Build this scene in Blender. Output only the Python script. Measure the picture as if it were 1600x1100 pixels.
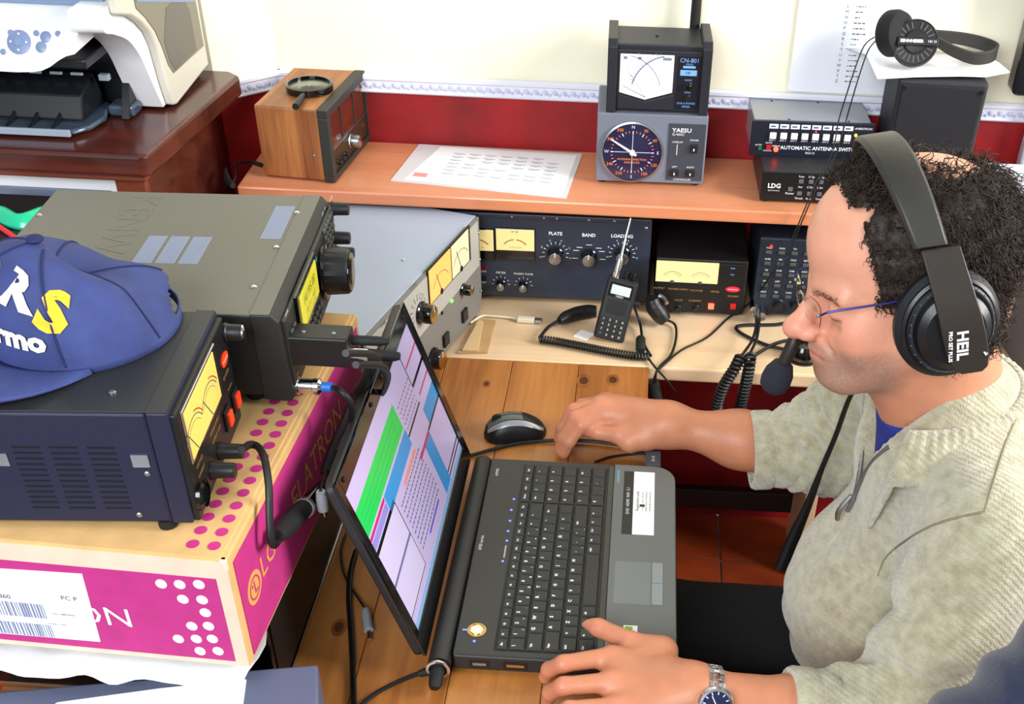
import bpy, bmesh, math, random
import numpy as np
from mathutils import Vector, Matrix
PI = math.pi
scene = bpy.context.scene
COL = scene.collection
for o in list(bpy.data.objects): bpy.data.objects.remove(o)
# ------------------------------------------------------------------ camera
CAM = Vector((0, 0, 1.0194))
FPX, CXP, CYP = 1788.2, 936.1, 761.5
pt_, yw_, rl_ = math.radians(38.326), math.radians(-1.378), math.radians(2.168)
fw = Vector((math.sin(yw_)*math.cos(pt_), math.cos(yw_)*math.cos(pt_), -math.sin(pt_)))
rt0 = Vector((math.cos(yw_), -math.sin(yw_), 0)); up0 = rt0.cross(fw)
rt = math.cos(rl_)*rt0 + math.sin(rl_)*up0; up = -math.sin(rl_)*rt0 + math.cos(rl_)*up0
cd = bpy.data.cameras.new('camera'); cam = bpy.data.objects.new('camera', cd); COL.objects.link(cam)
cam.matrix_world = Matrix(((rt.x, up.x, -fw.x, CAM.x), (rt.y, up.y, -fw.y, CAM.y), (rt.z, up.z, -fw.z, CAM.z), (0, 0, 0, 1)))
cd.sensor_fit = 'HORIZONTAL'; cd.sensor_width = 36; cd.lens = FPX*36/1600
cd.shift_x = -(CXP-800)/1600; cd.shift_y = (CYP-550)/1600; cd.clip_start = .02; cd.clip_end = 50
scene.camera = cam
# ------------------------------------------------------------------ light
w = bpy.data.worlds.new('world'); scene.world = w; w.use_nodes = True
bg = w.node_tree.nodes['Background']; bg.inputs[0].default_value = (.86, .93, 1, 1); bg.inputs[1].default_value = .42
def area(name, loc, aim, sx, sy, power, col):
    l = bpy.data.lights.new(name, 'AREA'); l.shape = 'RECTANGLE'; l.size = sx; l.size_y = sy; l.energy = power; l.color = col
    o = bpy.data.objects.new(name, l); COL.objects.link(o); o.location = loc
    o.rotation_euler = (Vector(aim)-Vector(loc)).to_track_quat('-Z', 'Y').to_euler(); return o
area('window_light_behind', (-.9, -1.3, 1.75), (-.05, 1.4, .1), 1.6, 1.4, 84, (.93, .97, 1))
area('window_light_side', (2.3, .9, 1.35), (.35, 2.0, .65), 1.0, 1.2, 92, (1, .985, .95))
vs = scene.view_settings
vs.view_transform = 'Standard'; vs.look = 'None'; vs.gamma = 1; vs.use_curve_mapping = False; vs.exposure = .24
# ------------------------------------------------------------------ helpers
def at(u, v, x=None, y=None, z=None):
    """point of the place seen at photo pixel (u,v) on the plane x=, y= or z="""
    d = fw + rt*((u-CXP)/FPX) - up*((v-CYP)/FPX)
    if z is not None: t = (z-CAM.z)/d.z
    elif y is not None: t = y/d.y
    else: t = x/d.x
    return CAM + d*t
def lin(c):
    c = c/255
    return c/12.92 if c <= .04045 else ((c+.055)/1.055)**2.4
def rgb(t): return (lin(t[0]), lin(t[1]), lin(t[2]), 1)
MATS = {}
def mat(name, col=(128, 128, 128), rough=.5, metal=0, spec=.5, var=None, bump=None, emit=0, trans=0, alpha=1, col2=None, stretch=None, coat=0, attr=None, sheen=0, ior=1.45, sss=0, detail=3):
    """procedural principled material: var=(noise scale, strength), bump=(scale, strength), col2 second noise colour, stretch object-space scale"""
    if name in MATS: return MATS[name]
    m = bpy.data.materials.new(name); m.use_nodes = True; nt = m.node_tree; N = nt.nodes; L = nt.links
    b = N['Principled BSDF']; b.inputs['Roughness'].default_value = rough; b.inputs['Metallic'].default_value = metal
    b.inputs['Specular IOR Level'].default_value = spec; b.inputs['Base Color'].default_value = rgb(col); b.inputs['IOR'].default_value = ior
    b.inputs['Coat Weight'].default_value = coat; b.inputs['Coat Roughness'].default_value = .1
    b.inputs['Transmission Weight'].default_value = trans; b.inputs['Alpha'].default_value = alpha
    if sheen: b.inputs['Sheen Weight'].default_value = sheen; b.inputs['Sheen Roughness'].default_value = .6
    if sss: b.inputs['Subsurface Weight'].default_value = sss; b.inputs['Subsurface Radius'].default_value = (.012, .005, .003); b.inputs['Subsurface Scale'].default_value = .6
    if emit: b.inputs['Emission Color'].default_value = rgb(col); b.inputs['Emission Strength'].default_value = emit
    tc = mp = None
    if var or bump or col2:
        tc = N.new('ShaderNodeTexCoord'); mp = N.new('ShaderNodeMapping'); L.new(tc.outputs['Object'], mp.inputs[0])
        if stretch: mp.inputs['Scale'].default_value = stretch
    src = None
    if attr:
        a = N.new('ShaderNodeVertexColor'); a.layer_name = attr; src = a.outputs['Color']
    if var:
        n = N.new('ShaderNodeTexNoise'); n.inputs['Scale'].default_value = var[0]; n.inputs['Detail'].default_value = detail
        L.new(mp.outputs[0], n.inputs['Vector'])
        r = N.new('ShaderNodeMapRange'); r.inputs[1].default_value = .3; r.inputs[2].default_value = .7
        L.new(n.outputs['Fac'], r.inputs[0])
        mx = N.new('ShaderNodeMix'); mx.data_type = 'RGBA'
        s = var[1]
        if src is None:
            mx.inputs[6].default_value = rgb(col)
            c2 = col2 if col2 else [max(0, min(255, c*(1-s))) for c in col]
            mx.inputs[7].default_value = rgb(c2); L.new(r.outputs[0], mx.inputs[0])
        else:
            mx.blend_type = 'MULTIPLY'; L.new(src, mx.inputs[6]); mx.inputs[7].default_value = (1-s, 1-s, 1-s, 1); L.new(r.outputs[0], mx.inputs[0])
        src = mx.outputs[2]
    if src is not None:
        L.new(src, b.inputs['Base Color'])
        if emit: L.new(src, b.inputs['Emission Color'])
    if bump:
        n2 = N.new('ShaderNodeTexNoise'); n2.inputs['Scale'].default_value = bump[0]; n2.inputs['Detail'].default_value = 4
        L.new(mp.outputs[0], n2.inputs['Vector'])
        bp = N.new('ShaderNodeBump'); bp.inputs['Strength'].default_value = bump[1]; bp.inputs['Distance'].default_value = .002
        L.new(n2.outputs['Fac'], bp.inputs['Height']); L.new(bp.outputs[0], b.inputs['Normal'])
    MATS[name] = m; return m
def woodmat(name, c1, c2, scale=30, axis=0, rough=.4, ring=2.2, coat=0, knots=False):
    """plank wood: noise stretched along one axis plus soft growth bands"""
    if name in MATS: return MATS[name]
    m = bpy.data.materials.new(name); m.use_nodes = True; nt = m.node_tree; N = nt.nodes; L = nt.links
    b = N['Principled BSDF']; b.inputs['Roughness'].default_value = rough; b.inputs['Coat Weight'].default_value = coat; b.inputs['Coat Roughness'].default_value = .15
    tc = N.new('ShaderNodeTexCoord'); mp = N.new('ShaderNodeMapping'); L.new(tc.outputs['Object'], mp.inputs[0])
    s = [1, 1, 1]; s[axis] = .06; mp.inputs['Scale'].default_value = s
    n = N.new('ShaderNodeTexNoise'); n.inputs['Scale'].default_value = scale; n.inputs['Detail'].default_value = 5; n.inputs['Distortion'].default_value = .6
    L.new(mp.outputs[0], n.inputs['Vector'])
    n2 = N.new('ShaderNodeTexNoise'); n2.inputs['Scale'].default_value = scale*9; n2.inputs['Detail'].default_value = 3; L.new(mp.outputs[0], n2.inputs['Vector'])
    ad = N.new('ShaderNodeMath'); ad.operation = 'MULTIPLY_ADD'; ad.inputs[1].default_value = .35; L.new(n2.outputs['Fac'], ad.inputs[0]); L.new(n.outputs['Fac'], ad.inputs[2])
    cr = N.new('ShaderNodeValToRGB'); cr.color_ramp.elements[0].position = .48; cr.color_ramp.elements[0].color = rgb(c2)
    cr.color_ramp.elements[1].position = .82; cr.color_ramp.elements[1].color = rgb(c1)
    L.new(ad.outputs[0], cr.inputs[0]); L.new(cr.outputs[0], b.inputs['Base Color'])
    bp = N.new('ShaderNodeBump'); bp.inputs['Strength'].default_value = .08; bp.inputs['Distance'].default_value = .001
    L.new(n2.outputs['Fac'], bp.inputs['Height']); L.new(bp.outputs[0], b.inputs['Normal'])
    MATS[name] = m; return m
class MB:
    """collects shapes, build() links them as one mesh object"""
    def __init__(s): s.v = []; s.f = []; s.mi = []; s.cur = 0
    def add(s, vs, fs):
        n = len(s.v); s.v += [tuple(p) for p in vs]; s.f += [tuple(i+n for i in f) for f in fs]; s.mi += [s.cur]*len(fs); return s
    def box(s, x0, x1, y0, y1, z0, z1, M=None):
        p = [(x, y, z) for z in (z0, z1) for x, y in ((x0, y0), (x1, y0), (x1, y1), (x0, y1))]
        if M: p = [M @ Vector(q) for q in p]
        return s.add(p, [(0, 3, 2, 1), (4, 5, 6, 7), (0, 1, 5, 4), (1, 2, 6, 5), (2, 3, 7, 6), (3, 0, 4, 7)])
    def prism(s, poly, d0, d1, plane='xy', M=None):
        """polygon extruded; plane xy->along z, xz->along y, yz->along x"""
        def mk(a, b, d): return {'xy': (a, b, d), 'xz': (a, d, b), 'yz': (d, a, b)}[plane]
        n = len(poly); p = [mk(a, b, d0) for a, b in poly]+[mk(a, b, d1) for a, b in poly]
        if M: p = [M @ Vector(q) for q in p]
        fs = [tuple(range(n))[::-1], tuple(range(n, 2*n))]+[(i, (i+1) % n, (i+1) % n+n, i+n) for i in range(n)]
        return s.add(p, fs)
    def lathe(s, prof, M=None, seg=24, caps=True):
        """profile [(r,h)] turned round local z"""
        p = []; fs = []
        for r, h in prof:
            for k in range(seg):
                a = 2*PI*k/seg; p.append((r*math.cos(a), r*math.sin(a), h))
        for i in range(len(prof)-1):
            for k in range(seg):
                k2 = (k+1) % seg; fs.append((i*seg+k, i*seg+k2, (i+1)*seg+k2, (i+1)*seg+k))
        if caps: fs.append(tuple(range(seg))[::-1]); fs.append(tuple((len(prof)-1)*seg+k for k in range(seg)))
        if M: p = [M @ Vector(q) for q in p]
        return s.add(p, fs)
    def cyl(s, p0, p1, r, r1=None, seg=16):
        p0 = Vector(p0); p1 = Vector(p1); d = p1-p0
        M = Matrix.Translation(p0) @ d.to_track_quat('Z', 'Y').to_matrix().to_4x4()
        return s.lathe([(r, 0), (r if r1 is None else r1, d.length)], M, seg)
    def tube(s, pts, r, seg=8, smooth=0, closed=False, flat=1):
        pts = [Vector(p) for p in pts]
        if smooth: pts = spline(pts, smooth, closed)
        n = len(pts); rr = r if hasattr(r, '__len__') else [r]*n
        if len(rr) != n: rr = [float(np.interp(i/(n-1)*(len(rr)-1), range(len(rr)), rr)) for i in range(n)]
        T = [((pts[(i+1) % n] if closed or i < n-1 else pts[i])-(pts[i-1] if closed or i > 0 else pts[i])).normalized() for i in range(n)]
        u = T[0].orthogonal().normalized(); V = []; Fs = []
        for i in range(n):
            u = (u - T[i]*u.dot(T[i])); u = u.normalized() if u.length > 1e-6 else T[i].orthogonal().normalized()
            v = T[i].cross(u)
            for k in range(seg):
                a = 2*PI*k/seg; V.append(pts[i]+(u*math.cos(a)+v*math.sin(a)*flat)*rr[i])
        for i in range(n if closed else n-1):
            j = (i+1) % n
            for k in range(seg): Fs.append((i*seg+k, i*seg+(k+1) % seg, j*seg+(k+1) % seg, j*seg+k))
        if not closed: Fs.append(tuple(range(seg))[::-1]); Fs.append(tuple((n-1)*seg+k for k in range(seg)))
        return s.add(V, Fs)
    def ball(s, c, r, seg=16, rings=10, M=None):
        rr = r if hasattr(r, '__len__') else (r, r, r); p = []; fs = []
        for i in range(rings+1):
            th = PI*i/rings
            for k in range(seg):
                a = 2*PI*k/seg; q = Vector((rr[0]*math.sin(th)*math.cos(a), rr[1]*math.sin(th)*math.sin(a), rr[2]*math.cos(th)))
                if M: q = M @ q
                p.append(Vector(c)+q)
        for i in range(rings):
            for k in range(seg): fs.append((i*seg+k, (i+1)*seg+k, (i+1)*seg+(k+1) % seg, i*seg+(k+1) % seg))
        return s.add(p, fs)
    def build(s, name, m, parent=None, bevel=0, smooth=False, bseg=2, sub=0, angle=35):
        me = bpy.data.meshes.new(name); me.from_pydata(s.v, [], s.f)
        ms = m if isinstance(m, (list, tuple)) else [m]
        for x in ms: me.materials.append(x if not isinstance(x, str) else MATS[x])
        if len(ms) > 1: me.polygons.foreach_set('material_index', s.mi)
        bm = bmesh.new(); bm.from_mesh(me); bmesh.ops.remove_doubles(bm, verts=bm.verts, dist=1e-7) if smooth else None
        bmesh.ops.recalc_face_normals(bm, faces=bm.faces); bm.to_mesh(me); bm.free()
        if smooth:
            me.polygons.foreach_set('use_smooth', [True]*len(me.polygons)); me.set_sharp_from_angle(angle=math.radians(angle))
        me.update()
        o = bpy.data.objects.new(name, me); COL.objects.link(o)
        if parent: o.parent = parent
        if bevel:
            b = o.modifiers.new('bevel', 'BEVEL'); b.width = bevel; b.segments = bseg; b.limit_method = 'ANGLE'; b.angle_limit = math.radians(40); b.harden_normals = False
        if sub:
            b = o.modifiers.new('sub', 'SUBSURF'); b.levels = sub; b.render_levels = sub
        return o
def spline(pts, k, closed=False):
    """Catmull-Rom through the points, k steps a span"""
    pts = [Vector(p) for p in pts]; n = len(pts); out = []
    for i in range(n if closed else n-1):
        if closed: a, b, c, d = pts[i-1], pts[i], pts[(i+1) % n], pts[(i+2) % n]
        else: a, b, c, d = pts[max(i-1, 0)], pts[i], pts[i+1], pts[min(i+2, n-1)]
        for j in range(k):
            t = j/k; out.append(.5*((2*b)+(c-a)*t+(2*a-5*b+4*c-d)*t*t+(3*b-a-3*c+d)*t**3))
    if not closed: out.append(pts[-1])
    return out
def box(name, m, parent, x0, x1, y0, y1, z0, z1, bevel=.001, **k): return MB().box(x0, x1, y0, y1, z0, z1).build(name, m, parent, bevel, **k)
def tag(o, label=None, cat=None, group=None, kind=None):
    if label: o['label'] = label
    if cat: o['category'] = cat
    if group: o['group'] = group
    if kind: o['kind'] = kind
    return o
def thing(name, label, cat, loc=(0, 0, 0), rz=0, group=None, rot=None):
    o = bpy.data.objects.new(name, None); COL.objects.link(o); o.location = loc; o.empty_display_size = .02
    o.rotation_euler = rot if rot else (0, 0, rz)
    return tag(o, label, cat, group)
def inst(src, parent, loc=(0, 0, 0), rot=(0, 0, 0)):
    o = src.copy(); COL.objects.link(o); o.parent = parent; o.location = loc; o.rotation_euler = rot; return o
FONTC = {}
def textmesh(txt, size, bold=0, ext=0, align='CENTER', sx=1, shear=0):
    c = bpy.data.curves.new('t', 'FONT'); c.body = txt; c.size = size; c.align_x = align; c.align_y = 'CENTER'; c.extrude = ext; c.offset = bold; c.resolution_u = 2; c.shear = shear
    o = bpy.data.objects.new('t', c); me = bpy.data.meshes.new_from_object(o)
    V = [tuple(v.co) for v in me.vertices]; Fs = [tuple(p.vertices) for p in me.polygons]
    bpy.data.objects.remove(o); bpy.data.curves.remove(c); bpy.data.meshes.remove(me)
    return [(x*sx, y, z) for x, y, z in V], Fs
def FR(o, ex, ey):
    """frame with origin o, x axis ex, y axis ey"""
    ex = Vector(ex).normalized(); ey = Vector(ey); ez = ex.cross(ey).normalized(); ey = ez.cross(ex)
    return Matrix(((ex.x, ey.x, ez.x, o[0]), (ex.y, ey.y, ez.y, o[1]), (ex.z, ey.z, ez.z, o[2]), (0, 0, 0, 1)))
def front(x, y, z): return FR((x, y, z), (1, 0, 0), (0, 0, 1))   # on a device's front panel (facing local -y)
def mtext(mb, txt, size, M, bold=.0, align='CENTER', sx=1, lift=.0003, shear=0):
    V, Fs = textmesh(txt, size, bold*size, 0, align, sx, shear)
    return mb.add([M @ Vector((x, y, lift)) for x, y, z in V], Fs)
def text(parent, m, items, name='lettering'):
    """items: (text,size,frame[,opts]) joined as one print part"""
    mb = MB()
    for it in items: mtext(mb, it[0], it[1], it[2], **(it[3] if len(it) > 3 else {}))
    return mb.build(name, m, parent)
def knob(parent, m, mcap, x, y, z, r, h, name='knob', cap=.75, mark=True, seg=28):
    """control knob on a front panel (sticks out along -y)"""
    M = FR((x, y, z), (1, 0, 0), (0, 0, 1))
    b = MB(); n = seg; pr = [(r*1.12, 0), (r*1.12, h*.12), (r, h*.2), (r*.94, h*.92), (r*.86, h)]
    V = []; 
    for rr, hh in pr:
        for k in range(n):
            q = rr*(1-.035*(k % 2)) if .15*h < hh < .95*h else rr
            a = 2*PI*k/n; V.append(M @ Vector((q*math.cos(a), q*math.sin(a), hh)))
    Fs = [(i*n+k, i*n+(k+1) % n, (i+1)*n+(k+1) % n, (i+1)*n+k) for i in range(len(pr)-1) for k in range(n)]
    Fs.append(tuple((len(pr)-1)*n+k for k in range(n))); b.add(V, Fs)
    k = b.build(name, m, parent, smooth=True)
    if mcap: MB().lathe([(r*cap, h), (r*cap, h+.0012), (r*cap*.9, h+.0016)], M, 24).build('knob_cap', mcap, k, smooth=True)
    if mark: MB().box(-.0007, .0007, r*.3, r*.95, h+.0003, h+.0017, M).build('pointer', MATS['white'], k)
    return k
def rrect(w, h, r, n=4, cx=0, cy=0):
    p = []
    for sx, sy, a0 in ((1, 1, 0), (-1, 1, 90), (-1, -1, 180), (1, -1, 270)):
        for i in range(n+1):
            a = math.radians(a0+90*i/n); p.append((cx+sx*(w/2-r)+r*math.cos(a), cy+sy*(h/2-r)+r*math.sin(a)))
    return p
def screw(parent, m, loc, nrm=(0, 0, 1), r=.003):
    n = Vector(nrm); M = FR(loc, n.orthogonal(), n.cross(n.orthogonal()))
    return MB().lathe([(r, 0), (r, r*.3), (r*.6, r*.6)], M, 12).build('screw', m, parent, smooth=True)
# basic palette
mat('white', (238, 238, 236), .5); mat('print_white', (235, 238, 240), .6); mat('black', (14, 14, 15), .45); mat('black_gloss', (6, 6, 8), .12, coat=.4)
mat('black_plastic', (24, 24, 26), .42, bump=(400, .08)); mat('rubber', (20, 20, 21), .7); mat('chrome', (215, 215, 218), .18, 1); mat('steel', (170, 170, 172), .35, 1)
mat('cable', (16, 16, 17), .5); mat('red', (190, 20, 24), .4); mat('led_red', (255, 40, 30), .3, emit=3); mat('led_green', (90, 255, 60), .3, emit=3); mat('led_blue', (70, 90, 255), .3, emit=4)
mat('paper', (243, 243, 240), .8, var=(9, .03)); mat('glass', (255, 255, 255), .03, trans=1, ior=1.45); mat('gold', (196, 160, 96), .3, 1)
mat('ink', (70, 74, 86), .8); mat('ink_blue', (60, 70, 150), .8); mat('orange', (255, 140, 40), .5)
# ------------------------------------------------------------------ room shell
FLOOR = -.62; WALL = 2.0; SH = .213
mat('wall_cream', (252, 246, 220), .85, var=(3, .03), bump=(60, .1))
mat('wall_red', (164, 16, 22), .62, var=(7, .45), bump=(30, .15), col2=(104, 6, 12), detail=6)
mat('trim_white', (226, 226, 238), .5, bump=(80, .1)); mat('trim_blue', (196, 200, 226), .55)
mat('tile', (170, 72, 34), .35, var=(9, .25), bump=(40, .06)); mat('grout', (150, 130, 116), .9, var=(60, .2))
C0 = Vector((-.638, WALL, 0)); C1 = Vector((-.724, 1.918, 0))        # corner line of the splayed wall
def struct(name, mb, m, **k): return tag(mb.build(name, m, **k), kind='structure')
struct('wall_back', MB().box(C0.x, 1.9, WALL, WALL+.08, .32, 2.3), 'wall_cream')
dado = struct('wall_back_dado', MB().box(C0.x, 1.9, WALL-.003, WALL+.08, FLOOR, .32), 'wall_red')
d = (C1-C0).normalized(); nrm = Vector((d.y, -d.x, 0)); nrm = nrm if nrm.y > 0 else -nrm    # outward from the room
def slab(p, q, t, z0, z1, off=0):
    a = p-nrm*off; b = q-nrm*off; c = b+nrm*t; e = a+nrm*t
    return MB().add([(v.x, v.y, z) for z in (z0, z1) for v in (a, b, c, e)], [(0, 3, 2, 1), (4, 5, 6, 7), (0, 1, 5, 4), (1, 2, 6, 5), (2, 3, 7, 6), (3, 0, 4, 7)])
struct('wall_left', slab(C0, C1, .08, .32, 2.3), 'wall_cream')
struct('wall_left_dado', slab(C0, C1, .08, FLOOR, .32, .003), 'wall_red')
struct('wall_side', MB().box(-2.2, C1.x, C1.y, C1.y+.06, .32, 2.3), 'wall_cream'); struct('wall_side_dado', MB().box(-2.2, C1.x, C1.y-.003, C1.y+.06, FLOOR, .32), 'wall_red')
def molding(name, p, q, n):
    """dado rail: stepped profile with a row of raised leaves"""
    L_ = (q-p).length; ex = (q-p).normalized(); M = Matrix(((ex.x, -n.x, 0, p.x), (ex.y, -n.y, 0, p.y), (0, 0, 1, 0), (0, 0, 0, 1)))
    prof = [(0, .303), (.006, .303), (.009, .306), (.006, .309), (.006, .324), (.010, .327), (.010, .332), (.005, .335), (0, .335)]
    mb = MB(); V = []; k = len(prof)
    for x in (0, L_): V += [M @ Vector((x, a, b)) for a, b in prof]
    mb.add(V, [(i, (i+1) % k, (i+1) % k+k, i+k) for i in range(k)]+[tuple(range(k)), tuple(range(k, 2*k))])
    o = struct(name, mb, 'trim_white'); lf = MB(); x = .008
    while x < L_-.01:
        R_ = Matrix.Rotation(.55, 4, 'Y')
        lf.ball(M @ Vector((x, .0065, .3165)), (.0062, .0022, .0042), 8, 5, M.to_3x3().to_4x4() @ R_)
        lf.ball(M @ Vector((x+.008, .0065, .313)), (.003, .002, .003), 6, 4, M.to_3x3().to_4x4()); x += .0165
    l = lf.build('leaf_relief', 'trim_blue', o, smooth=True); l['kind'] = 'stuff'
molding('trim_1', C0+Vector((0, -.003, 0)), Vector((1.9, WALL-.003, 0)), Vector((0, 1, 0)))
molding('trim_2', C1-nrm*.003, C0-nrm*.003, nrm)
fl = struct('floor', MB().box(-2.2, 1.9, -.6, WALL, FLOOR-.06, FLOOR-.004), 'grout')
tm = MB().box(0, .296, 0, .296, 0, .006).build('floor_tile', 'tile', fl, .0015)
gx, gy = .2235-.002, WALL-.155
first = True
for i in range(-5, 5):
    for j in range(-7, 1):
        x, y = gx+i*.3+.002, gy+j*.3+.002
        if x < -1.4 or y > WALL-.02: continue
        t = tm if first else inst(tm, fl); t.location = (x, y, FLOOR-.006); first = False
        if y+.296 > WALL: t.scale.y = (WALL-y)/.296
# ------------------------------------------------------------------ desks and shelf
pine1, pine2 = (176, 112, 52), (134, 76, 28)
woodmat('pine', pine1, pine2, 16, 1, .38, coat=.15); woodmat('pine_b', (184, 120, 58), (146, 86, 34), 13, 1, .38, coat=.15)
mat('knot', (92, 44, 16), .4, var=(60, .4)); mat('knot_ring', (158, 92, 36), .4, var=(40, .3))
woodmat('beige_wood', (226, 196, 158), (212, 178, 138), 14, 0, .35, coat=.1); woodmat('cherry', (220, 146, 106), (204, 122, 82), 12, 0, .28, coat=.25)
woodmat('dark_wood', (92, 40, 30), (54, 22, 18), 14, 0, .25, coat=.4); woodmat('dark_wood_edge', (120, 58, 40), (80, 34, 24), 14, 0, .25, coat=.4)
pd = thing('pine_desk', 'varnished pine desk with knots carrying the open laptop and mouse', 'desk', (0, 0, 0))
bx = [-.70, -.58, -.44, -.30, -.19, -.08, .036]
for i in range(6): box('plank', 'pine' if i % 2 else 'pine_b', pd, bx[i]+.0003, bx[i+1]-.0003, .35, 1.617, -.028, 0, .0012)
box('apron', 'pine', pd, -.68, .016, .40, 1.60, -.10, -.028)
for x in (-.65, -.01):
    for y in (.42, 1.56): box('leg', 'pine', pd, x-.03, x+.03, y-.03, y+.03, FLOOR, -.1, .003)
for u, v, a in ((530, 980, .007), (912, 595, .009), (958, 594, .008), (760, 600, .005)):
    p = at(u, v, z=0); MB().lathe([(a*1.7, .0), (a*1.7, .00025), (a*1.3, .0003)], Matrix.Translation(p) @ Matrix.Diagonal((.8, 1.3, 1, 1)), 20).build('knot', 'knot_ring', pd)
    MB().lathe([(a, .0002), (a, .0005), (a*.5, .0006)], Matrix.Translation(p) @ Matrix.Diagonal((.8, 1.2, 1, 1)), 20).build('knot', 'knot', pd)
cn = thing('counter_desk', 'pale beige laminate counter running along the red wall', 'desk')
box('counter_top', 'beige_wood', cn, -.62, 1.5, 1.618, WALL-.006, -.026, 0, .004)
for x in (.50, 1.3): box('leg', 'beige_wood', cn, x-.02, x+.02, 1.66, 1.70, FLOOR, -.026, .002)
box('leg', 'beige_wood', cn, .37, .395, 1.80, 1.95, FLOOR, -.026, .002)
box('foot_rail', 'black_plastic', cn, .036, .37, 1.93, 1.95, -.55, -.50, .002)
shf = thing('raised_shelf', 'cherry coloured shelf board raised over the counter along the wall', 'shelf')
box('shelf_board', 'cherry', shf, -.665, 1.5, 1.775, WALL-.006, SH-.022, SH, .003)
for x in (-.655, .62, 1.45): box('shelf_support', 'cherry', shf, x-.009, x+.009, 1.80, WALL-.008, 0, SH-.022, .001)
TZ = .36
cb = thing('dark_cabinet', 'dark mahogany cabinet with thick top under the printer', 'cabinet')
MB().prism([(-1.62, 1.538), (-.708, 1.538), (-.700, 1.546), (-.668, 1.885), (-.69, 1.905), (-1.62, 1.905)], TZ-.034, TZ, 'xy').build('cabinet_top', 'dark_wood', cb, .006, bseg=3)
box('top_molding', 'dark_wood_edge', cb, -1.62, -.712, 1.55, 1.90, TZ-.046, TZ-.034, .003)
box('side_panel', 'dark_wood', cb, -.740, -.720, 1.575, 1.89, FLOOR, TZ-.046); box('stile', 'dark_wood_edge', cb, -.765, -.720, 1.56, 1.576, FLOOR, TZ-.046, .002)
box('back_panel', 'dark_wood', cb, -1.6, -.735, 1.87, 1.89, FLOOR, TZ-.046)
box('lower_shelf', 'dark_wood', cb, -1.6, -.735, 1.56, 1.87, .03, .05)
# ------------------------------------------------------------------ things on the shelf
woodmat('teak_v', (176, 112, 62), (120, 66, 32), 26, 2, .45); woodmat('teak_t', (182, 120, 68), (126, 72, 36), 26, 0, .45)
mat('bezel_dark', (48, 46, 42), .5); mat('brown_glass', (92, 44, 28), .15, coat=.5, var=(20, .3)); mat('brown_panel', (58, 42, 26), .4)
# wooden station monitor
r = thing('wooden_station_monitor', 'teak cased radio with dark bezel at the left end of the shelf', 'radio', (-.497, 1.906, SH+.004), math.radians(84.3))
Wd, Dp, Ht = .206, .122, .119
case = MB().box(-Wd/2, Wd/2, .016, Dp, 0, Ht).build('case', 'teak_v', r, .002)
MB().box(-Wd/2+.001, Wd/2-.001, .017, Dp-.001, Ht-.0005, Ht+.0008).build('case_top', 'teak_t', r, .0003)
bz = MB()
for a in ((-Wd/2-.002, Wd/2+.002, -.002, .016, Ht-.012, Ht+.002), (-Wd/2-.002, Wd/2+.002, -.002, .016, -.002, .008), (-Wd/2-.002, -Wd/2+.012, -.002, .016, .008, Ht-.012), (Wd/2-.012, Wd/2+.002, -.002, .016, .008, Ht-.012)): bz.box(*a)
bz.build('bezel', 'bezel_dark', r, .0015)
box('display_window', 'brown_glass', r, -Wd/2+.012, Wd/2-.012, .004, .014, .048, Ht-.012)
for x in (-.03, .035): box('window_divider', 'bezel_dark', r, x-.002, x+.002, .002, .006, .05, Ht-.012)
box('control_panel', 'brown_panel', r, -Wd/2+.012, Wd/2-.012, .003, .014, .008, .048)
box('panel_strip', 'steel', r, -Wd/2+.012, Wd/2-.012, .0015, .005, .046, .0485, .0004)
knob(r, 'steel', 'chrome', .0, .003, .031, .0115, .018, mark=False)
for x in (-.032, -.052, -.068): knob(r, 'black_plastic', None, x, .003, .02, .0045, .008, mark=False)
MB().lathe([(.006, 0), (.006, .002)], front(.075, .003, .03), 16).build('badge', 'gold', r)
screw(r, 'steel', (-Wd/2, .03, .042), (-1, 0, 0), .0025)
for x in (-.08, .08):
    for y in (.02, .11): box('foot', 'rubber', r, x-.006, x+.006, y-.006, y+.006, -.004, 0)
# magnifying glass on it
g0 = at(483, 131, z=SH+.004+Ht+.012); g0.z = 0
mg = thing('magnifying_glass', 'round black rimmed magnifying glass lying on the teak radio', 'magnifier', (g0.x, g0.y, SH+.1245))
MB().lathe([(.036, 0), (.039, .001), (.039, .011), (.037, .012), (.0345, .012), (.0345, 0), (.036, 0)], None, 40, False).build('rim', 'black_gloss', mg, smooth=True)
MB().lathe([(.0342, .004), (.020, .0028), (.001, .002), (.001, .010), (.020, .009), (.0342, .0075)], None, 40).build('lens', mat('lens_glass', (235, 250, 235), .02, trans=1), mg, smooth=True)
e = at(462, 170, z=SH+.128)-Vector((g0.x, g0.y, 0)); e.z = .0068; d_ = Vector((e.x, e.y, 0)).normalized()
MB().tube([d_*.038+Vector((0, 0, .006)), d_*.046+Vector((0, 0, .006)), e*.8+Vector((0, 0, .0014)), e], [.0035, .005, .0062, .0055], 12).build('handle', 'black_plastic', mg, smooth=True)
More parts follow.
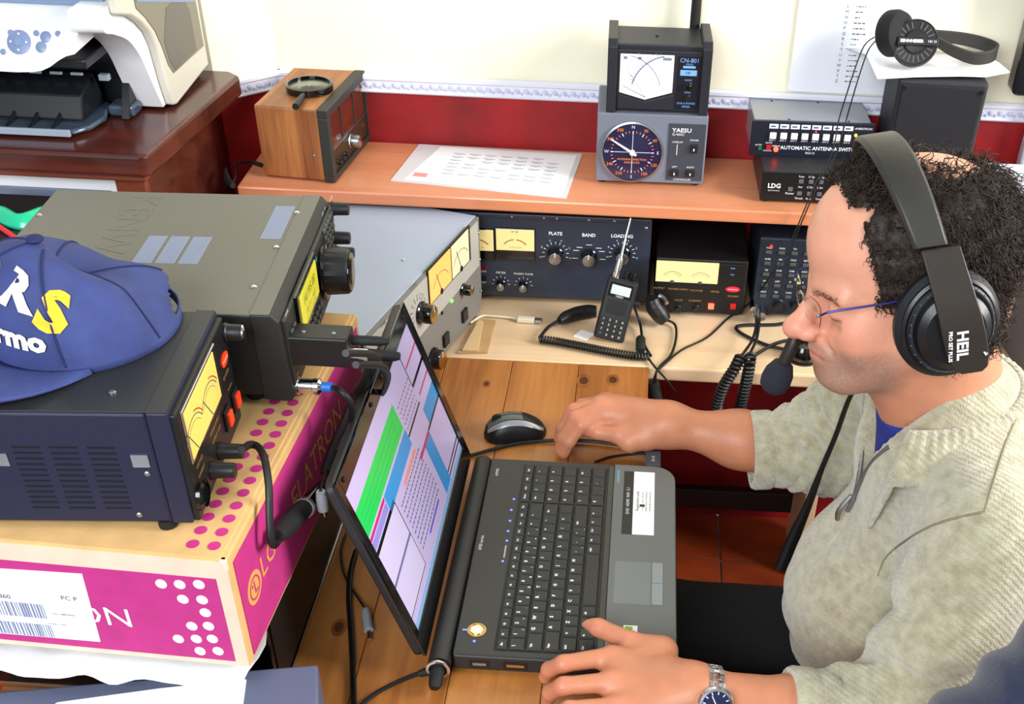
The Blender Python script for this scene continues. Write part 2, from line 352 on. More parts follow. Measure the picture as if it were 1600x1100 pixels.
# laminated sheet
pts = [at(610, 283, z=SH), at(885, 311, z=SH), at(910, 241, z=SH), at(655, 226, z=SH)]
o_ = pts[0]; ls = thing('laminated_chart', 'white laminated chart sheet lying flat in the middle of the shelf', 'paper sheet', (o_.x, o_.y, SH))
q = [p-o_ for p in pts]
MB().prism([(p.x, p.y) for p in q], .0004, .0012).build('sheet', mat('laminate', (228, 230, 232), .12, coat=.6, var=(20, .03)), ls)
def bil(s, t): return q[0]*(1-s)*(1-t)+q[1]*s*(1-t)+q[2]*s*t+q[3]*(1-s)*t
mb = MB(); mb.prism([(bil(a, b).x, bil(a, b).y) for a, b in ((.07, .06), (.97, .04), (.97, .95), (.14, .96))], .0012, .0015).build('paper_insert', mat('paper_bright', (250, 250, 250), .6), ls)
ex = (q[1]-q[0]).normalized(); ey = (q[3]-q[0]).normalized(); mb = MB(); rnd = random.Random(4)
for j in range(7):
    for i in range(7):
        p = bil(.28+.095*i, .80-.085*j)
        if rnd.random() < .85: mb.box(-.010, .010, -.0016, .0016, .0015, .0018, FR((p.x, p.y, 0), ex, ey)); mb.box(-.006, .004, -.0055, -.0038, .0015, .0018, FR((p.x, p.y, 0), ex, ey))
mb.build('print', mat('faint_ink', (176, 180, 190), .8), ls)
p = bil(.14, .2); MB().box(-.012, .012, -.008, .008, .0015, .0018, FR((p.x, p.y, 0), ex, ey)).build('print', mat('pink_ink', (232, 150, 140), .8), ls)
# rotator controller
mat('grey_case', (112, 118, 132), .55, bump=(500, .06)); mat('grey_panel', (58, 62, 72), .5); mat('dial_blue', (24, 28, 66), .25, coat=.5); mat('dial_print', (222, 226, 240), .6); mat('needle', (250, 235, 225), .5)
yw = thing('rotator_controller', 'grey antenna rotator controller with round blue compass dial', 'rotator controller', (.021, 1.857, SH+.006), math.radians(1.5))
w2 = .0915
box('case', 'grey_case', yw, -w2, w2, .004, .138, 0, .116, .003); box('front_panel', 'grey_case', yw, -w2, w2, 0, .006, 0, .117, .0015)
box('control_panel', 'grey_panel', yw, .0275, .0885, -.0015, .001, .006, .104, .0005)
dc = front(-.0315, 0, .053)
MB().lathe([(.0525, 0), (.0525, .004), (.0495, .005), (.049, .003), (.049, 0)], dc, 48, False).build('dial_ring', 'steel', yw, smooth=True)
MB().lathe([(.0492, 0), (.0492, .0022)], dc, 48).build('dial', 'dial_blue', yw)
m1 = MB(); m2 = MB()
for k in range(36):
    a = k*PI/18; R_ = dc @ Matrix.Rotation(a, 4, 'Z'); (m1 if k % 3 == 0 else m2).box(-.0005 if k % 3 else -.0007, .0005 if k % 3 else .0007, .033 if k % 3 else .031, .0365, .0023, .0027, R_)
for k, t in enumerate('N 30 60 E 120 150 S 210 240 W 300 330'.split()):
    a = -k*PI/6; p = (math.sin(-a)*.043, math.cos(a)*.043); mtext(m2 if k % 3 else m1, t, .0075, dc @ Matrix.Translation((p[0], p[1], .0024)))
for a in (0, PI/2, PI, -PI/2): m1.box(-.0004, .0004, .004, .030, .0023, .0027, dc @ Matrix.Rotation(a, 4, 'Z'))
mtext(m2, 'ANTENNA DIRECTION', .0048, dc @ Matrix.Translation((0, -.0125, .0024))); mtext(m2, 'INDICATOR', .0048, dc @ Matrix.Translation((0, -.018, .0024)))
m1.build('dial_marks', 'dial_print', yw); m2.build('dial_marks', 'orange', yw)
MB().prism([(-.0022, -.008), (.0022, -.008), (.0009, .043), (-.0009, .043)], .0045, .0058, 'xy', dc @ Matrix.Rotation(1.02, 4, 'Z')).build('needle', 'needle', yw)
MB().lathe([(.0045, .0022), (.0045, .0068), (.003, .0075)], dc, 20).build('needle_hub', 'white', yw, smooth=True)
text(yw, 'print_white', [('YAESU', .0095, front(.049, -.0016, .093), dict(sx=1.15, bold=.02)), ('G-450C', .0058, front(.0435, -.0016, .086), dict(sx=1.1)), ('OVERLAP', .0042, front(.043, -.0016, .073)), ('POWER', .0042, front(.071, -.0016, .077)), ('LEFT', .0042, front(.041, -.0016, .03)), ('RIGHT', .0042, front(.068, -.0016, .03)), ('CONTROLLER', .0046, front(.055, -.0016, .008))])
box('indicator_line', 'print_white', yw, .0425, .0435, -.0019, -.0014, .051, .069, 0)
for x, z, w_, h_ in ((.071, .063, .012, .014), (.041, .02, .015, .011), (.068, .02, .015, .011)):
    k = box('rocker_switch', 'black_plastic', yw, x-w_/2, x+w_/2, -.0055, 0, z-h_/2, z+h_/2, .001)
    box('switch_mark', 'print_white', k, x-.001, x+.001, -.006, -.005, z-.003, z+.001, 0)
for x in (-.08, .08):
    for y in (.015, .12): MB().cyl((x, y, -.006), (x, y, 0), .006).build('foot', 'rubber', yw)
# cross needle meter on top of it
mat('meter_black', (34, 34, 42), .45, bump=(400, .05)); mat('meter_face', (250, 250, 246), .4, emit=.12); mat('meter_print', (120, 124, 150), .7); mat('lcd_blue', (120, 170, 235), .4); mat('panel_black', (18, 18, 26), .4)
dm = thing('cross_needle_meter', 'black cross needle power meter stacked on the grey rotator controller', 'meter', (.0265, 1.866, SH+.123), math.radians(1.5))
box('case', 'meter_black', dm, -.071, .071, .006, .1, .003, .108, .002)
for s in (-1, 1): MB().prism([(-.006, 0), (.104, 0), (.11, .006), (.11, .108), (.102, .116), (.004, .116), (-.006, .106)], s*.068, s*.0835, 'yz').build('side_frame', 'meter_black', dm, .0015)
box('front_panel', 'meter_black', dm, -.068, .068, 0, .008, .004, .1, .001)
fc = [(-.063, .033), (-.021, .022), (.023, .035), (.023, .094), (-.063, .094)]
MB().prism(fc, -.0015, .001, 'xz').build('meter_face', 'meter_face', dm)
mb = MB()
def arc(mb, cx, cz, r, a0, a1, w, y, n=18):
    for i in range(n):
        t0, t1 = math.radians(a0+(a1-a0)*i/n), math.radians(a0+(a1-a0)*(i+1)/n)
        mb.add([(cx+(r+s)*math.cos(t), y, cz+(r+s)*math.sin(t)) for t, s in ((t0, 0), (t0, w), (t1, w), (t1, 0))], [(0, 1, 2, 3)])
arc(mb, .018, .03, .062, 100, 165, .0022, -.0019); arc(mb, -.058, .03, .062, 15, 80, .0012, -.0019); arc(mb, .018, .03, .07, 108, 160, .0005, -.0019); arc(mb, -.058, .03, .07, 22, 72, .0005, -.0019)
for i in range(12):
    a = math.radians(104+5*i); mb.add([(.018+rr*math.cos(a+s), -.0019, .03+rr*math.sin(a+s)) for rr, s in ((.064, -.006), (.064, .006), (.069, .006), (.069, -.006))], [(0, 1, 2, 3)])
for x, w_ in ((-.055, .006), (-.032, .006), (.012, .014)): mb.box(x-w_/2, x+w_/2, -.0019, -.0014, .086, .0905)
mb.build('scale_print', 'meter_print', dm)
mb = MB(); mb.tube([(-.02, -.0025, .026), (-.058, -.0025, .044)], .0004, 5); mb.tube([(-.02, -.0025, .026), (-.052, -.0025, .07)], .0003, 5); mb.build('needle', 'black', dm)
MB().prism([(-.065, .03), (-.021, .019), (.026, .032), (.026, .006), (-.065, .006)], -.003, .001, 'xz').build('meter_hood', 'meter_black', dm, .0008)
box('control_panel', 'panel_black', dm, .03, .066, -.0012, .001, .008, .094, .0004)
text(dm, 'lcd_blue', [('CN-801', .0095, front(.048, -.0014, .087)), ('CROSS', .004, front(.048, -.0014, .081)), ('SWR & POWER', .0045, front(.047, -.0014, .018)), ('METER', .0045, front(.047, -.0014, .0125)), ('RANGE', .0035, front(.048, -.0014, .056)), ('METER', .0035, front(.048, -.0014, .036))])
box('blue_label', 'lcd_blue', dm, .038, .058, -.0018, -.001, .075, .0785, 0); k = box('blue_label', 'lcd_blue', dm, .034, .061, -.002, -.001, .063, .072, .0003)
text(k, 'black', [('HP', .006, front(.047, -.002, .0675))])
knob(dm, 'black_plastic', 'black_gloss', .048, -.001, .047, .006, .008, mark=False); knob(dm, 'black_plastic', None, .048, -.001, .028, .0045, .006, mark=False)
MB().lathe([(.0022, 0), (.0022, .002)], FR((-.005, .05, .108), (1, 0, 0), (0, 1, 0)), 12).build('screw', 'black', dm)
# whip antenna standing behind
aw = at(1086, 44, y=1.96); tag(MB().lathe([(.0085, 0), (.0085, .25), (.0075, .34), (.004, .6)], Matrix.Translation((aw.x, 1.978, SH)), 16).build('whip_antenna', 'rubber', smooth=True), 'thick black rubber whip antenna rising behind the power meter', 'antenna')
# LDG style tuner with the antenna switch on it
mat('tuner_case', (40, 38, 42), .4); mat('btn_grey', (88, 92, 100), .5)
p = at(1187, 312, z=SH+.004); tn = thing('antenna_tuner', 'small black antenna tuner under the automatic switch box', 'tuner', (p.x+.09, p.y, SH+.004), math.radians(1))
box('case', 'tuner_case', tn, -.09, .09, .004, .16, 0, .05, .002); box('front_panel', 'black', tn, -.09, .09, 0, .005, 0, .05, .0006)
text(tn, 'print_white', [('LDG', .011, front(-.069, -.0003, .026), dict(bold=.03)), ('ELECTRONICS', .003, front(-.069, -.0003, .018)), ('Power', .0055, front(-.042, -.0003, .014))]+[(t, .0048, front(-.026+.0165*i, -.0003, z)) for z, ts in ((.044, 'Func C^Up L^Up'), (.026, 'Ant C^Dn L^Dn'), (.006, 'Thresh Auto Tune')) for i, t in enumerate(ts.replace('^', ' ').split(' ') if '^' not in ts else [a.replace('^', ' ') for a in ts.split(' ')])])
for i in range(3):
    for z in (.036, .015): box('button', 'btn_grey', tn, -.026+.0165*i-.004, -.026+.0165*i+.004, -.002, 0, z-.0035, z+.0035, .0008)
box('button', 'btn_grey', tn, -.046, -.038, -.002, 0, .018, .0255, .0008)
for x in (-.08, .08):
    for y in (.01, .14): MB().cyl((x, y, -.004), (x, y, 0), .005).build('foot', 'rubber', tn)
mat('switch_top', (150, 152, 158), .3, .3); mat('navy_panel', (22, 24, 38), .4); mat('label_blue', (215, 228, 250), .5)
p = at(1170, 241, z=SH+.0545); sw = thing('antenna_switch', 'black fronted automatic antenna switch with eight white buttons', 'antenna switch', (p.x+.102, p.y, SH+.054), math.radians(2))
box('case', 'switch_top', sw, -.098, .098, .006, .118, .002, .058, .0015); box('front_panel', 'navy_panel', sw, -.102, .102, 0, .007, 0, .06, .001)
for i in range(8):
    x = -.066+.0178*i
    k = box('label_tag', 'label_blue', sw, x-.0075, x+.0075, -.0008, 0, .048, .0555, 0); box('label_print', 'ink', k, x-.005, x+.003, -.0011, -.0007, .0505, .0528, 0)
    box('push_button', 'white', sw, x-.0055, x+.0055, -.004, 0, .031, .0415, .001)
    MB().lathe([(.0014, 0), (.0014, .001)], front(x, 0, .0449), 10).build('indicator_lamp', 'led_red' if i == 4 else mat('led_off', (90, 16, 22), .3), sw)
text(sw, 'print_white', [('AUTOMATIC ANTENNA SWITCH', .0088, front(.015, -.0003, .0155), dict(bold=.015)), ('RCS-12', .005, front(.0, -.0003, .0075)), ('AMERITRON', .0052, front(.083, -.0003, .052), dict(shear=.3)), ('POWER', .004, front(.082, -.0003, .029)), ('AUTO', .004, front(-.088, -.0003, .019)), ('AUTO', .004, front(-.071, -.0003, .023)), ('MANUAL', .0036, front(-.072, -.0003, .0095)), ('MANUAL', .0036, front(-.058, -.0003, .018))]+[('ANT %d' % (i+1), .0038, front(-.066+.0178*i, -.0003, .0275)) for i in range(8)])
MB().lathe([(.0032, 0), (.0032, .002)], front(-.085, 0, .0135), 12).build('indicator_lamp', mat('led_dgreen', (20, 110, 60), .3), sw)
box('toggle', 'red', sw, -.075, -.067, -.003, 0, .012, .0195, .0006)
MB().lathe([(.0042, 0), (.0042, .0025), (.003, .0035)], front(-.058, 0, .0125), 14).build('indicator_lamp', mat('lamp_red', (255, 60, 40), .3, emit=6), sw)
MB().lathe([(.0026, 0), (.0026, .002)], front(.072, 0, .041), 12).build('indicator_lamp', mat('lamp_yellow', (220, 220, 60), .3, emit=1), sw)
MB().lathe([(.005, 0), (.005, .003), (.002, .004), (.0018, .010)], front(.083, 0, .021), 14).build('toggle_switch', 'chrome', sw, smooth=True)
for x, y in ((-.06, .1), (.02, .1), (-.04, .015), (.06, .015)): screw(sw, 'black', (x, y, .058), (0, 0, 1), .002)
# subwoofer, paper and headphones on it
mat('sub_black', (38, 36, 40), .6, bump=(220, .25)); 
sb = thing('bookshelf_speaker', 'tall black wooden speaker box at the right end of the shelf', 'speaker', (.484, 1.868, SH), math.radians(-2))
STOP = .196
MB().box(-.072, .072, 0, .125, 0, STOP).build('cabinet', 'sub_black', sb, .006, bseg=3); box('grille', mat('grille_cloth', (28, 28, 33), .9, bump=(900, .4)), sb, -.066, .066, -.004, .001, .006, STOP-.008, .003)
for x in (-.062, .062):
    for z in (.012, STOP-.014): MB().lathe([(.003, 0), (.003, .003)], front(x, -.004, z), 10).build('grille_peg', 'black', sb)
PZ = SH+STOP+.0015
pl = [(1313, 60), (1352, 92), (1371, 124), (1430, 124), (1500, 123), (1539, 124), (1577, 117), (1560, 106), (1530, 62), (1480, 40), (1400, 30), (1330, 36)]
P3 = [at(u, v, z=PZ) for u, v in pl]; P3 = [Vector((p.x, min(p.y, WALL-.006), PZ)) for p in P3]
c_ = sum(P3, Vector())/len(P3); mb = MB(); V = []; n = len(P3); rnd = random.Random(2)
for rI, s in enumerate((1, .85, .6, .3)):
    for i, p in enumerate(P3):
        inside = abs(p.x-.484) < .07
        V.append(c_+(p-c_)*s+Vector((0, 0, (.004*math.sin(i*1.7+rI) if rI else (.0 if inside else .004*math.sin(i*2.1)))+.0045)))
V.append(c_+Vector((0, 0, .006))); Fs = [(r_*n+i, r_*n+(i+1) % n, (r_+1)*n+(i+1) % n, (r_+1)*n+i) for r_ in range(3) for i in range(n)]+[(3*n+i, 3*n+(i+1) % n, 4*n) for i in range(n)]
o = mb.add(V, Fs).build('crumpled_sheet', 'paper_bright', smooth=True, angle=180); o.modifiers.new('s', 'SOLIDIFY').thickness = .0012
tag(o, 'crumpled white paper sheet lying over the black speaker box', 'paper sheet')
mat('hp_black', (26, 25, 24), .5); mat('hp_pad', (20, 20, 22), .8); mat('hp_band', (44, 42, 38), .55)
hc = at(1430, 66, y=1.905); hp = thing('wired_headphones', 'black wired headphones resting on the crumpled white paper', 'headphones', (hc.x, hc.y, 0))
def dirto(p): return (CAM-p).normalized()
nv = Vector((-.15, -.88, .45)).normalized(); exv = Vector((1, -.05, 0)); Mh = FR((0, 0, hc.z), exv-nv*exv.dot(nv), nv.cross(exv-nv*exv.dot(nv)))
shell = MB().lathe([(.034, -.014), (.0365, -.012), (.0365, -.004), (.0345, .001), (.033, .0), (.019, .0015), (.016, .005), (.001, .0075)], Mh, 40).build('ear_cup', 'hp_black', hp, smooth=True)
mb = MB()
for k in range(22):
    a = 2*PI*k/22
    if abs(math.sin(a)) > .28 or math.cos(a) < 0: mb.box(-.0008, .0008, .021, .031, .0005, .0022, Mh @ Matrix.Rotation(a, 4, 'Z'))
mb.build('cup_vents', mat('hp_vent', (92, 94, 92), .4), shell)
box_m = MB().box(-.028, .036, -.0065, .0065, .004, .0095, Mh).build('logo_bar', 'black', shell, .001)
mb = MB(); mtext(mb, 'SENNHEISER', .0065, Mh @ Matrix.Translation((-.006, 0, .0097)), bold=.04); mtext(mb, 'HD 25', .005, Mh @ Matrix.Translation((.026, 0, .0097))); mb.build('lettering', 'print_white', shell)
ec2 = at(1399, 52, y=1.93)-Vector((hc.x, hc.y, 0)); M2 = FR(ec2, Vector((.75, .62, -.1)), Vector((-.1, .3, .95)))
MB().lathe([(.0335, -.014), (.036, -.010), (.036, .004), (.032, .013), (.022, .017), (.001, .018)], M2, 36).build('ear_cup', 'hp_pad', hp, smooth=True)
MB().lathe([(.018, -.016), (.033, -.020), (.0355, -.015), (.033, -.012)], Mh, 36).build('ear_pad', 'hp_pad', hp, smooth=True)
bp_ = [at(u, v, y=y_)-Vector((hc.x, hc.y, 0)) for u, v, y_ in ((1466, 66, 1.90), (1490, 80, 1.893), (1522, 91, 1.89), (1548, 88, 1.90), (1556, 78, 1.925), (1535, 68, 1.945), (1500, 60, 1.95), (1455, 55, 1.945), (1420, 52, 1.94))]
bs = spline(bp_, 6); mb = MB(); V = []; n = len(bs)
for i, p in enumerate(bs):
    hw = .0105*(.75+.25*math.sin(PI*i/(n-1)))
    t = (bs[min(i+1, n-1)]-bs[max(i-1, 0)]).normalized(); sd = t.cross(Vector((0, 0, 1))).normalized()*.0028
    V += [p+Vector((0, 0, hw))+sd, p+Vector((0, 0, hw))-sd, p-Vector((0, 0, hw))-sd, p-Vector((0, 0, hw))+sd]
mb.add(V, [(i*4+k, i*4+(k+1) % 4, i*4+4+(k+1) % 4, i*4+4+k) for i in range(n-1) for k in range(4)]+[(0, 1, 2, 3), tuple(4*n-4+k for k in range(4))]).build('headband', 'hp_band', hp, .0012, smooth=True, angle=50)
# thin twin lead of the headphones hanging down
w1 = [at(u, v, y=y_) for u, v, y_ in ((1366, 58, 1.91), (1350, 72, 1.88), (1335, 110, 1.86), (1322, 150, 1.86), (1310, 190, 1.86), (1300, 240, 1.80), (1275, 285, 1.77), (1258, 325, 1.762), (1235, 380, 1.755))]
hb = Vector((hc.x, hc.y, 0)); MB().tube([p-hb for p in w1], .0011, 6, 5).build('lead', 'cable', hp, smooth=True)
w1 = [at(u, v, y=y_) for u, v, y_ in ((1368, 64, 1.91), (1356, 80, 1.88), (1342, 120, 1.86), (1330, 160, 1.86), (1320, 195, 1.86), (1306, 240, 1.80), (1280, 285, 1.77), (1262, 325, 1.762), (1238, 382, 1.755))]
MB().tube([p-hb for p in w1], .0011, 6, 5).build('lead', 'cable', hp, smooth=True)
# morse list on the wall
a = at(1232, 132, y=WALL-.004); b = at(1415, 132, y=WALL-.004)
ml = thing('morse_code_sheet', 'white wall sheet listing letters with dot and dash codes', 'paper sheet', ((a.x+b.x)/2, WALL-.0045, .39), 0)
hw_ = (b.x-a.x)/2; box('sheet', mat('sheet_cool', (238, 240, 248), .75), ml, -hw_, hw_, 0, .0008, -.052, .2, 0)
mb = MB(); MORSE = dict(L='.-..', M='--', N='-.', O='---', P='.--.', Q='--.-', R='.-.', S='...', T='-', U='..-', V='...-', W='.--', X='-..-', Y='-.--', Z='--..')
x0 = at(1308, 115, y=WALL).x-(a.x+b.x)/2
for i, (c, s) in enumerate(MORSE.items()):
    z = .092-.0088*i; mtext(mb, c, .0072, front(x0, -.0002, z))
    xx = x0+.014
    for ch in s: l_ = .0018 if ch == '.' else .005; mb.box(xx, xx+l_, -.0004, 0, z-.0008, z+.0008); xx += l_+.0018
mb.build('lettering', 'ink', ml)
# dark monitor and pale boxes at the right
p = at(1579, 150, y=1.93); mo = thing('wall_monitor', 'black flat monitor edge at the right border above the shelf', 'monitor', (p.x, 1.93, p.z))
MB().prism(rrect(.5, .34, .012, 4, .25, .17), 0, .035, 'xz').build('housing', 'black_gloss', mo, .003); box('screen', mat('screen_dark', (12, 12, 16), .1), mo, .02, .48, -.0012, .001, .025, .32, 0)
box('stand', 'black_plastic', mo, .2, .3, .006, .03, SH-p.z+.01, .02, .002); box('stand_foot', 'black_plastic', mo, .12, .38, -.06, .05, SH-p.z, SH-p.z+.011, .003)
mat('router_white', (226, 228, 234), .4); p = at(1548, 314, z=SH+.003)
ro = thing('white_router', 'flat white router box on the shelf behind the head', 'router', (p.x+.1, p.y, SH+.003), 0)
box('case', 'router_white', ro, -.12, .12, 0, .08, 0, .036, .004); box('front_strip', mat('router_grey', (178, 184, 196), .4), ro, -.115, .115, -.001, .002, .006, .026, .0005)
text(ro, 'white', [('wireless', .01, front(-.085, -.0012, .016))])
for i in range(4): MB().lathe([(.0012, 0), (.0012, .0008)], front(.0+.012*i, -.001, .02), 8).build('indicator_lamp', 'led_green', ro)
for x in (-.1, .1):
    for y in (.015, .07): MB().cyl((x, y, -.003), (x, y, 0), .006).build('foot', 'rubber', ro)
p = at(1586, 232, z=SH+.04); gb = thing('pale_grey_case', 'pale grey upright plastic case beside the white router', 'case', (.72, 1.975, SH))
box('body', 'router_grey', gb, -.05, .06, -.012, .012, 0, .12, .004); box('lid', 'router_white', gb, -.052, .062, -.014, .014, .12, .126, .002)
# ------------------------------------------------------------------ left stack
def lp(root, u, v, yl=0, zl=None, xl=None):
    """photo pixel -> point in a thing's own frame on its plane y=yl (or z=zl / x=xl)"""
    Mi = (Matrix.Translation(root.location) @ root.rotation_euler.to_matrix().to_4x4()).inverted()
    c = Mi @ CAM; d = Mi.to_3x3() @ (fw + rt*((u-CXP)/FPX) - up*((v-CYP)/FPX))
    if zl is not None: return c+d*((zl-c.z)/d.z)
    if xl is not None: return c+d*((xl-c.x)/d.x)
    return c+d*((yl-c.y)/d.y)
def wl(root, p): return (Matrix.Translation(root.location) @ root.rotation_euler.to_matrix().to_4x4()).inverted() @ Vector(p)
mat('cardboard', (222, 178, 118), .8, var=(30, .08), bump=(120, .12)); mat('cardboard_pale', (232, 206, 182), .8, var=(30, .05)); mat('magenta', (194, 46, 128), .7, var=(40, .06)); mat('box_gold', (222, 160, 84), .7); mat('box_pale', (240, 224, 222), .7)
BZ = .137; BT = .283
lg = thing('monitor_carton', 'cardboard monitor carton printed magenta under the two black radios', 'carton', (-.369, .789, BZ), math.radians(-2.9))
BW, BL, BH = .52, .47, BT-BZ
box('carton_body', 'cardboard', lg, -BW, 0, 0, BL, 0, BH, .002)
MB().box(-BW+.004, -.006, .001, BL-.004, BH-.0015, BH+.0012).build('top_flap', 'cardboard', lg, .001)
box('front_face', 'cardboard_pale', lg, -BW, -.001, -.0008, .001, .001, BH-.002, 0)
box('front_print', 'magenta', lg, -BW, -.014, -.0014, 0, .008, BH-.024, 0); box('side_print', 'magenta', lg, 0, .0012, .012, BL-.012, .006, BH-.012, 0)
dt = MB().lathe([(.0058, 0), (.0058, .0006)], None, 16).build('printed_dot', 'box_pale', lg); ft = True
for px_, py_ in ((252, 912), (281, 913), (311, 913), (286, 936), (316, 937), (321, 957), (300, 978), (326, 978), (279, 998), (307, 998), (332, 998), (313, 1017), (341, 1017)):
    p = lp(lg, px_, py_, -.0014); o = dt if ft else inst(dt, lg); o.location = (p.x, -.0014, p.z); o.rotation_euler = (PI/2, 0, 0); ft = False
dt2 = MB().lathe([(.0062, 0), (.0062, .0006)], None, 16).build('printed_dot', 'magenta', lg); ft = True
for i in range(15):
    for j in range(2):
        o = dt2 if ft else inst(dt2, lg); o.location = (-.018-.021*j, .018+.0205*i, BH+.0011); ft = False
sd = lambda y, z: FR((.0013, y, z), (0, 1, 0), (0, 0, 1))
text(lg, 'box_gold', [('LG', .038, sd(.085, BH*.52), dict(sx=.95))]); text(lg, 'box_gold', [('FLATRON', .046, sd(.265, BH*.52), dict(sx=.95))])
mb = MB(); Mc = sd(.042, BH*.5)
mb.lathe([(.0185, 0), (.0185, .0006)], Mc, 28).build('logo_disc', 'box_gold', lg)
mb = MB(); mb.lathe([(.0135, .0007), (.0135, .001), (.0115, .001), (.0115, .0007)], Mc, 28, False); mb.box(-.001, .001, -.007, .008, .0007, .001, Mc); mb.box(0, .007, -.007, -.005, .0007, .001, Mc); mb.box(-.0065, -.0035, .003, .006, .0007, .001, Mc); mb.build('logo_print', 'magenta', lg)
p = lp(lg, 178, 965, -.0014); text(lg, 'box_pale', [('FLATRON', .036, front(p.x+.020, -.0015, p.z), dict(align='RIGHT', sx=1.1))])
a, b, c, d = [lp(lg, u, v, -.002) for u, v in ((128, 897), (157, 1003), (0, 990), (0, 891))]
MB().prism([(a.x, a.z), (b.x, b.z), (c.x-.06, c.z), (d.x-.06, d.z)], -.0022, -.0012, 'xz').build('sticker', 'paper_bright', lg, .0003)
mb = MB(); rnd = random.Random(7)
for z0, z1 in ((.046, .066), (.019, .037)):
    x = -.30
    while x < lp(lg, 70, 955, -.002).x:
        w_ = rnd.choice((.0008, .0012, .002)); mb.box(x, x+w_, -.0025, -.002, z0, z1); x += w_+rnd.choice((.0008, .0014, .002))
mb.build('barcode', mat('barcode_ink', (120, 128, 160), .8), lg)
text(lg, 'ink', [('PC P', .0085, front(lp(lg, 108, 935, -.002).x, -.0023, lp(lg, 108, 935, -.002).z)), ('1860', .0085, front(lp(lg, 4, 931, -.002).x, -.0023, lp(lg, 4, 931, -.002).z)), ('S/N 7 08DNWA', .0035, front(lp(lg, 100, 960, -.002).x, -.0023, lp(lg, 100, 960, -.002).z)), ('MODEL CODE', .003, front(lp(lg, 90, 975, -.002).x, -.0023, lp(lg, 90, 975, -.002).z))])
MB().lathe([(.004, 0), (.004, .012), (.003, .013)], Matrix.Translation((-.004, .002, BH-.013)), 10).build('corner_roll', 'cardboard_pale', lg)
# black flat computer below
bd = thing('black_desktop_case', 'glossy black flat computer case lying under the magenta carton', 'computer', (-.376, .86, 0))
box('chassis', 'black_gloss', bd, -.34, 0, 0, .40, .008, .126, .003); box('silver_strip', 'chrome', bd, -.338, .0015, .002, .398, .002, .0075, .0005)
box('side_panel', 'black', bd, 0, .0015, .01, .39, .014, .12, .0008)
for x in (-.32, -.02):
    for y in (.02, .38): MB().cyl((x, y, 0), (x, y, .008), .008).build('foot', 'rubber', bd)
# white wrap between
mat('foam_white', (232, 236, 242), .6, bump=(60, .4), var=(14, .1))
V = []; nx, ny = 40, 10; rnd = random.Random(3)
for j in range(ny+1):
    t = j/ny
    for i in range(nx+1):
        x = -.72+.35*i/nx; y = .95-.180*t; z = .1295+.003*(.5+.5*math.sin(i*.9)*math.cos(j*1.3)) if y > .785 else .131-.006*(.785-y)/.02-.0025*math.sin(i*1.1)
        V.append((x+(.006*math.sin(j*1.1) if i == nx else 0), y+.004*math.sin(i*.7), z))
o = MB().add(V, [(j*(nx+1)+i, j*(nx+1)+i+1, (j+1)*(nx+1)+i+1, (j+1)*(nx+1)+i) for j in range(ny) for i in range(nx)]).build('foam_wrap_sheet', 'foam_white', smooth=True, angle=180)
tag(o, 'wrinkled white packing sheet sticking out below the magenta carton', 'packing sheet')
# foreground case with paper
mat('slate_case', (92, 98, 122), .35, bump=(300, .08)); fo = at(497, 1038, z=.1)
fg = thing('dark_equipment_case', 'slate grey flat case in the bottom left corner under white paper', 'equipment case', (fo.x, fo.y, .0006), math.radians(11))
MB().prism([(-.5, -.3), (.018, -.3), (0, 0), (-.5, 0)], .004, .1).build('case_body', 'slate_case', fg, .003); box('front_trim', 'black_plastic', fg, -.44, -.004, -.004, .0015, .02, .085, .001)
for x in (-.45, -.03):
    for y in (-.28, -.03): MB().cyl((x, y, 0), (x, y, .005), .008).build('foot', 'rubber', fg)
pq = [at(u, v, z=.1012) for u, v in ((385, 1062), (376, 1130), (40, 1130), (90, 1098), (250, 1076))]; c0 = pq[0]
o = MB().prism([(p.x-c0.x, p.y-c0.y) for p in pq], 0, .0012).build('paper_sheet', 'paper_bright'); o.location = (c0.x, c0.y, .1006)
tag(o, 'blank white paper sheet on the slate case at bottom left', 'paper sheet')
# power supply
mat('psu_navy', (32, 32, 56), .5, bump=(420, .12)); mat('psu_top', (40, 40, 42), .42, bump=(420, .12)); mat('psu_bezel', (22, 22, 22), .4); mat('meter_amber', (240, 200, 100), .4, emit=.15); mat('red_orange', (250, 70, 30), .4)
mat('gold_print', (170, 130, 60), .5)
ps = thing('meter_power_supply', 'dark navy power supply with twin amber meters under the cap', 'power supply', (-.415, .921, BT+.0045), math.radians(94))
PW, PD, PH = .184, .33, .134
box('case', 'psu_navy', ps, -PW/2, PW/2, .022, PD, .006, PH, .003); box('case_top', 'psu_top', ps, -PW/2+.002, PW/2-.002, .022, PD-.002, PH-.001, PH+.0008, .0005)
bzl = MB().box(-PW/2-.001, PW/2+.001, .002, .022, .006, PH+.001).build('bezel', 'psu_navy', ps, .002); box('bezel_top', 'psu_top', bzl, -PW/2, PW/2, .003, .022, PH+.0005, PH+.0018, .0004)
box('front_panel', 'psu_bezel', ps, -PW/2+.003, PW/2-.003, -.004, .004, .006, PH-.004, .002)
box('meter_frame', 'chrome', ps, -PW/2+.014, .046, -.0055, -.003, .066, PH-.009, .0012)
box('meter_window', 'meter_amber', ps, -PW/2+.017, .034, -.0062, -.004, .070, PH-.012, .0004)
mb = MB(); m3 = MB()
for cx in (-.058, -.002):
    arc(mb, cx, .072, .033, 35, 145, .0012, -.0065); arc(m3, cx, .072, .037, 35, 80, .0012, -.0065); arc(mb, cx, .072, .028, 40, 140, .0006, -.0065)
    mb.tube([(cx, -.0066, .072), (cx-.02, -.0066, .1)], .0005, 5)
mb.build('scale_print', mat('teal_ink', (60, 110, 110), .6), ps); m3.build('scale_print', 'red', ps)
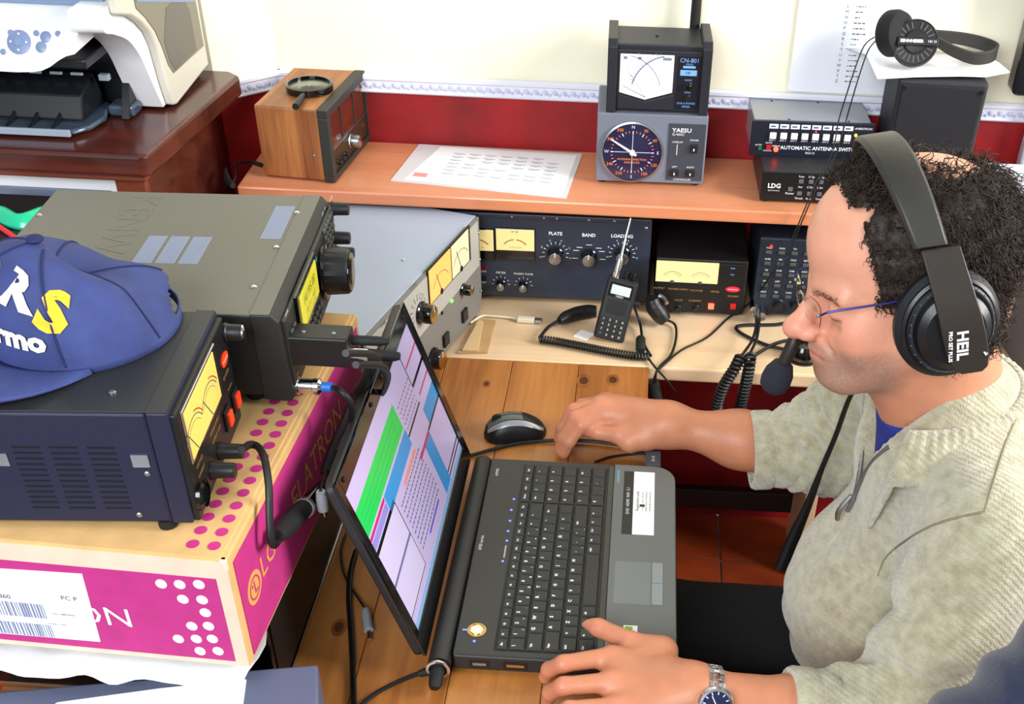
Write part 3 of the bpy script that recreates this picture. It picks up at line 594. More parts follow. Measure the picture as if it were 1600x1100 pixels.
MB().lathe([(.011, 0), (.011, .0012)], front(.068, -.004, .092) @ Matrix.Diagonal((1.1, .65, 1, 1)), 24).build('badge', 'red_orange', ps)
text(ps, 'white', [('DIAMOND', .0038, front(.068, -.0053, .092))])
text(ps, 'gold_print', [('VOLTAGE', .005, front(-.06, -.0042, .056)), ('POWER SUPPLY', .005, front(-.0, -.0042, .056)), ('GSV3000', .006, front(.064, -.0042, .076)), ('CURRENT', .005, front(-.06, -.0042, .045)), ('OUTPUT 13.8V', .005, front(-.0, -.0042, .045)), ('POWER', .0045, front(.068, -.0042, .058))])
for x, z in ((.04, .038), (.074, .038)):
    box('switch_bezel', 'black_plastic', ps, x-.010, x+.010, -.007, -.004, z-.012, z+.012, .001); box('rocker_switch', 'red_orange', ps, x-.0065, x+.0065, -.0105, -.006, z-.008, z+.008, .0015)
for x, z in ((-.002, .026), (-.034, .026)): knob(ps, 'black_plastic', None, x, -.004, z, .0085, .024, name='terminal_post', mark=False, seg=20)
MB().lathe([(.016, 0), (.016, .004), (.012, .006), (.012, .002)], front(-.075, -.004, .028), 24).build('socket_ring', 'black_gloss', ps, smooth=True)
knob(ps, 'black_plastic', 'chrome', .088, -.004, .112, .009, .018)
for i in range(3):
    for j in range(12): MB().box(-PW/2-.0005, -PW/2+.001, .070+.034*i-.0125, .070+.034*i+.0125, .024+.0065*j-.0009, .024+.0065*j+.0009).build('vent_slot', 'black', ps)
for y, z in ((.034, .066), (.052, .016), (.22, .016)): screw(ps, 'steel', (-PW/2, y, z), (-1, 0, 0), .003)
for x, y in ((-.06, .06), (.06, .06), (-.06, .2)): screw(ps, 'steel', (x, y, PH+.0008), (0, 0, 1), .0035)
for y in (.037, .165): box('tape_patch', 'chrome', ps, -PW/2-.0012, -PW/2, y-.008, y+.008, .074, .088, .0003)
for x in (-.085, .085):
    for y in (.03, .3): MB().cyl((x, y, -.002), (x, y, .007), .009).build('foot', 'rubber', ps)
# transceiver
mat('olive_grey', (106, 103, 92), .5, bump=(420, .15)); mat('olive_dark', (38, 38, 38), .5, bump=(420, .15)); mat('rig_panel', (40, 41, 40), .45); mat('lcd_amber', (214, 206, 60), .35, emit=.25, var=(30, .08)); mat('slot_blue', (150, 162, 190), .5)
kw = thing('base_transceiver', 'large olive grey base transceiver with yellow display and big tuning dial', 'transceiver', (-.385, 1.197, BT+.0138), math.radians(93.2))
KW, KD, KH = .298, .335, .1025
box('case', 'olive_dark', kw, -KW/2, KW/2, .024, KD, 0, KH, .003); ct = box('case_top', 'olive_grey', kw, -KW/2-.0005, KW/2+.0005, .024, KD+.0005, KH-.0015, KH+.0008, .0008)
fr = MB().prism([(.026, -.004), (.026, KH+.001), (.004, KH+.001), (-.004, KH-.008), (-.008, .0), (-.004, -.006)], -KW/2-.002, KW/2+.002, 'yz').build('front_frame', 'olive_dark', kw, .0015)
box('frame_top', 'olive_grey', fr, -KW/2-.001, KW/2+.001, .005, .0255, KH+.0008, KH+.0018, .0004)
box('front_panel', 'rig_panel', kw, -KW/2+.006, KW/2-.006, -.0095, -.004, .004, KH-.01, .001)
LC = [lp(kw, u, v, -.011) for u, v in ((453, 446), (482, 397), (495, 467), (468, 499))]
lx0, lx1 = -.092, .0; lz0, lz1 = .050, .092
box('display_bezel', 'black_gloss', kw, lx0-.008, lx1+.008, -.0135, -.009, lz0-.007, lz1+.006, .0012)
lcd = box('display', 'lcd_amber', kw, lx0, lx1, -.0145, -.013, lz0, lz1, .0003)
text(lcd, mat('lcd_ink', (150, 142, 30), .5), [('14.195.00', .016, front(-.046, -.0147, .078)), ('USB  FIL-A  AGC', .007, front(-.046, -.0147, .063)), ('S 1 3 5 7 9 +20 +40', .006, front(-.046, -.0147, .055))])
knob(kw, 'black_plastic', 'black_gloss', .052, -.009, .05, .029, .034, name='tuning_dial', cap=.8, mark=False, seg=44)
MB().lathe([(.034, 0), (.034, .004), (.031, .006)], front(.052, -.0095, .05), 40).build('dial_ring', 'black_gloss', kw, smooth=True)
for x, z, rr in ((.138, .092, .0085), (.126, .058, .0085), (.14, .03, .008), (-.118, .032, .0075), (-.136, .06, .006)): knob(kw, 'black_plastic', None, x, -.009, z, rr, .022, mark=False, seg=22)
btn = box('button', mat('btn_dark', (74, 76, 72), .5), kw, -.0045, .0045, -.003, 0, -.0028, .0028, .0008); ft = True
for ix in range(5):
    for iz in range(5):
        o = btn if ft else inst(btn, kw); o.location = (.078+.0125*ix, -.0095, .062+.0095*iz-.0); ft = False
        if o.location.z > KH-.008: o.location.z = .052; 
for ix in range(6):
    o = inst(btn, kw); o.location = (-.13+.013*(ix % 2), -.0095, .048+.012*(ix//2))
for ix in range(8):
    for iz in range(2): o = inst(btn, kw); o.location = (-.082+.0135*ix, -.0095, .016+.012*iz)
text(kw, 'print_white', [(t, .0042, front(x, -.0097, z)) for t, x, z in (('PROC', -.08, .036), ('VOX', -.066, .036), ('NB', -.053, .036), ('NR', -.04, .036), ('BC', -.026, .036), ('AF GAIN', .14, .105), ('RF', .126, .071), ('POWER', -.136, .098), ('MIC', -.13, .018), ('PHONES', -.135, .012), ('SPLIT', .085, .11), ('A/B', .1, .11))])
MB().lathe([(.003, 0), (.003, .0015)], front(.02, -.0095, .082), 12).build('indicator_lamp', mat('teal_lamp', (20, 130, 120), .3, emit=.4), kw)
vt = MB()
Y2 = lambda u, v: lp(kw, u, v, zl=KH+.001)
a, b = Y2(250, 410), Y2(330, 372)
def vents(x0, x1, y0, y1, n=14):
    m_ = MB()
    for i in range(n):
        y = y0+(y1-y0)*i/n; m_.box(x0, x1, y, y+(y1-y0)/n*.55, KH+.0005, KH+.0012)
    o = m_.build('vent_grille', 'slot_blue', kw); o['kind'] = 'stuff'
c_ = Y2(268, 390)
for k in range(3): vents(c_.x-.034, c_.x+.034, c_.y-.012-.026*(k-1)-.0, c_.y+.010-.026*(k-1), 12)
c_ = Y2(434, 347); vents(c_.x-.045, c_.x+.045, c_.y-.012, c_.y+.012, 12)
ttl = MB(); V, Fs = textmesh('KENWOOD', .054, 0, .0005); cc = Y2(186, 366)
Mt = FR((cc.x-.034, cc.y, KH+.0008), (-1, 0, 0), (0, -1, 0)); ttl.add([Mt @ Vector(p) for p in V], Fs); ttl.build('embossed_lettering', 'olive_grey', kw, .0003)
for u, v in ((270, 576), (464, 333), (432, 387), (397, 449), (180, 411), (62, 337)):
    p = Y2(u, v)
    if abs(p.x) < KW/2 and p.y > .02: screw(kw, 'chrome', (p.x, p.y, KH+.001), (0, 0, 1), .0035)
for x in (-.13, .13): MB().cyl((x, .04, -.0115), (x, .04, 0), .011).build('foot', 'rubber', kw); MB().cyl((x, .165, -.0115), (x, .165, 0), .011).build('foot', 'rubber', kw)
for x in (-.04, ): MB().cyl((x, .2, -.0115), (x, .2, 0), .011).build('foot', 'rubber', kw)
# adaptor box plugged in the front, and the round microphone plug
ap = at(441, 548, x=-.378); ad = thing('plug_adaptor_box', 'small black adaptor box plugged into the big transceiver front', 'adaptor', (-.376, ap.y+.012, ap.z+.004), 0)
box('body', 'black_plastic', ad, 0, .072, -.016, .016, -.020, .016, .002); 
for x in (.022, .055): screw(ad, 'steel', (x, -.004, .016), (0, 0, 1), .0025)
MB().lathe([(.0075, 0), (.0075, .018), (.0065, .02)], FR((.072, -.005, -.008), (0, 1, 0), (0, 0, 1)), 16).build('plug', 'chrome', ad, smooth=True)
MB().lathe([(.007, 0), (.006, .03), (.004, .036)], FR((.09, -.005, -.008), (0, 1, 0), (0, 0, 1)), 14).build('plug_boot', 'rubber', ad, smooth=True)
MB().lathe([(.0055, 0), (.0055, .03), (.003, .04)], FR((.072, .008, .002), (0, 1, 0), (0, 0, 1)), 14).build('plug_boot', 'rubber', ad, smooth=True)
mp_ = at(455, 603, x=-.376); mc = thing('microphone_plug', 'chrome screw ring microphone plug with blue sleeve and black lead', 'plug', (-.377, mp_.y, mp_.z+.001))
MX = lambda x: FR((x, 0, 0), (0, 1, 0), (0, 0, 1))
MB().lathe([(.0105, 0), (.0105, .01), (.0085, .011), (.0085, .026), (.0095, .027), (.0095, .033), (.006, .036)], MX(0), 20).build('collar', 'chrome', mc, smooth=True)
MB().lathe([(.0055, 0), (.0055, .012)], MX(.036), 16).build('sleeve', mat('sleeve_blue', (40, 120, 220), .4), mc, smooth=True)
def rel(o, pts): return [Vector(p)-o.location for p in pts]
cw = [(-.329, mp_.y, mp_.z), at(530, 610, x=-.312), at(548, 630, x=-.30), at(548, 655, x=-.305), at(540, 680, x=-.315), at(528, 705, x=-.322)]
MB().tube(rel(mc, cw), .0038, 10, 6).build('lead', 'cable', mc, smooth=True)
# ------------------------------------------------------------------ grey linear unit on the desk, front turned to the right
mat('sky_sheen_top', (168, 178, 196), .45, var=(5, .03)); mat('unit_grey', (118, 116, 112), .5, bump=(300, .08)); mat('unit_silver', (172, 170, 162), .45); mat('meter_orange', (250, 176, 96), .4, emit=.35); mat('meter_cream', (226, 214, 176), .4, emit=.08)  # pale blue of the case top is sky reflection put into the colour
gu = thing('grey_meter_unit', 'pale grey amplifier with two lit meters standing behind the laptop lid', 'amplifier', ((-.262-.376)/2+.003, (1.769+1.358)/2, .006), math.radians(75.5))
GW, GD, GH = .428, .32, .176
box('case', 'unit_grey', gu, -GW/2, GW/2, .004, GD, 0, GH, .002); box('case_top', 'sky_sheen_top', gu, -GW/2, GW/2, .004, GD, GH-.001, GH+.0012, .0008)
MB().prism([(-GW/2, .03), (-GW/2, GH), (GW/2, GH), (GW/2, .03), (GW/2-.01, .004), (-GW/2+.01, .004)], -.002, .006, 'xz').build('front_panel', 'unit_grey', gu, .001)
def LX(u, v, y=-.002): return lp(gu, u, v, y)
s0, s1 = LX(734, 415), LX(560, 590)
MB().prism([(-GW/2+.004, .085), (-GW/2+.004, GH-.004), (GW/2-.008, GH-.004), (GW/2-.008, GH-.086)], -.0032, -.001, 'xz').build('silver_panel', 'unit_silver', gu, .0005)
mf = [LX(*p) for p in ((730.5, 352), (735, 408), (671, 467), (667, 427))]
mx0, mx1 = mf[3].x, mf[0].x; mz0 = (mf[1].z+mf[2].z)/2; mz1 = (mf[0].z+mf[3].z)/2
box('meter_frame', 'black', gu, mx0-.003, mx1+.003, -.0045, -.002, mz0-.003, mz1+.003, .0005)
xm = mx0+(mx1-mx0)*.52
for a, b, m_ in ((mx0, xm-.002, 'meter_orange'), (xm+.002, mx1-.006, 'meter_cream')):
    w_ = box('meter_window', m_, gu, a, b, -.0055, -.004, mz0, mz1, .0003); k = MB(); cx = (a+b)/2
    arc(k, cx, mz0, (mz1-mz0)*.62, 35, 145, .001, -.0058); k.tube([(cx, -.006, mz0+.003), (cx-.016, -.006, mz0+(mz1-mz0)*.7)], .0005, 5); k.build('needle_and_scale', 'ink', w_)
    MB().lathe([(.005, 0), (.005, .001)], front(cx, -.0055, mz0+.002), 12).build('needle_hub', 'black', w_)
for u, v, rr, h in ((656, 488, .016, .022), (722, 452, .0095, .016), (676, 560, .017, .016)):
    p = LX(u, v); knob(gu, 'black_gloss', 'gold', p.x, -.003, p.z, rr, h, cap=.82)
for u, v in ((724, 492), (695, 530)):
    p = LX(u, v); box('toggle_switch', 'black_plastic', gu, p.x-.010, p.x+.010, -.007, -.002, p.z-.011, p.z+.011, .001)
p = LX(705, 470); MB().lathe([(.003, 0), (.003, .002), (.001, .0035)], front(p.x, -.002, p.z), 12).build('indicator_lamp', 'led_green', gu)
p = LX(690, 489); MB().lathe([(.003, 0), (.003, .002)], front(p.x, -.002, p.z), 12).build('jack', 'black', gu)
mb = MB()
for (u, v), rad in (((652, 486), .026), ((604, 536), .026)):
    c_ = LX(u, v)
    for k in range(11):
        a = math.radians(-30+24*k); Q = front(c_.x+rad*math.cos(a), -.0034, c_.z+rad*math.sin(a)); mtext(mb, str(k), .0065, Q)
        mb.box(-.0004, .0004, -.002, .002, 0, .0003, front(c_.x+rad*.78*math.cos(a), -.0034, c_.z+rad*.78*math.sin(a)) @ Matrix.Rotation(a-PI/2, 4, 'Z'))
for t, u, v in (('LOAD', 645, 446), ('TUNE', 597, 507), ('PLATE', 684, 459), ('POWER', 718, 423)): q = LX(u, v); mtext(mb, t, .007, front(q.x, -.0034, q.z))
mb.build('lettering', 'black', gu)
for x in (-GW/2+.012, GW/2-.006):
    for z in (.04, .1, .15): screw(gu, 'steel', (x, -.003, z), (0, -1, 0), .003)
p = lp(gu, 631, 407, zl=GH+.0012); screw(gu, 'chrome', (p.x, p.y, GH+.0012), (0, 0, 1), .0035)
for x in (-.18, .18):
    for y in (.03, .28): MB().cyl((x, y, -.0055), (x, y, 0), .01).build('foot', 'rubber', gu)
# ------------------------------------------------------------------ under the shelf
mat('amp_blue', (46, 52, 66), .42, bump=(400, .1)); mat('meter_yellow', (244, 226, 156), .4, emit=.1)
AY = 1.812; am = thing('linear_amplifier', 'wide dark blue linear amplifier with plate band and loading knobs', 'amplifier', (-.166, AY, .012), math.radians(.8))
AW, AH = .392, .157
box('case', 'amp_blue', am, -AW/2, AW/2, .006, .165, 0, AH, .003); box('front_panel', 'amp_blue', am, -AW/2, AW/2, 0, .008, 0, AH+.002, .002)
box('top_rail', 'amp_blue', am, -AW/2, AW/2, -.004, .006, AH-.006, AH+.003, .002)
def AX(u, v, y=-.001): return lp(am, u, v, y)
for i, (u0, u1) in enumerate(((722, 771), (776, 835))):
    a = AX(u0, 388); b = AX(u1, 358); h0 = AX(u1, 405)
    box('meter_housing', 'black_gloss', am, a.x-.001, b.x+.001, -.006, 0, h0.z, b.z+.001, .001)
    w_ = box('meter_window', 'meter_yellow', am, a.x, b.x, -.007, -.005, a.z, b.z, .0004); k = MB(); k2 = MB(); cx = (a.x+b.x)/2; hz = a.z+.002
    arc(k, cx, hz-.006, .024, 95, 140, .0016, -.0073); arc(k2, cx, hz-.006, .024, 40, 85, .0016, -.0073); k.build('scale_print', mat('green_ink', (70, 120, 50), .6), w_); k2.build('scale_print', 'red', w_)
    text(w_, 'ink', [('IP  RF', .005, front(cx, -.0071, b.z-.004)), ('0  2  4  6  8', .004, front(cx, -.0071, a.z+.006))])
for t, u, v, kz in (('PLATE', 868, 400, 365), ('BAND', 920, 403, 367.5), ('LOADING', 972, 400, 369)):
    p = AX(u, v); knob(am, 'black_gloss', 'steel', p.x, -.001, p.z+.004, .0125, .02, cap=.86); q = AX(u, kz)
    text(am, 'print_white', [(t, .0085, front(q.x, -.0013, q.z), dict(bold=.03))]); mb = MB()
    for k in range(11):
        a = math.radians(-15+21*k); c_ = (p.x+.021*math.cos(a), p.z+.004+.021*math.sin(a))
        if t == 'BAND':
            if k in (0, 2, 3, 5, 7, 8, 10): mb.box(-.005, .005, -.0005, .0005, 0, .0003, front(c_[0]+.004*math.cos(a), -.0013, c_[1]))
        else:
            mb.box(-.0005, .0005, -.0022, .0022, 0, .0003, front(c_[0], -.0013, c_[1]) @ Matrix.Rotation(a-PI/2, 4, 'Z'))
            if k % 2 == 0: mtext(mb, str(k), .005, front(p.x+.027*math.cos(a), -.0013, p.z+.004+.027*math.sin(a)))
    mb.build('scale_print', 'print_white', am)
for t, u, v in (('METER', 783, 445), ('WARN TUNE', 818, 447)):
    p = AX(u, v); knob(am, 'black_gloss', 'steel', p.x, -.001, p.z+.002, .0078, .014, cap=.86); mb = MB(); mtext(mb, t, .0058, front(p.x, -.0013, p.z+.024))
    for k in range(7):
        a = math.radians(0+30*k); mb.box(-.0004, .0004, -.0016, .0016, 0, .0003, front(p.x+.0145*math.cos(a), -.0013, p.z+.002+.0145*math.sin(a)) @ Matrix.Rotation(a-PI/2, 4, 'Z'))
    mb.build('scale_print', 'print_white', am)
for v, m_, t in ((418, 'led_off', 'OPER'), (435, 'black', 'STBY')):
    p = AX(755, v); box('rocker_switch', m_, am, p.x-.006, p.x+.006, -.004, 0, p.z-.004, p.z+.004, .0008); text(am, 'print_white', [(t, .0045, front(p.x, -.0013, p.z-.0075))])
for u in (800, 850, 870, 920, 960): p = AX(u, 344); screw(am, 'steel', (p.x, -.004, AH-.002), (0, -1, 0), .0022)
for x in (-AW/2+.01, AW/2-.01): screw(am, 'steel', (x, -.001, AH-.014), (0, -1, 0), .0028); 
for x in (-.17, .17):
    for y in (.02, .14): MB().cyl((x, y, -.0115), (x, y, 0), .011).build('foot', 'rubber', am)
# second meter supply
mat('ps2_black', (22, 21, 22), .4, bump=(400, .06)); p0 = at(1014, 491, z=0); p1 = at(1160, 496, z=0)
s2 = thing('twin_meter_supply', 'black power supply with wide twin meter window under the shelf', 'power supply', ((p0.x+p1.x)/2+.003, 1.792, .008), 0); hw_ = (p1.x-p0.x)/2-.004
box('case', 'ps2_black', s2, -hw_, hw_, .008, .19, 0, .102, .003); box('front_panel', 'ps2_black', s2, -hw_, hw_, 0, .01, 0, .104, .002); box('front_plate', 'black', s2, -hw_+.004, hw_-.004, -.002, .001, .003, .098, .001)
a = lp(s2, 1024, 439, -.003); b = lp(s2, 1124, 412, -.003)
w_ = box('meter_window', 'meter_yellow', s2, a.x, b.x, -.004, -.001, a.z, b.z, .0005); k = MB(); k2 = MB()
for f_ in (.27, .72):
    cx = a.x+(b.x-a.x)*f_; arc(k, cx, a.z, .02, 40, 140, .0008, -.0043); arc(k2, cx, a.z, .016, 40, 140, .0006, -.0043); k.ball((cx, -.004, a.z+.001), (.004, .001, .003), 10, 6)
k.build('scale_print', 'ink', w_); k2.build('scale_print', 'gold_print', w_)
c_ = lp(s2, 1145, 452, -.002); MB().lathe([(.0125, 0), (.0125, .001)], FR((c_.x, -.002, c_.z), (1, 0, 0), (0, 0, 1)) @ Matrix.Diagonal((1, .42, 1, 1)), 24).build('badge', mat('badge_red', (235, 40, 60), .4), s2); text(s2, 'white', [('DIAMOND', .0036, front(c_.x, -.0032, c_.z))])
text(s2, 'gold_print', [(t, .005, front(lp(s2, u, v).x, -.0022, lp(s2, u, v).z)) for t, u, v in (('OUTPUT', 1030, 449), ('POWER SUPPLY', 1060, 451), ('VOLTAGE', 1088, 453), ('METER', 1117, 455), ('GSV3000', 1145, 462), ('VOLTS', 1060, 468), ('CURRENT', 1086, 469))])
for u in (1111, 1145): c_ = lp(s2, u, 478, -.002); box('rocker_switch', 'lamp_red' if u < 1120 else 'red', s2, c_.x-.005, c_.x+.005, -.006, -.001, c_.z-.005, c_.z+.005, .001)
for u in (1059, 1087): c_ = lp(s2, u, 481, -.002); knob(s2, 'black_plastic', None, c_.x, -.002, c_.z, .0055, .010, mark=False)
for u in (1136,): c_ = lp(s2, u, 419, -.002); text(s2, 'lcd_blue', [('FINE', .004, front(c_.x+.01, -.0022, c_.z)), ('ADJ', .004, front(c_.x+.01, -.0022, c_.z-.012))])
for x in (-hw_+.012, hw_-.012):
    for y in (.02, .17): MB().cyl((x, y, -.0075), (x, y, 0), .009).build('foot', 'rubber', s2)
# compact transceiver at the right
mat('rig_blue', (30, 36, 48), .42, bump=(400, .06)); p0 = at(1170, 497, z=0)
x2 = thing('compact_transceiver', 'dark compact transceiver with many small buttons under the shelf end', 'transceiver', (p0.x+.128, 1.800, .01), 0)
box('case', 'rig_blue', x2, -.125, .125, .01, .18, 0, .142, .003); box('front_panel', 'rig_blue', x2, -.125, .125, 0, .012, -.002, .145, .003)
bt = box('button', 'btn_dark', x2, -.0055, .0055, -.0025, 0, -.003, .003, .0008); ft = True; rnd = random.Random(5); mb = MB()
for i in range(6):
    for j in range(5):
        if (i > 3 and j < 3): continue
        o = bt if ft else inst(bt, x2); ft = False; o.location = (-.108+.022*i, 0, .035+.021*j); mtext(mb, rnd.choice(['TX', 'CAR', 'KEY', 'VOX', 'AGC', 'NR', 'IF', 'M.IN']), .0048, front(-.108+.022*i, -.0003, .035+.021*j+.0075))
mb.build('lettering', 'print_white', x2); MB().lathe([(.0025, 0), (.0025, .002)], front(-.105, -.001, .13), 10).build('indicator_lamp', 'led_red', x2)
knob(x2, 'black_plastic', 'black_gloss', .055, 0, .05, .03, .026, name='tuning_dial', mark=False, seg=36)
for x, z in ((-.05, .022), (-.015, .022), (-.08, .02)): knob(x2, 'black_plastic', None, x, 0, z, .009, .016, mark=False)
for x in (-.1, .1):
    for y in (.02, .16): MB().cyl((x, y, -.0095), (x, y, 0), .01).build('foot', 'rubber', x2)
# dark gap filler behind: grey tower at far right under the shelf
gt = thing('grey_speaker_box', 'grey loudspeaker with a cable under the right shelf end', 'speaker', (.72, 1.655, 0), math.radians(8))
box('cabinet', mat('mid_grey', (112, 112, 118), .6), gt, -.06, .06, 0, .10, 0, .17, .005); box('grille', mat('mid_grey2', (84, 84, 90), .8, bump=(900, .3)), gt, -.054, .054, -.004, .001, .008, .162, .003)
# ------------------------------------------------------------------ hand held radio leaning back
h0 = at(950, 532, z=.004); hh = thing('handheld_radio', 'black handheld radio with keypad and grey display standing on the counter', 'handheld radio', (h0.x, h0.y, .004), rot=(math.radians(-20), math.radians(11), math.radians(-4)))
hw_, hH, hD = .0265, .106, .032
mat('ht_black', (30, 31, 35), .42); box('body', 'ht_black', hh, -hw_, hw_, 0, hD, 0, hH, .004, bseg=3)
fp = box('front_plate', 'black_plastic', hh, -hw_+.002, hw_-.002, -.0025, .001, .002, hH-.002, .003)
box('display_bezel', 'black_gloss', hh, -.020, .020, -.0042, -.002, .075, .1, .002); box('display', mat('lcd_grey', (200, 206, 204), .3), hh, -.0165, .0165, -.0048, -.003, .080, .096, .0008)
text(hh, 'print_white', [('YAESU', .0045, front(0, -.0043, .0772))])
mb = MB()
for i in range(9): mb.box(-.017, .017, -.0034, -.002, .047+.0027*i, .0483+.0027*i)
mb.build('speaker_grille', 'rubber', hh)
kb = box('key', 'ht_black', hh, -.0042, .0042, -.0046, -.002, -.0026, .0026, .0008); ft = True; mb = MB(); ks = '123A456B789C*0#D'
for i in range(4):
    for j in range(4):
        o = kb if ft else inst(kb, hh); ft = False; o.location = (-.0165+.011*i, 0, .036-.0088*j); mtext(mb, ks[j*4+i], .0056, front(-.0165+.011*i, -.0047, .036-.0088*j), bold=.02)
mb.build('lettering', mat('key_print', (196, 192, 170), .6), hh)
MB().lathe([(.007, 0), (.007, .008), (.0055, .009), (.0055, .03), (.004, .034), (.0026, .036), (.0022, .10)], Matrix.Translation((-.014, .016, hH)), 16).build('antenna', ['chrome'][0], hh, smooth=True)
for x in (.004, .018): MB().lathe([(.0055, 0), (.0055, .012), (.0045, .013)], Matrix.Translation((x, .016, hH)), 14).build('top_knob', 'black_gloss', hh, smooth=True)
MB().lathe([(.005, 0), (.005, .01), (.003, .012)], FR((hw_, .016, .07), (0, 1, 0), (0, 0, 1)), 12).build('side_plug', 'rubber', hh, smooth=True)
def coil(path, R_, wire, turns, seg=6, per=9):
    P = spline(path, 12); n = len(P); L_ = [0]
    for i in range(1, n): L_.append(L_[-1]+(P[i]-P[i-1]).length)
    out = []; N = turns*per; u = None
    for k in range(N+1):
        s = L_[-1]*k/N; i = min(max(int(np.searchsorted(L_, s)), 1), n-1); f_ = (s-L_[i-1])/max(L_[i]-L_[i-1], 1e-9); p = P[i-1].lerp(P[i], f_); t = (P[i]-P[i-1]).normalized()
        u = t.orthogonal().normalized() if u is None else (u-t*u.dot(t)).normalized(); v = t.cross(u); a = 2*PI*k/per; out.append(p+(u*math.cos(a)+v*math.sin(a))*R_)
    return MB().tube(out, wire, seg)
# car adaptor with coiled cord
Zc = .009
cp = [at(u, v, z=Zc) for u, v in ((843, 530), (868, 533), (905, 540), (950, 549), (990, 556), (1015, 557))]
ca = thing('car_adaptor_cord', 'black coiled cord with car adaptor plug lying before the handheld radio', 'coiled cord', (cp[0].x, cp[0].y, 0))
o = coil(rel(ca, cp), .0055, .0021, 40).build('coil', 'cable', ca, smooth=True)
ad_ = [at(u, v, z=z_) for u, v, z_ in ((843, 528, .008), (856, 512, .01), (872, 502, .012), (882, 497, .014))]
MB().tube(rel(ca, ad_), .003, 8, 4).build('lead', 'cable', ca, smooth=True)
ad_ = [at(u, v, z=.014) for u, v in ((874, 502), (884, 496), (902, 490), (920, 487), (932, 487))]
MB().tube(rel(ca, ad_), [.006, .011, .0125, .0125, .010], 14, 4).build('adaptor_plug', 'black_plastic', ca, smooth=True)
ad_ = [at(1017, 556, z=Zc), at(1010, 545, z=.008), at(1004, 530, z=.008), at(1000, 505, z=.012), at(992, 482, z=.035), at(990, 470, z=.06)]
MB().tube(rel(ca, ad_), .0024, 8, 5).build('lead', 'cable', ca, smooth=True)
fe = [at(1001, 548, z=.011), at(1001, 537, z=.011), at(1001, 528, z=.011)]; MB().tube(rel(ca, [fe[0], fe[0].lerp(fe[2], .12), fe[0].lerp(fe[2], .88), fe[2]]), [.006, .0085, .0085, .006], 14).build('ferrite_bead', 'rubber', ca, smooth=True)
# second charger plug
b0 = at(1035, 492, z=.015); c2 = thing('charger_plug', 'angled black charger plug with lead hanging over the counter edge', 'plug', (b0.x, b0.y, 0), 0)
pp = [at(u, v, z=z_) for u, v, z_ in ((1018, 466, .05), (1022, 478, .036), (1032, 492, .022), (1040, 502, .012))]
MB().tube(rel(c2, pp), [.012, .016, .0155, .011], 14, 4).build('plug_body', 'black_plastic', c2, smooth=True)
MB().tube(rel(c2, [at(1030, 462, z=.052), at(1037, 466, z=.05), at(1042, 474, z=.046)]), .004, 8, 3).build('plug_clip', 'steel', c2, smooth=True)
pp = [at(1042, 500, z=.012), at(1055, 508, z=.006), at(1056, 530, z=.005), at(1048, 555, z=.005), at(1033, 570, z=.006), at(1025, 583, z=.0), at(1024, 600, y=1.60), at(1024, 640, y=1.60)]
MB().tube(rel(c2, pp), .0022, 8, 5).build('lead', 'cable', c2, smooth=True)
# long leads over the counter
ll = thing('black_lead', 'thin black lead running across the counter to the edge', 'cable', (0, 1.62, 0))
pp = [at(1230, 400, y=1.772), at(1205, 430, y=1.765), at(1175, 470, z=.02), at(1140, 495, z=.004), at(1105, 527, z=.004), at(1065, 547, z=.004), at(1035, 572, z=.006), at(1024, 585, z=.002), at(1020, 610, y=1.605), at(1022, 635, y=1.605)]
MB().tube(rel(ll, pp), .0018, 8, 5).build('lead', 'cable', ll, smooth=True)
MB().tube(rel(ll, [at(1020, 596, y=1.603), at(1024, 625, y=1.60), at(1030, 650, y=1.60)]), [.010, .013, .012], 12, 4).build('inline_plug', 'rubber', ll, smooth=True)
MB().tube(rel(ll, [at(1012, 558, z=.004), at(1022, 572, z=.005), at(1040, 592, z=-.0), at(1055, 612, y=1.60)]), .0018, 8, 5).build('lead', 'cable', ll, smooth=True)
# hanging coiled microphone cord
pl_ = [at(1163, 520, y=1.70), at(1158, 556, y=1.60), at(1148, 575, y=1.585), at(1130, 605, y=1.58), at(1120, 640, y=1.58), at(1132, 662, y=1.58), at(1152, 650, y=1.58), at(1163, 610, y=1.58), at(1171, 570, y=1.585), at(1172, 556, y=1.60)]
hc_ = thing('hanging_coil_cord', 'black coiled microphone cord looped over the counter edge', 'coiled cord', (pl_[4].x, 1.58, 0))
coil(rel(hc_, pl_[1:]), .0078, .0028, 46).build('coil', 'cable', hc_, smooth=True)
MB().tube(rel(hc_, [at(1179, 484, y=1.78), at(1182, 505, y=1.73), at(1176, 530, y=1.67), at(1163, 550, y=1.605), pl_[1]]), .0026, 8, 5).build('lead', 'cable', hc_, smooth=True)
MB().tube(rel(hc_, [at(1186, 486, y=1.785), at(1186, 505, y=1.73), at(1182, 530, y=1.67), at(1173, 550, y=1.605), pl_[-1]]), .0026, 8, 5).build('lead', 'cable', hc_, smooth=True)
MB().cyl(at(1179, 486, y=1.77)-hc_.location, at(1179, 474, y=1.799)-hc_.location, .0085, .0085, 14).build('connector', 'chrome', hc_, smooth=True)
MB().cyl(at(1190, 495, y=1.77)-hc_.location, at(1192, 486, y=1.799)-hc_.location, .008, .008, 14).build('connector', 'chrome', hc_, smooth=True)
lo = thing('looped_lead', 'black lead looping on the counter behind the headset microphone', 'cable', (.22, 1.7, 0))
MB().tube(rel(lo, [at(1240, 500, z=.01), at(1215, 507, z=.004), at(1165, 508, z=.004), at(1150, 512, z=.004), at(1160, 522, z=.004), at(1195, 538, z=.004), at(1225, 546, z=.006), at(1250, 552, z=.01)]), .003, 8, 6).build('lead', 'cable', lo, smooth=True)
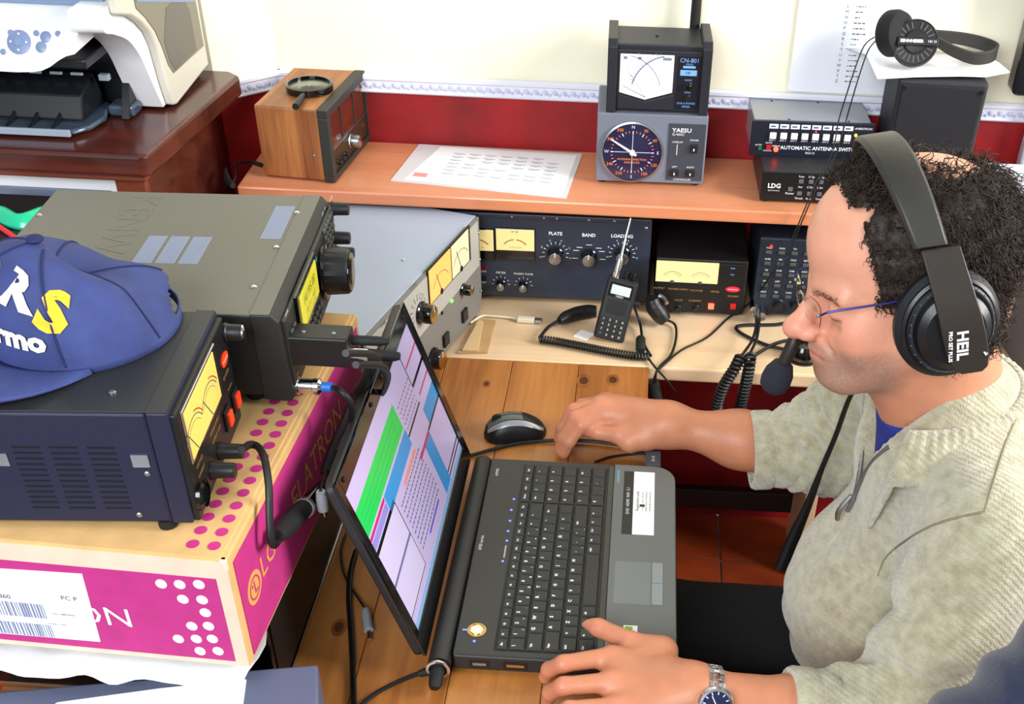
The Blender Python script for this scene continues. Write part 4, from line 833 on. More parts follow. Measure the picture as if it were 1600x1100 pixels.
MB().tube(rel(lo, [at(1180, 555, z=.006), at(1205, 540, z=.009), at(1225, 533, z=.006), at(1245, 531, z=.006)]), .003, 8, 6).build('lead', 'cable', lo, smooth=True)
p = at(1256, 545, z=.018); mo_ = thing('round_black_base', 'small glossy black dome shaped base on the counter behind the face', 'base', (p.x, p.y, 0))
MB().lathe([(.024, 0), (.026, .006), (.025, .016), (.018, .028), (.006, .033)], None, 28).build('dome', 'black_gloss', mo_, smooth=True); MB().lathe([(.0275, 0), (.0275, .003)], None, 28).build('rim', 'rubber', mo_)
# usb cable, card scraps
ub = thing('usb_cable', 'off white usb cable end lying on the beige counter', 'cable', tuple(at(830, 500, z=.006)))
mat('ivory', (222, 212, 188), .5); a, b = at(808, 498, z=.006), at(835, 500, z=.006); dx = (b-a).normalized()
MB().box(0, (b-a).length, -.006, .006, -.005, .004, FR(a-ub.location, dx, Vector((-dx.y, dx.x, 0)))).build('plug_body', 'ivory', ub, .002); MB().box((b-a).length, (b-a).length+.013, -.0055, .0055, -.003, .0022, FR(a-ub.location, dx, Vector((-dx.y, dx.x, 0)))).build('plug_shell', 'steel', ub, .0004)
MB().tube(rel(ub, [a, at(795, 496, z=.004), at(770, 494, z=.004), at(752, 494, z=.004), at(735, 505, z=.004)]), .0022, 8, 5).build('lead', 'ivory', ub, smooth=True)
mat('card_tan', (196, 158, 108), .8, var=(20, .12)); cs = [at(u, v, z=.001) for u, v in ((715, 553), (762, 552), (775, 503), (752, 500), (745, 515), (740, 530))]
c0 = cs[0]; o = MB().prism([(p.x-c0.x, p.y-c0.y) for p in cs], 0, .004).build('cardboard_scrap', 'card_tan', None, .0004); o.location = (c0.x, c0.y, .0004); tag(o, 'torn tan cardboard scrap beside the grey meter unit', 'cardboard')
cs = [at(u, v, z=.006) for u, v in ((722, 548), (747, 549), (755, 503), (748, 500))]; c0 = cs[0]
o = MB().prism([(p.x-c0.x, p.y-c0.y) for p in cs], 0, .003).build('cardboard_strip', mat('card_tan2', (214, 180, 132), .8), None, .0004); o.location = (c0.x, c0.y, .0046); tag(o, 'narrow pale cardboard strip lying on the torn scrap', 'cardboard')
cs = [at(u, v, z=.001) for u, v in ((895, 526), (915, 532), (930, 522), (908, 515))]; c0 = cs[0]
o = MB().prism([(p.x-c0.x, p.y-c0.y) for p in cs], 0, .001).build('paper_tag', 'paper'); o.location = (c0.x, c0.y, .0003); tag(o, 'small cream paper tag on the counter left of the handheld radio', 'paper tag')
# radio lead at the left end of the shelf
lr = thing('thin_plug_lead', 'thin black plug lead behind the teak radio on the shelf', 'cable', tuple(at(378, 262, z=SH+.004)))
MB().tube(rel(lr, [at(411, 258, z=SH+.02), at(395, 253, z=SH+.015), at(378, 254, z=SH+.006), at(366, 258, z=SH+.006), at(368, 275, z=SH+.006), at(362, 286, z=SH+.006), at(355, 275, z=SH+.006), at(353, 262, z=SH+.01)]), .0018, 8, 5).build('lead', 'cable', lr, smooth=True)
MB().tube(rel(lr, [at(397, 254, z=SH+.015), at(408, 258, z=SH+.018)]), .004, 8).build('plug', 'rubber', lr, smooth=True)
MB().tube(rel(lr, [at(352, 266, z=SH+.008), at(356, 282, z=SH+.006), at(364, 290, z=SH+.006)]), [.003, .006, .005], 8, 3).build('plug', 'rubber', lr, smooth=True)
# ------------------------------------------------------------------ mouse
ma, mbb = at(756, 672, z=.012), at(853, 664, z=.012); dx = (mbb-ma); ml_ = dx.length; rz = math.atan2(dx.y, dx.x)
mo = thing('computer_mouse', 'black and silver wireless mouse beside the right hand', 'mouse', ((ma.x+mbb.x)/2, (ma.y+mbb.y)/2, .0008), rz)
def mouse_part(x0, x1, zs, name, m_, wofs=0, s0=-1, s1=1, lift=0):
    V = []; nx, nt = 26, 20
    for i in range(nx+1):
        t = x0+(x1-x0)*i/nx; f_ = max(1-abs(2*t-1)**3.2, .02)**.5; hw = (.031-.006*math.sin(PI*t))*f_+wofs; hh_ = (.018+.018*math.sin(PI*min(t*.9+.12, 1)))*f_**.7+lift
        for k in range(nt+1):
            s = s0+(s1-s0)*k/nt; a = s*PI/2; V.append(((t-.5)*ml_, -hw*math.sin(a), max(hh_*math.cos(a)**.75*zs if abs(s) < .999 else 0, 0)))
    return MB().add(V, [(i*(nt+1)+k, (i+1)*(nt+1)+k, (i+1)*(nt+1)+k+1, i*(nt+1)+k+1) for i in range(nx) for k in range(nt)]).build(name, m_, mo, smooth=True, angle=180)
mouse_part(0, 1, 1, 'shell', 'black_plastic'); mouse_part(.05, .95, 1, 'silver_band', mat('mouse_silver', (176, 178, 182), .3, .6), .0004, .30, .52, .0005); mouse_part(.05, .95, 1, 'silver_band', 'mouse_silver', .0004, -.52, -.30, .0005)
mouse_part(.06, .62, 1, 'button', 'hp_vent', .0003, -.27, -.02, .0006); mouse_part(.06, .62, 1, 'button', 'hp_vent', .0003, .02, .27, .0006)
MB().cyl((-ml_*.28, -.003, .0285), (-ml_*.28, .003, .0285), .0085, None, 16).build('scroll_wheel', 'rubber', mo, smooth=True)
# ------------------------------------------------------------------ laptop
mat('lap_black', (36, 36, 37), .45, bump=(500, .06)); mat('lap_grey', (104, 106, 104), .5, bump=(500, .06)); mat('lap_deck', (50, 49, 47), .45, bump=(500, .05)); mat('key_black', (46, 45, 43), .5); mat('pad_grey', (116, 119, 120), .42); mat('pad_btn', (136, 141, 142), .4)
lt = thing('laptop', 'open black and grey laptop with lit screen facing the seated man', 'laptop', (-.05, 1.112, 0))
def lw(x, y): return x+.05, y-1.112
def lbox(name, m, x0, x1, y0, y1, z0, z1, par=lt, bevel=.001, **k): return box(name, m, par, x0+.05, x1+.05, y0-1.112, y1-1.112, z0, z1, bevel, **k)
Y0, Y1, X0, X1, DT = .920, 1.303, -.186, .077, .034
base = MB().prism([(X0+.05, Y0-1.112)]+[(X1+.05-.032+.032*math.sin(a), Y0-1.112+.032-.032*math.cos(a)) for a in np.linspace(0, PI/2, 8)]+[(X1+.05-.032+.032*math.cos(a), Y1-1.112-.032+.032*math.sin(a)) for a in np.linspace(0, PI/2, 8)]+[(X0+.05, Y1-1.112)], .007, .0305).build('base_shell', 'lap_black', lt, .003, bseg=3)
MB().prism([(-.010+.05, Y0+.001-1.112)]+[(X1+.049-.031+.031*math.sin(a), Y0-1.111+.031-.031*math.cos(a)) for a in np.linspace(0, PI/2, 8)]+[(X1+.049-.031+.031*math.cos(a), Y1-1.113-.031+.031*math.sin(a)) for a in np.linspace(0, PI/2, 8)]+[(-.010+.05, Y1-.001-1.112)], .028, DT).build('palm_rest', 'lap_grey', lt, .0018, bseg=3)
lbox('upper_deck', 'lap_deck', X0, -.0105, Y0+.001, Y1-.001, .029, DT-.0012, bevel=.0015)
lbox('keyboard_frame', 'black_gloss', -.0175, -.0105, Y0+.006, Y1-.006, .030, DT-.0006, bevel=.0005)
for x in (-.16, .05):
    for y in (Y0+.03, Y1-.03): MB().cyl((x+.05, y-1.112, 0), (x+.05, y-1.112, .008), .007).build('foot', 'rubber', lt)
kbd = lbox('keyboard', 'black', -.139, -.0165, .929, 1.291, .031, DT-.0008, bevel=.0005)
def key(x, y, wx, wy, t='', sub='', big=False):
    """x,y = corner towards the screen / user's left; wx depth, wy width"""
    g = .0008; h = .0034; b = MB(); z0 = DT-.001; a0, a1, b0, b1 = g, wx-g, g, wy-g; s = .0016
    cx, cy = wx/2, wy/2
    p = [(a0, b0, 0), (a1, b0, 0), (a1, b1, 0), (a0, b1, 0), (a0+s*.6, b0+s, h), (a1-s, b0+s, h), (a1-s, b1-s, h), (a0+s*.6, b1-s, h)]
    b.add([(q[0]-cx, q[1]-cy, q[2]) for q in p], [(0, 3, 2, 1), (4, 5, 6, 7), (0, 1, 5, 4), (1, 2, 6, 5), (2, 3, 7, 6), (3, 0, 4, 7)])
    b.cur = 1
    if t: mtext(b, t, .0058 if len(t) < 2 else .0036, FR((-cx+.0062, -cy+.0032, h), (0, 1, 0), (-1, 0, 0)), align='LEFT', lift=.0002, bold=.04)
    if sub: mtext(b, sub, .0042, FR((cx-.0055, cy-.006, h), (0, 1, 0), (-1, 0, 0)), lift=.0002, bold=.03)
    o = b.build('key', ['key_black', 'print_white'], kbd); o.location = (x+cx+.05, y+cy-1.112, z0); return o
R0, RW, KW_ = -.1365, .0203, .01845
fr_ = ['Esc']+['F%d' % i for i in range(1, 13)]+['Ins', 'Del', 'Pau']; y = .931
for t in fr_: key(R0, y, .0145, .0170, t); y += .0170
def row(i, keys):
    y = .931
    for t, w_, *sb in keys: key(R0+.0145+RW*i, y, RW, KW_*w_, t, sb[0] if sb else ''); y += KW_*w_
L1 = lambda s: [(c, 1) for c in s]
row(0, [('\\', 1)]+[(c, 1, d) for c, d in zip('1234567890', '!"·$%&/()=')]+[("'", 1, '?'), ('+', 1), ('<-', 1.75)])
row(1, [('Tab', 1.5)]+L1('QWERTYUIOP')+[('^', 1), ('*', 1), ('Ent', 1.25)])
row(2, [('Caps', 1.75)]+L1('ASDFGHJKLÑ')+[(';', 1), ('ç', 1), ('', 1.0)])
row(3, [('Shift', 1.3), ('<', 1)]+L1('ZXCVBNM')+[(',', 1, ';'), ('.', 1, ':'), ('-', 1, '_'), ('Shift', 2.45)])
row(4, [('Ctrl', 1.2), ('Fn', 1), ('Win', 1), ('Alt', 1.05), ('', 5.2), ('AltG', 1.1), ('Mn', 1), ('Ctrl', 1.0), ('<', 1), ('v', 1), ('>', 1)][:9]+[('>', 1.2)])
yn = .931+KW_*14.75+.0035
for i, t in enumerate(('Home', 'PgU', 'PgD', 'End')): key(R0, yn+.0203*i, .0145, .0203, t)
for i, r_ in enumerate((('Nm', '/', '*', '-'), ('7', '8', '9', '+'), ('4', '5', '6', ''), ('1', '2', '3', 'Ent'), ('0', '', '.', ''))):
    for j, t in enumerate(r_): key(R0+.0145+RW*i, yn+.0203*j, RW, .0203, t)
# touchpad and palm rest details
lbox('touchpad', 'pad_grey', -.002, .044, 1.018, 1.096, DT-.0008, DT+.0003, bevel=.0003); lbox('touchpad_button', 'pad_btn', .0455, .0595, 1.0185, 1.0565, DT-.0005, DT+.0012, bevel=.0006); lbox('touchpad_button', 'pad_btn', .0455, .0595, 1.0575, 1.0955, DT-.0005, DT+.0012, bevel=.0006)
dk = lambda x, y, z=DT: FR((x+.05, y-1.112, z), (0, 1, 0), (-1, 0, 0))
st_ = lbox('sticker', mat('sticker_black', (24, 24, 26), .4), .004, .018, 1.150, 1.286, DT-.0002, DT+.0004, bevel=.0001); text(st_, 'print_white', [('DVD  HDMI  WiFi  5.1', .0062, dk(.011, 1.22, DT+.0004))])
s2_ = lbox('sticker', 'paper_bright', .018, .047, 1.150, 1.286, DT-.0002, DT+.0004, bevel=.0001); text(s2_, 'ink', [('Registration code', .006, dk(.024, 1.22, DT+.0004)), ('Intel Core 2 Duo  16.0" HD', .0032, dk(.031, 1.22, DT+.0004)), ('NVIDIA GeForce  4 GB Memory', .0032, dk(.036, 1.22, DT+.0004)), ('320 GB HDD  DVD-Super Multi', .0032, dk(.041, 1.22, DT+.0004))]); lbox('sticker_mark', 'black', .027, .034, 1.208, 1.213, DT+.0003, DT+.0006, s2_, 0)
lbox('badge', mat('badge_blue', (110, 140, 170), .3, .4), -.006, -.002, 1.258, 1.288, DT-.001, DT+.0004, bevel=.0002)
s3_ = lbox('sticker', 'paper_bright', .012, .029, .967, .981, DT-.0002, DT+.0004, bevel=.0001); lbox('sticker_print', mat('lime', (120, 190, 30), .4), .014, .023, .969, .979, DT+.0003, DT+.0006, s3_, 0)
DU = DT-.0012
for u, v in ((803, 780), (799, 797), (797, 814), (794, 830), (792, 845), (785.5, 877)):
    p = at(u, v, z=DU); MB().lathe([(.0016, 0), (.0016, .0006)], Matrix.Translation((p.x+.05, p.y-1.112, DU)), 10).build('indicator_lamp', 'led_blue', lt)
p = at(789, 862, z=DU); MB().box(-.001, .001, -.012, .012, 0, .0004, Matrix.Translation((p.x+.05, p.y-1.112, DU))).build('volume_strip', 'steel', lt)
p = at(745, 985, z=DU); pb = MB().lathe([(.0115, 0), (.0115, .001), (.0095, .0012), (.0095, .0005)], Matrix.Translation((p.x+.05, p.y-1.112, DU)), 28).build('power_button', 'gold', lt, smooth=True)
MB().lathe([(.0075, .0004), (.0075, .0016), (.004, .002)], Matrix.Translation((p.x+.05, p.y-1.112, DU)), 24).build('button_cap', 'chrome', pb, smooth=True); MB().box(-.017, -.011, -.0008, .0008, 0, .0005, Matrix.Translation((p.x+.05, p.y-1.112, DU))).build('power_lamp', 'led_blue', lt)
p = at(741, 1002, z=DU); MB().lathe([(.0016, 0), (.0016, .0006)], Matrix.Translation((p.x+.05, p.y-1.112, DU)), 10).build('indicator_lamp', 'led_blue', lt)
p = at(752, 848, z=DU); q = at(777, 738, z=DU); text(lt, 'print_white', [('6930 series', .0062, dk(p.x, p.y, DU)), ('ASPIRE', .0055, dk(q.x, q.y, DU))])
for x0, x1, m_ in ((-.165, -.145, 'steel'), (-.125, -.100, 'gold'), (-.072, -.052, 'chrome')): lbox('port', 'black', x0-.002, x1+.002, Y0-.0006, Y0+.002, .012, .024, bevel=.0003); lbox('port_contact', m_, x0+.002, x1-.002, Y0-.001, Y0+.001, .016, .02, bevel=.0002)
# hinge barrel
MB().cyl((-.201+.05, Y0-.010-1.112, .0225), (-.198+.05, Y1-1.112, .0225), .0135, None, 24).build('hinge_barrel', 'lap_black', lt, smooth=True)
MB().lathe([(.0135, 0), (.0142, .001), (.0142, .0035), (.011, .004), (.011, 0)], FR((-.201+.05, Y0-.0135-1.112, .0225), (1, 0, 0), (0, 0, 1)), 24, False).build('barrel_ring', 'chrome', lt, smooth=True)
# lid
th = math.radians(17.8); LO = Vector((-.216+.05, .918-1.112, .03)); lid = bpy.data.objects.new('lid', None)
Ml = FR(LO, (0, 1, 0), (-math.sin(th), 0, math.cos(th)))          # x: user's left to right, y: up the lid, z: towards the user
def lidpart(name, m, s0, s1, t0, t1, d0, d1, par, bevel=.001, **k): return MB().box(s0, s1, t0, t1, d0, d1, Ml).build(name, m, par, bevel, **k)
lid_o = MB().prism(rrect(.392, .262, .012, 5, .192, .131), -.013, -.002, 'xy', Ml).build('lid', 'lap_black', lt, .003, bseg=3, smooth=True)
mb = MB()
for a in ((-.003, .009, .002, .260), (.3695, .387, .002, .260), (.009, .3695, .002, .031), (.009, .3695, .2395, .260)): mb.box(a[0], a[1], a[2], a[3], -.003, .0012, Ml)
mb.build('screen_bezel', 'black_gloss', lid_o, .0008)
for s in (.02, .16, .22, .36): lidpart('rubber_bumper', 'rubber', s-.003, s+.003, .25, .254, .001, .003, lid_o, .0005)
lidpart('camera_eye', 'black', .187, .193, .248, .253, .001, .0016, lid_o, .0003)
def scr(name, c, e=.55): return mat('screen_'+name, [k*.86 for k in c], .25, emit=e*.7)
sc_ = lidpart('screen', scr('lavender', (196, 182, 226), .5), .009, .3695, .031, .2395, -.003, -.0010, lid_o, 0)
def pane(name, m, s0, s1, t0, t1, lv=1): return lidpart(name, m, s0, s1, t0, t1, -.0012, -.0010+.0001*lv, lid_o, 0)
D_ = scr('dark', (60, 62, 120), .2); B_ = scr('blue', (50, 150, 220), .45); LV = scr('pale', (208, 196, 232), .5)
pane('screen_pane', scr('green', (30, 205, 90), .45), .010, .219, .176, .212, 2)
for t in (.184, .192, .200): pane('screen_line', scr('green2', (24, 180, 80), .4), .02, .2, t, t+.0008, 3)
pane('screen_pane', B_, .088, .222, .149, .172, 2); pane('screen_pane', scr('magenta', (205, 40, 120), .4), .010, .086, .168, .1725, 2); pane('screen_pane', scr('violet', (150, 140, 220), .4), .010, .086, .156, .166, 2)
pane('window_frame', D_, .009, .107, .0495, .1535, 2); pane('screen_pane', LV, .010, .105, .102, .148, 3); pane('screen_pane', LV, .010, .1055, .051, .0985, 3); pane('title_bar', scr('greyblue', (110, 110, 160), .35), .010, .105, .0985, .1025, 4)
pane('screen_pane', B_, .300, .3695, .124, .147, 2); pane('screen_pane', B_, .255, .288, .040, .118, 2); pane('screen_line', scr('red', (200, 60, 100), .4), .226, .287, .1185, .1235, 3); pane('screen_line', scr('orange', (235, 150, 140), .4), .152, .222, .1365, .142, 3)
pane('screen_line', D_, .2995, .301, .185, .236, 3); pane('screen_line', D_, .300, .3695, .181, .1855, 3); pane('screen_line', D_, .288, .3695, .1205, .1235, 3); pane('screen_line', D_, .222, .2995, .158, .161, 2); pane('screen_line', scr('red', (200, 60, 100)), .305, .3695, .207, .2095, 3); pane('screen_line', scr('red', (200, 60, 100)), .31, .3695, .163, .1655, 3)
pane('screen_line', scr('ultra', (70, 50, 210), .4), .156, .223, .0555, .058, 3); pane('screen_line', D_, .288, .3695, .050, .052, 3); pane('screen_line', D_, .288, .3695, .043, .045, 3); pane('task_bar', scr('task', (140, 180, 225), .45), .009, .3695, .031, .0385, 3)
mb = MB(); rnd = random.Random(11)
for i in range(9):
    s = .118
    while s < .235:
        w_ = rnd.uniform(.003, .007); mb.box(s, s+w_, .064+.0085*i-.0011, .064+.0085*i+.0011, -.001, -.0007, Ml); s += w_+.003
for i in range(5):
    s = .228
    while s < .295:
        w_ = rnd.uniform(.003, .006); mb.box(s, s+w_, .166+.008*i, .1675+.008*i, -.001, -.0007, Ml); s += w_+.004
o = mb.build('screen_text', scr('ink', (120, 116, 160), .3), lid_o); o['kind'] = 'stuff'
# power plug and lead into the barrel end
LB = lambda *p: p
pp = [Vector((-.201, .900, .0225)), Vector((-.201, .884, .020)), at(676, 1048, z=.012), at(655, 1052, z=.008), at(620, 1066, z=.005), at(585, 1085, z=.004), at(556, 1110, z=.004)]
pw = thing('power_lead', 'black angled power plug and lead at the laptop hinge end', 'cable', (-.201, .90, 0))
MB().tube(rel(pw, pp[2:]), .0026, 8, 5).build('lead', 'cable', pw, smooth=True); MB().tube(rel(pw, [Vector((-.201, .906, .0225)), Vector((-.201, .892, .0215)), Vector((-.2015, .884, .018)), at(676, 1049, z=.012), at(655, 1053, z=.008)]), [.008, .008, .0075, .006, .004], 12, 4).build('plug', 'rubber', pw, smooth=True)
# usb stick at the far side
us = thing('usb_receiver', 'dark grey usb stick plugged in the far side of the laptop', 'usb stick', (.045, 1.31, .02)); box('shell', mat('stick_grey', (88, 90, 94), .4), us, -.011, .011, .004, .04, -.006, .006, .002); box('connector', 'steel', us, -.006, .006, -.006, .005, -.002, .002, .0003); text(us, 'print_white', [('BLUE', .006, FR((0, .02, .0061), (0, 1, 0), (-1, 0, 0)))])
cu = thing('mouse_side_cable', 'thin black cable running on the pine desk behind the laptop', 'cable', (-.1, 1.34, 0))
MB().tube(rel(cu, [at(735, 712, z=.004), at(770, 702, z=.004), at(810, 693, z=.004), at(850, 689, z=.004), at(890, 688, z=.005), at(930, 690, z=.005), at(970, 695, z=.005), at(1003, 700, z=.004), at(1016, 708, z=.002), at(1024, 740, z=-.05)]), .0028, 8, 6).build('lead', 'cable', cu, smooth=True)
MB().tube(rel(cu, [at(930, 722, z=.012), at(955, 714, z=.006), at(985, 710, z=.006), at(1008, 708, z=.01)]), .002, 8, 6).build('lead', 'cable', cu, smooth=True)
# ------------------------------------------------------------------ leads between carton and laptop
bl = thing('black_cable_bundle', 'bundle of black leads hanging between magenta carton and laptop lid', 'cable', (-.33, 1.1, .1))
MB().tube(rel(bl, [at(556, 570, x=-.266), at(585, 570, x=-.26), at(600, 575, x=-.26), at(606, 588, x=-.268), at(600, 610, x=-.285), at(585, 625, x=-.30), at(565, 645, x=-.315), at(545, 670, x=-.325)]), .0038, 8, 6).build('lead', 'cable', bl, smooth=True)
MB().tube(rel(bl, [at(540, 552, x=-.27), at(575, 553, x=-.265), at(590, 562, x=-.268), at(580, 590, x=-.29), at(562, 625, x=-.31), at(545, 660, x=-.32)]), .0038, 8, 6).build('lead', 'cable', bl, smooth=True)
MB().tube(rel(bl, [at(580, 560, x=-.285), at(572, 590, x=-.295), at(560, 615, x=-.31), at(548, 650, x=-.32), at(530, 690, x=-.33), at(515, 725, x=-.335), at(508, 742, x=-.338)]), [.004, .006, .008, .009, .009, .008, .006], 10, 5).build('cable_sheath', 'cable', bl, smooth=True)
il = thing('inline_xlr_plug', 'black inline cable plug lying against the magenta carton side', 'plug', tuple(at(470, 805, x=-.345)))
MB().tube(rel(il, [at(433, 838, x=-.348), at(445, 826, x=-.348), at(463, 806, x=-.345), at(475, 793, x=-.343)]), [.007, .011, .0115, .010], 14, 3).build('plug_body', 'rubber', il, smooth=True)
MB().tube(rel(il, [at(476, 793, x=-.343), at(490, 775, x=-.341), at(505, 757, x=-.339)]), [.0095, .009, .006], 14, 3).build('plug_shell', 'black_gloss', il, smooth=True); MB().tube(rel(il, [at(474, 795, x=-.343), at(477, 792, x=-.343)]), .0118, 14).build('plug_ring', 'steel', il, smooth=True)
MB().tube(rel(il, [at(377, 703, x=-.385), at(392, 695, x=-.385), at(405, 700, x=-.375), at(414, 720, x=-.36), at(420, 760, x=-.352), at(421, 800, x=-.350), at(423, 840, x=-.349), at(428, 852, x=-.348), at(436, 842, x=-.348)]), .0040, 10, 6).build('lead', 'cable', il, smooth=True)
gp = thing('grey_jack_lead', 'grey audio jack plug on a thin lead on the pine desk', 'jack plug', tuple(at(574, 970, z=.005)))
j0, j1, j2 = at(571, 952, z=.006), at(576, 985, z=.006), at(578, 999, z=.006)
MB().tube(rel(gp, [j0, j0.lerp(j1, .2), j1]), [.004, .006, .006], 12, 3).build('plug_body', mat('plug_grey', (150, 156, 164), .4), gp, smooth=True); MB().tube(rel(gp, [j1, j2]), [.0028, .002], 10).build('plug_tip', 'chrome', gp, smooth=True)
MB().tube(rel(gp, [j0, at(560, 935, z=.004), at(545, 912, z=.004), at(536, 890, z=.004), at(533, 860, z=.004), at(540, 835, z=.004)]), .0016, 8, 5).build('lead', 'cable', gp, smooth=True)
g2 = thing('upper_jack_lead', 'pale grey jack plug hanging beside the carton and laptop lid', 'jack plug', tuple(at(503, 785, x=-.325)))
MB().tube(rel(g2, [at(501, 768, x=-.325), at(503, 780, x=-.325), at(505, 797, x=-.325)]), [.005, .0065, .006], 12, 3).build('plug_body', 'plug_grey', g2, smooth=True); MB().tube(rel(g2, [at(501, 768, x=-.325), at(503, 755, x=-.33), at(510, 735, x=-.335)]), .002, 8, 4).build('lead', 'cable', g2, smooth=True); MB().tube(rel(g2, [at(505, 797, x=-.325), at(507, 806, x=-.325)]), .002, 8, 4).build('plug_tip', 'chrome', g2, smooth=True)
fl_ = thing('flat_black_cable', 'flat black cable running down the pine desk behind the laptop lid', 'cable', tuple(at(546, 960, z=.003)))
MB().tube(rel(fl_, [at(556, 860, z=.004), at(548, 890, z=.004), at(545, 930, z=.004), at(548, 980, z=.004), at(551, 1040, z=.004), at(553, 1110, z=.004)]), .0045, 10, 6, flat=.6).build('lead', 'cable', fl_, smooth=True)
# ------------------------------------------------------------------ soft bodies: signed distance fields turned into one smooth skin
def V3(p): return np.array([p[0], p[1], p[2]], dtype=np.float32)
def s_cap(P, a, b, ra, rb):
    a, b = V3(a), V3(b); d = b-a; t = np.clip(((P-a) @ d)/float(d @ d), 0, 1)
    return np.sqrt((((P-a)-t[..., None]*d)**2).sum(-1))-(ra+(rb-ra)*t)
def s_ell(P, c, r, R_=None):
    q = P-V3(c)
    if R_ is not None: q = q @ R_
    r = V3(r); k0 = np.sqrt(((q/r)**2).sum(-1)); k1 = np.sqrt(((q/(r*r))**2).sum(-1))+1e-9
    return k0*(k0-1)/k1
def smin(a, b, k):
    h = np.clip(.5+.5*(b-a)/k, 0, 1); return b*(1-h)+a*h-k*h*(1-h)
def smax(a, b, k): return -smin(-a, -b, k)
def wob(P, f, ph=0):
    return (np.sin(P[..., 0]*f+ph)*np.cos(P[..., 1]*f*1.13+ph*1.7)+np.sin(P[..., 1]*f*.8+P[..., 2]*f*1.21+ph*.6))*.5
def surfnet(fn, lo, hi, h):
    """naive surface nets on a regular grid"""
    lo = np.array(lo, dtype=np.float32); n = [int(math.ceil((hi[i]-lo[i])/h))+1 for i in range(3)]
    ax = [lo[i]+h*np.arange(n[i], dtype=np.float32) for i in range(3)]
    P = np.stack(np.meshgrid(*ax, indexing='ij'), -1); D = fn(P).astype(np.float32)
    D[0] = D[-1] = 1; D[:, 0] = D[:, -1] = 1; D[:, :, 0] = D[:, :, -1] = 1
    S = D < 0; cell = np.zeros([k-1 for k in n], bool); allc = np.ones_like(cell)
    for i in (0, 1):
        for j in (0, 1):
            for k in (0, 1):
                s = S[i:n[0]-1+i, j:n[1]-1+j, k:n[2]-1+k]; cell |= s; allc &= s
    cell &= ~allc; idx = np.argwhere(cell); vid = -np.ones(cell.shape, np.int64); vid[cell] = np.arange(len(idx))
    acc = np.zeros((len(idx), 3), np.float32); cnt = np.zeros(len(idx), np.float32); cor = [(i, j, k) for i in (0, 1) for j in (0, 1) for k in (0, 1)]
    for a in cor:
        for ax_ in range(3):
            if a[ax_]: continue
            b = list(a); b[ax_] = 1; ia = idx+np.array(a); ib = idx+np.array(b)
            da = D[ia[:, 0], ia[:, 1], ia[:, 2]]; db = D[ib[:, 0], ib[:, 1], ib[:, 2]]; m = (da < 0) != (db < 0); t = np.where(m, da/(da-db+1e-12), 0)
            pos = np.tile(np.array(a, np.float32), (len(idx), 1)); pos[:, ax_] = t; acc[m] += pos[m]; cnt[m] += 1
    verts = lo+h*(idx+acc/np.maximum(cnt, 1)[:, None]); quads = []
    for ax_ in range(3):
        o1, o2 = [k for k in range(3) if k != ax_]
        sl0 = [slice(None)]*3; sl1 = [slice(None)]*3; sl0[ax_] = slice(0, n[ax_]-1); sl1[ax_] = slice(1, n[ax_]); ch = S[tuple(sl0)] != S[tuple(sl1)]
        e = np.argwhere(ch); e = e[(e[:, o1] > 0) & (e[:, o2] > 0) & (e[:, o1] < n[o1]-1) & (e[:, o2] < n[o2]-1)]
        c = []
        for u, v in ((0, 0), (1, 0), (1, 1), (0, 1)):
            q = e.copy(); q[:, o1] -= 1-u; q[:, o2] -= 1-v; c.append(vid[q[:, 0], q[:, 1], q[:, 2]])
        q = np.stack(c, 1); ins = S[e[:, 0], e[:, 1], e[:, 2]]; flip = ins if ax_ != 1 else ~ins; q[~flip] = q[~flip][:, ::-1]; quads.append(q)
    return verts, np.concatenate(quads)
def skinmesh(name, parts, m, parent=None, color=None, smooth_it=2):
    """join (verts, quads) pieces into ONE mesh object; color(P)->rgb per vertex"""
    V = np.concatenate([p[0] for p in parts]); off = 0; Q = []
    for v, q in parts: Q.append(q+off); off += len(v)
    Q = np.concatenate(Q); me = bpy.data.meshes.new(name); me.vertices.add(len(V)); me.vertices.foreach_set('co', V.astype(np.float32).ravel())
    me.loops.add(Q.size); me.loops.foreach_set('vertex_index', Q.astype(np.int32).ravel()); me.polygons.add(len(Q)); me.polygons.foreach_set('loop_start', np.arange(0, Q.size, 4, dtype=np.int32)); me.polygons.foreach_set('use_smooth', np.ones(len(Q), bool))
    me.update(calc_edges=True); me.validate(); ms = m if isinstance(m, list) else [m]
    for x in ms: me.materials.append(MATS[x] if isinstance(x, str) else x)
    if color is not None:
        C = color(V); a = me.color_attributes.new('col', 'FLOAT_COLOR', 'POINT'); a.data.foreach_set('color', np.concatenate([C, np.ones((len(C), 1))], 1).astype(np.float32).ravel())
    o = bpy.data.objects.new(name, me); COL.objects.link(o)
    if parent: o.parent = parent
    if smooth_it: s = o.modifiers.new('s', 'SMOOTH'); s.factor = .5; s.iterations = smooth_it
    return o
def lrp(a, b, t): return a+(b-a)*np.clip(t, 0, 1)[..., None]
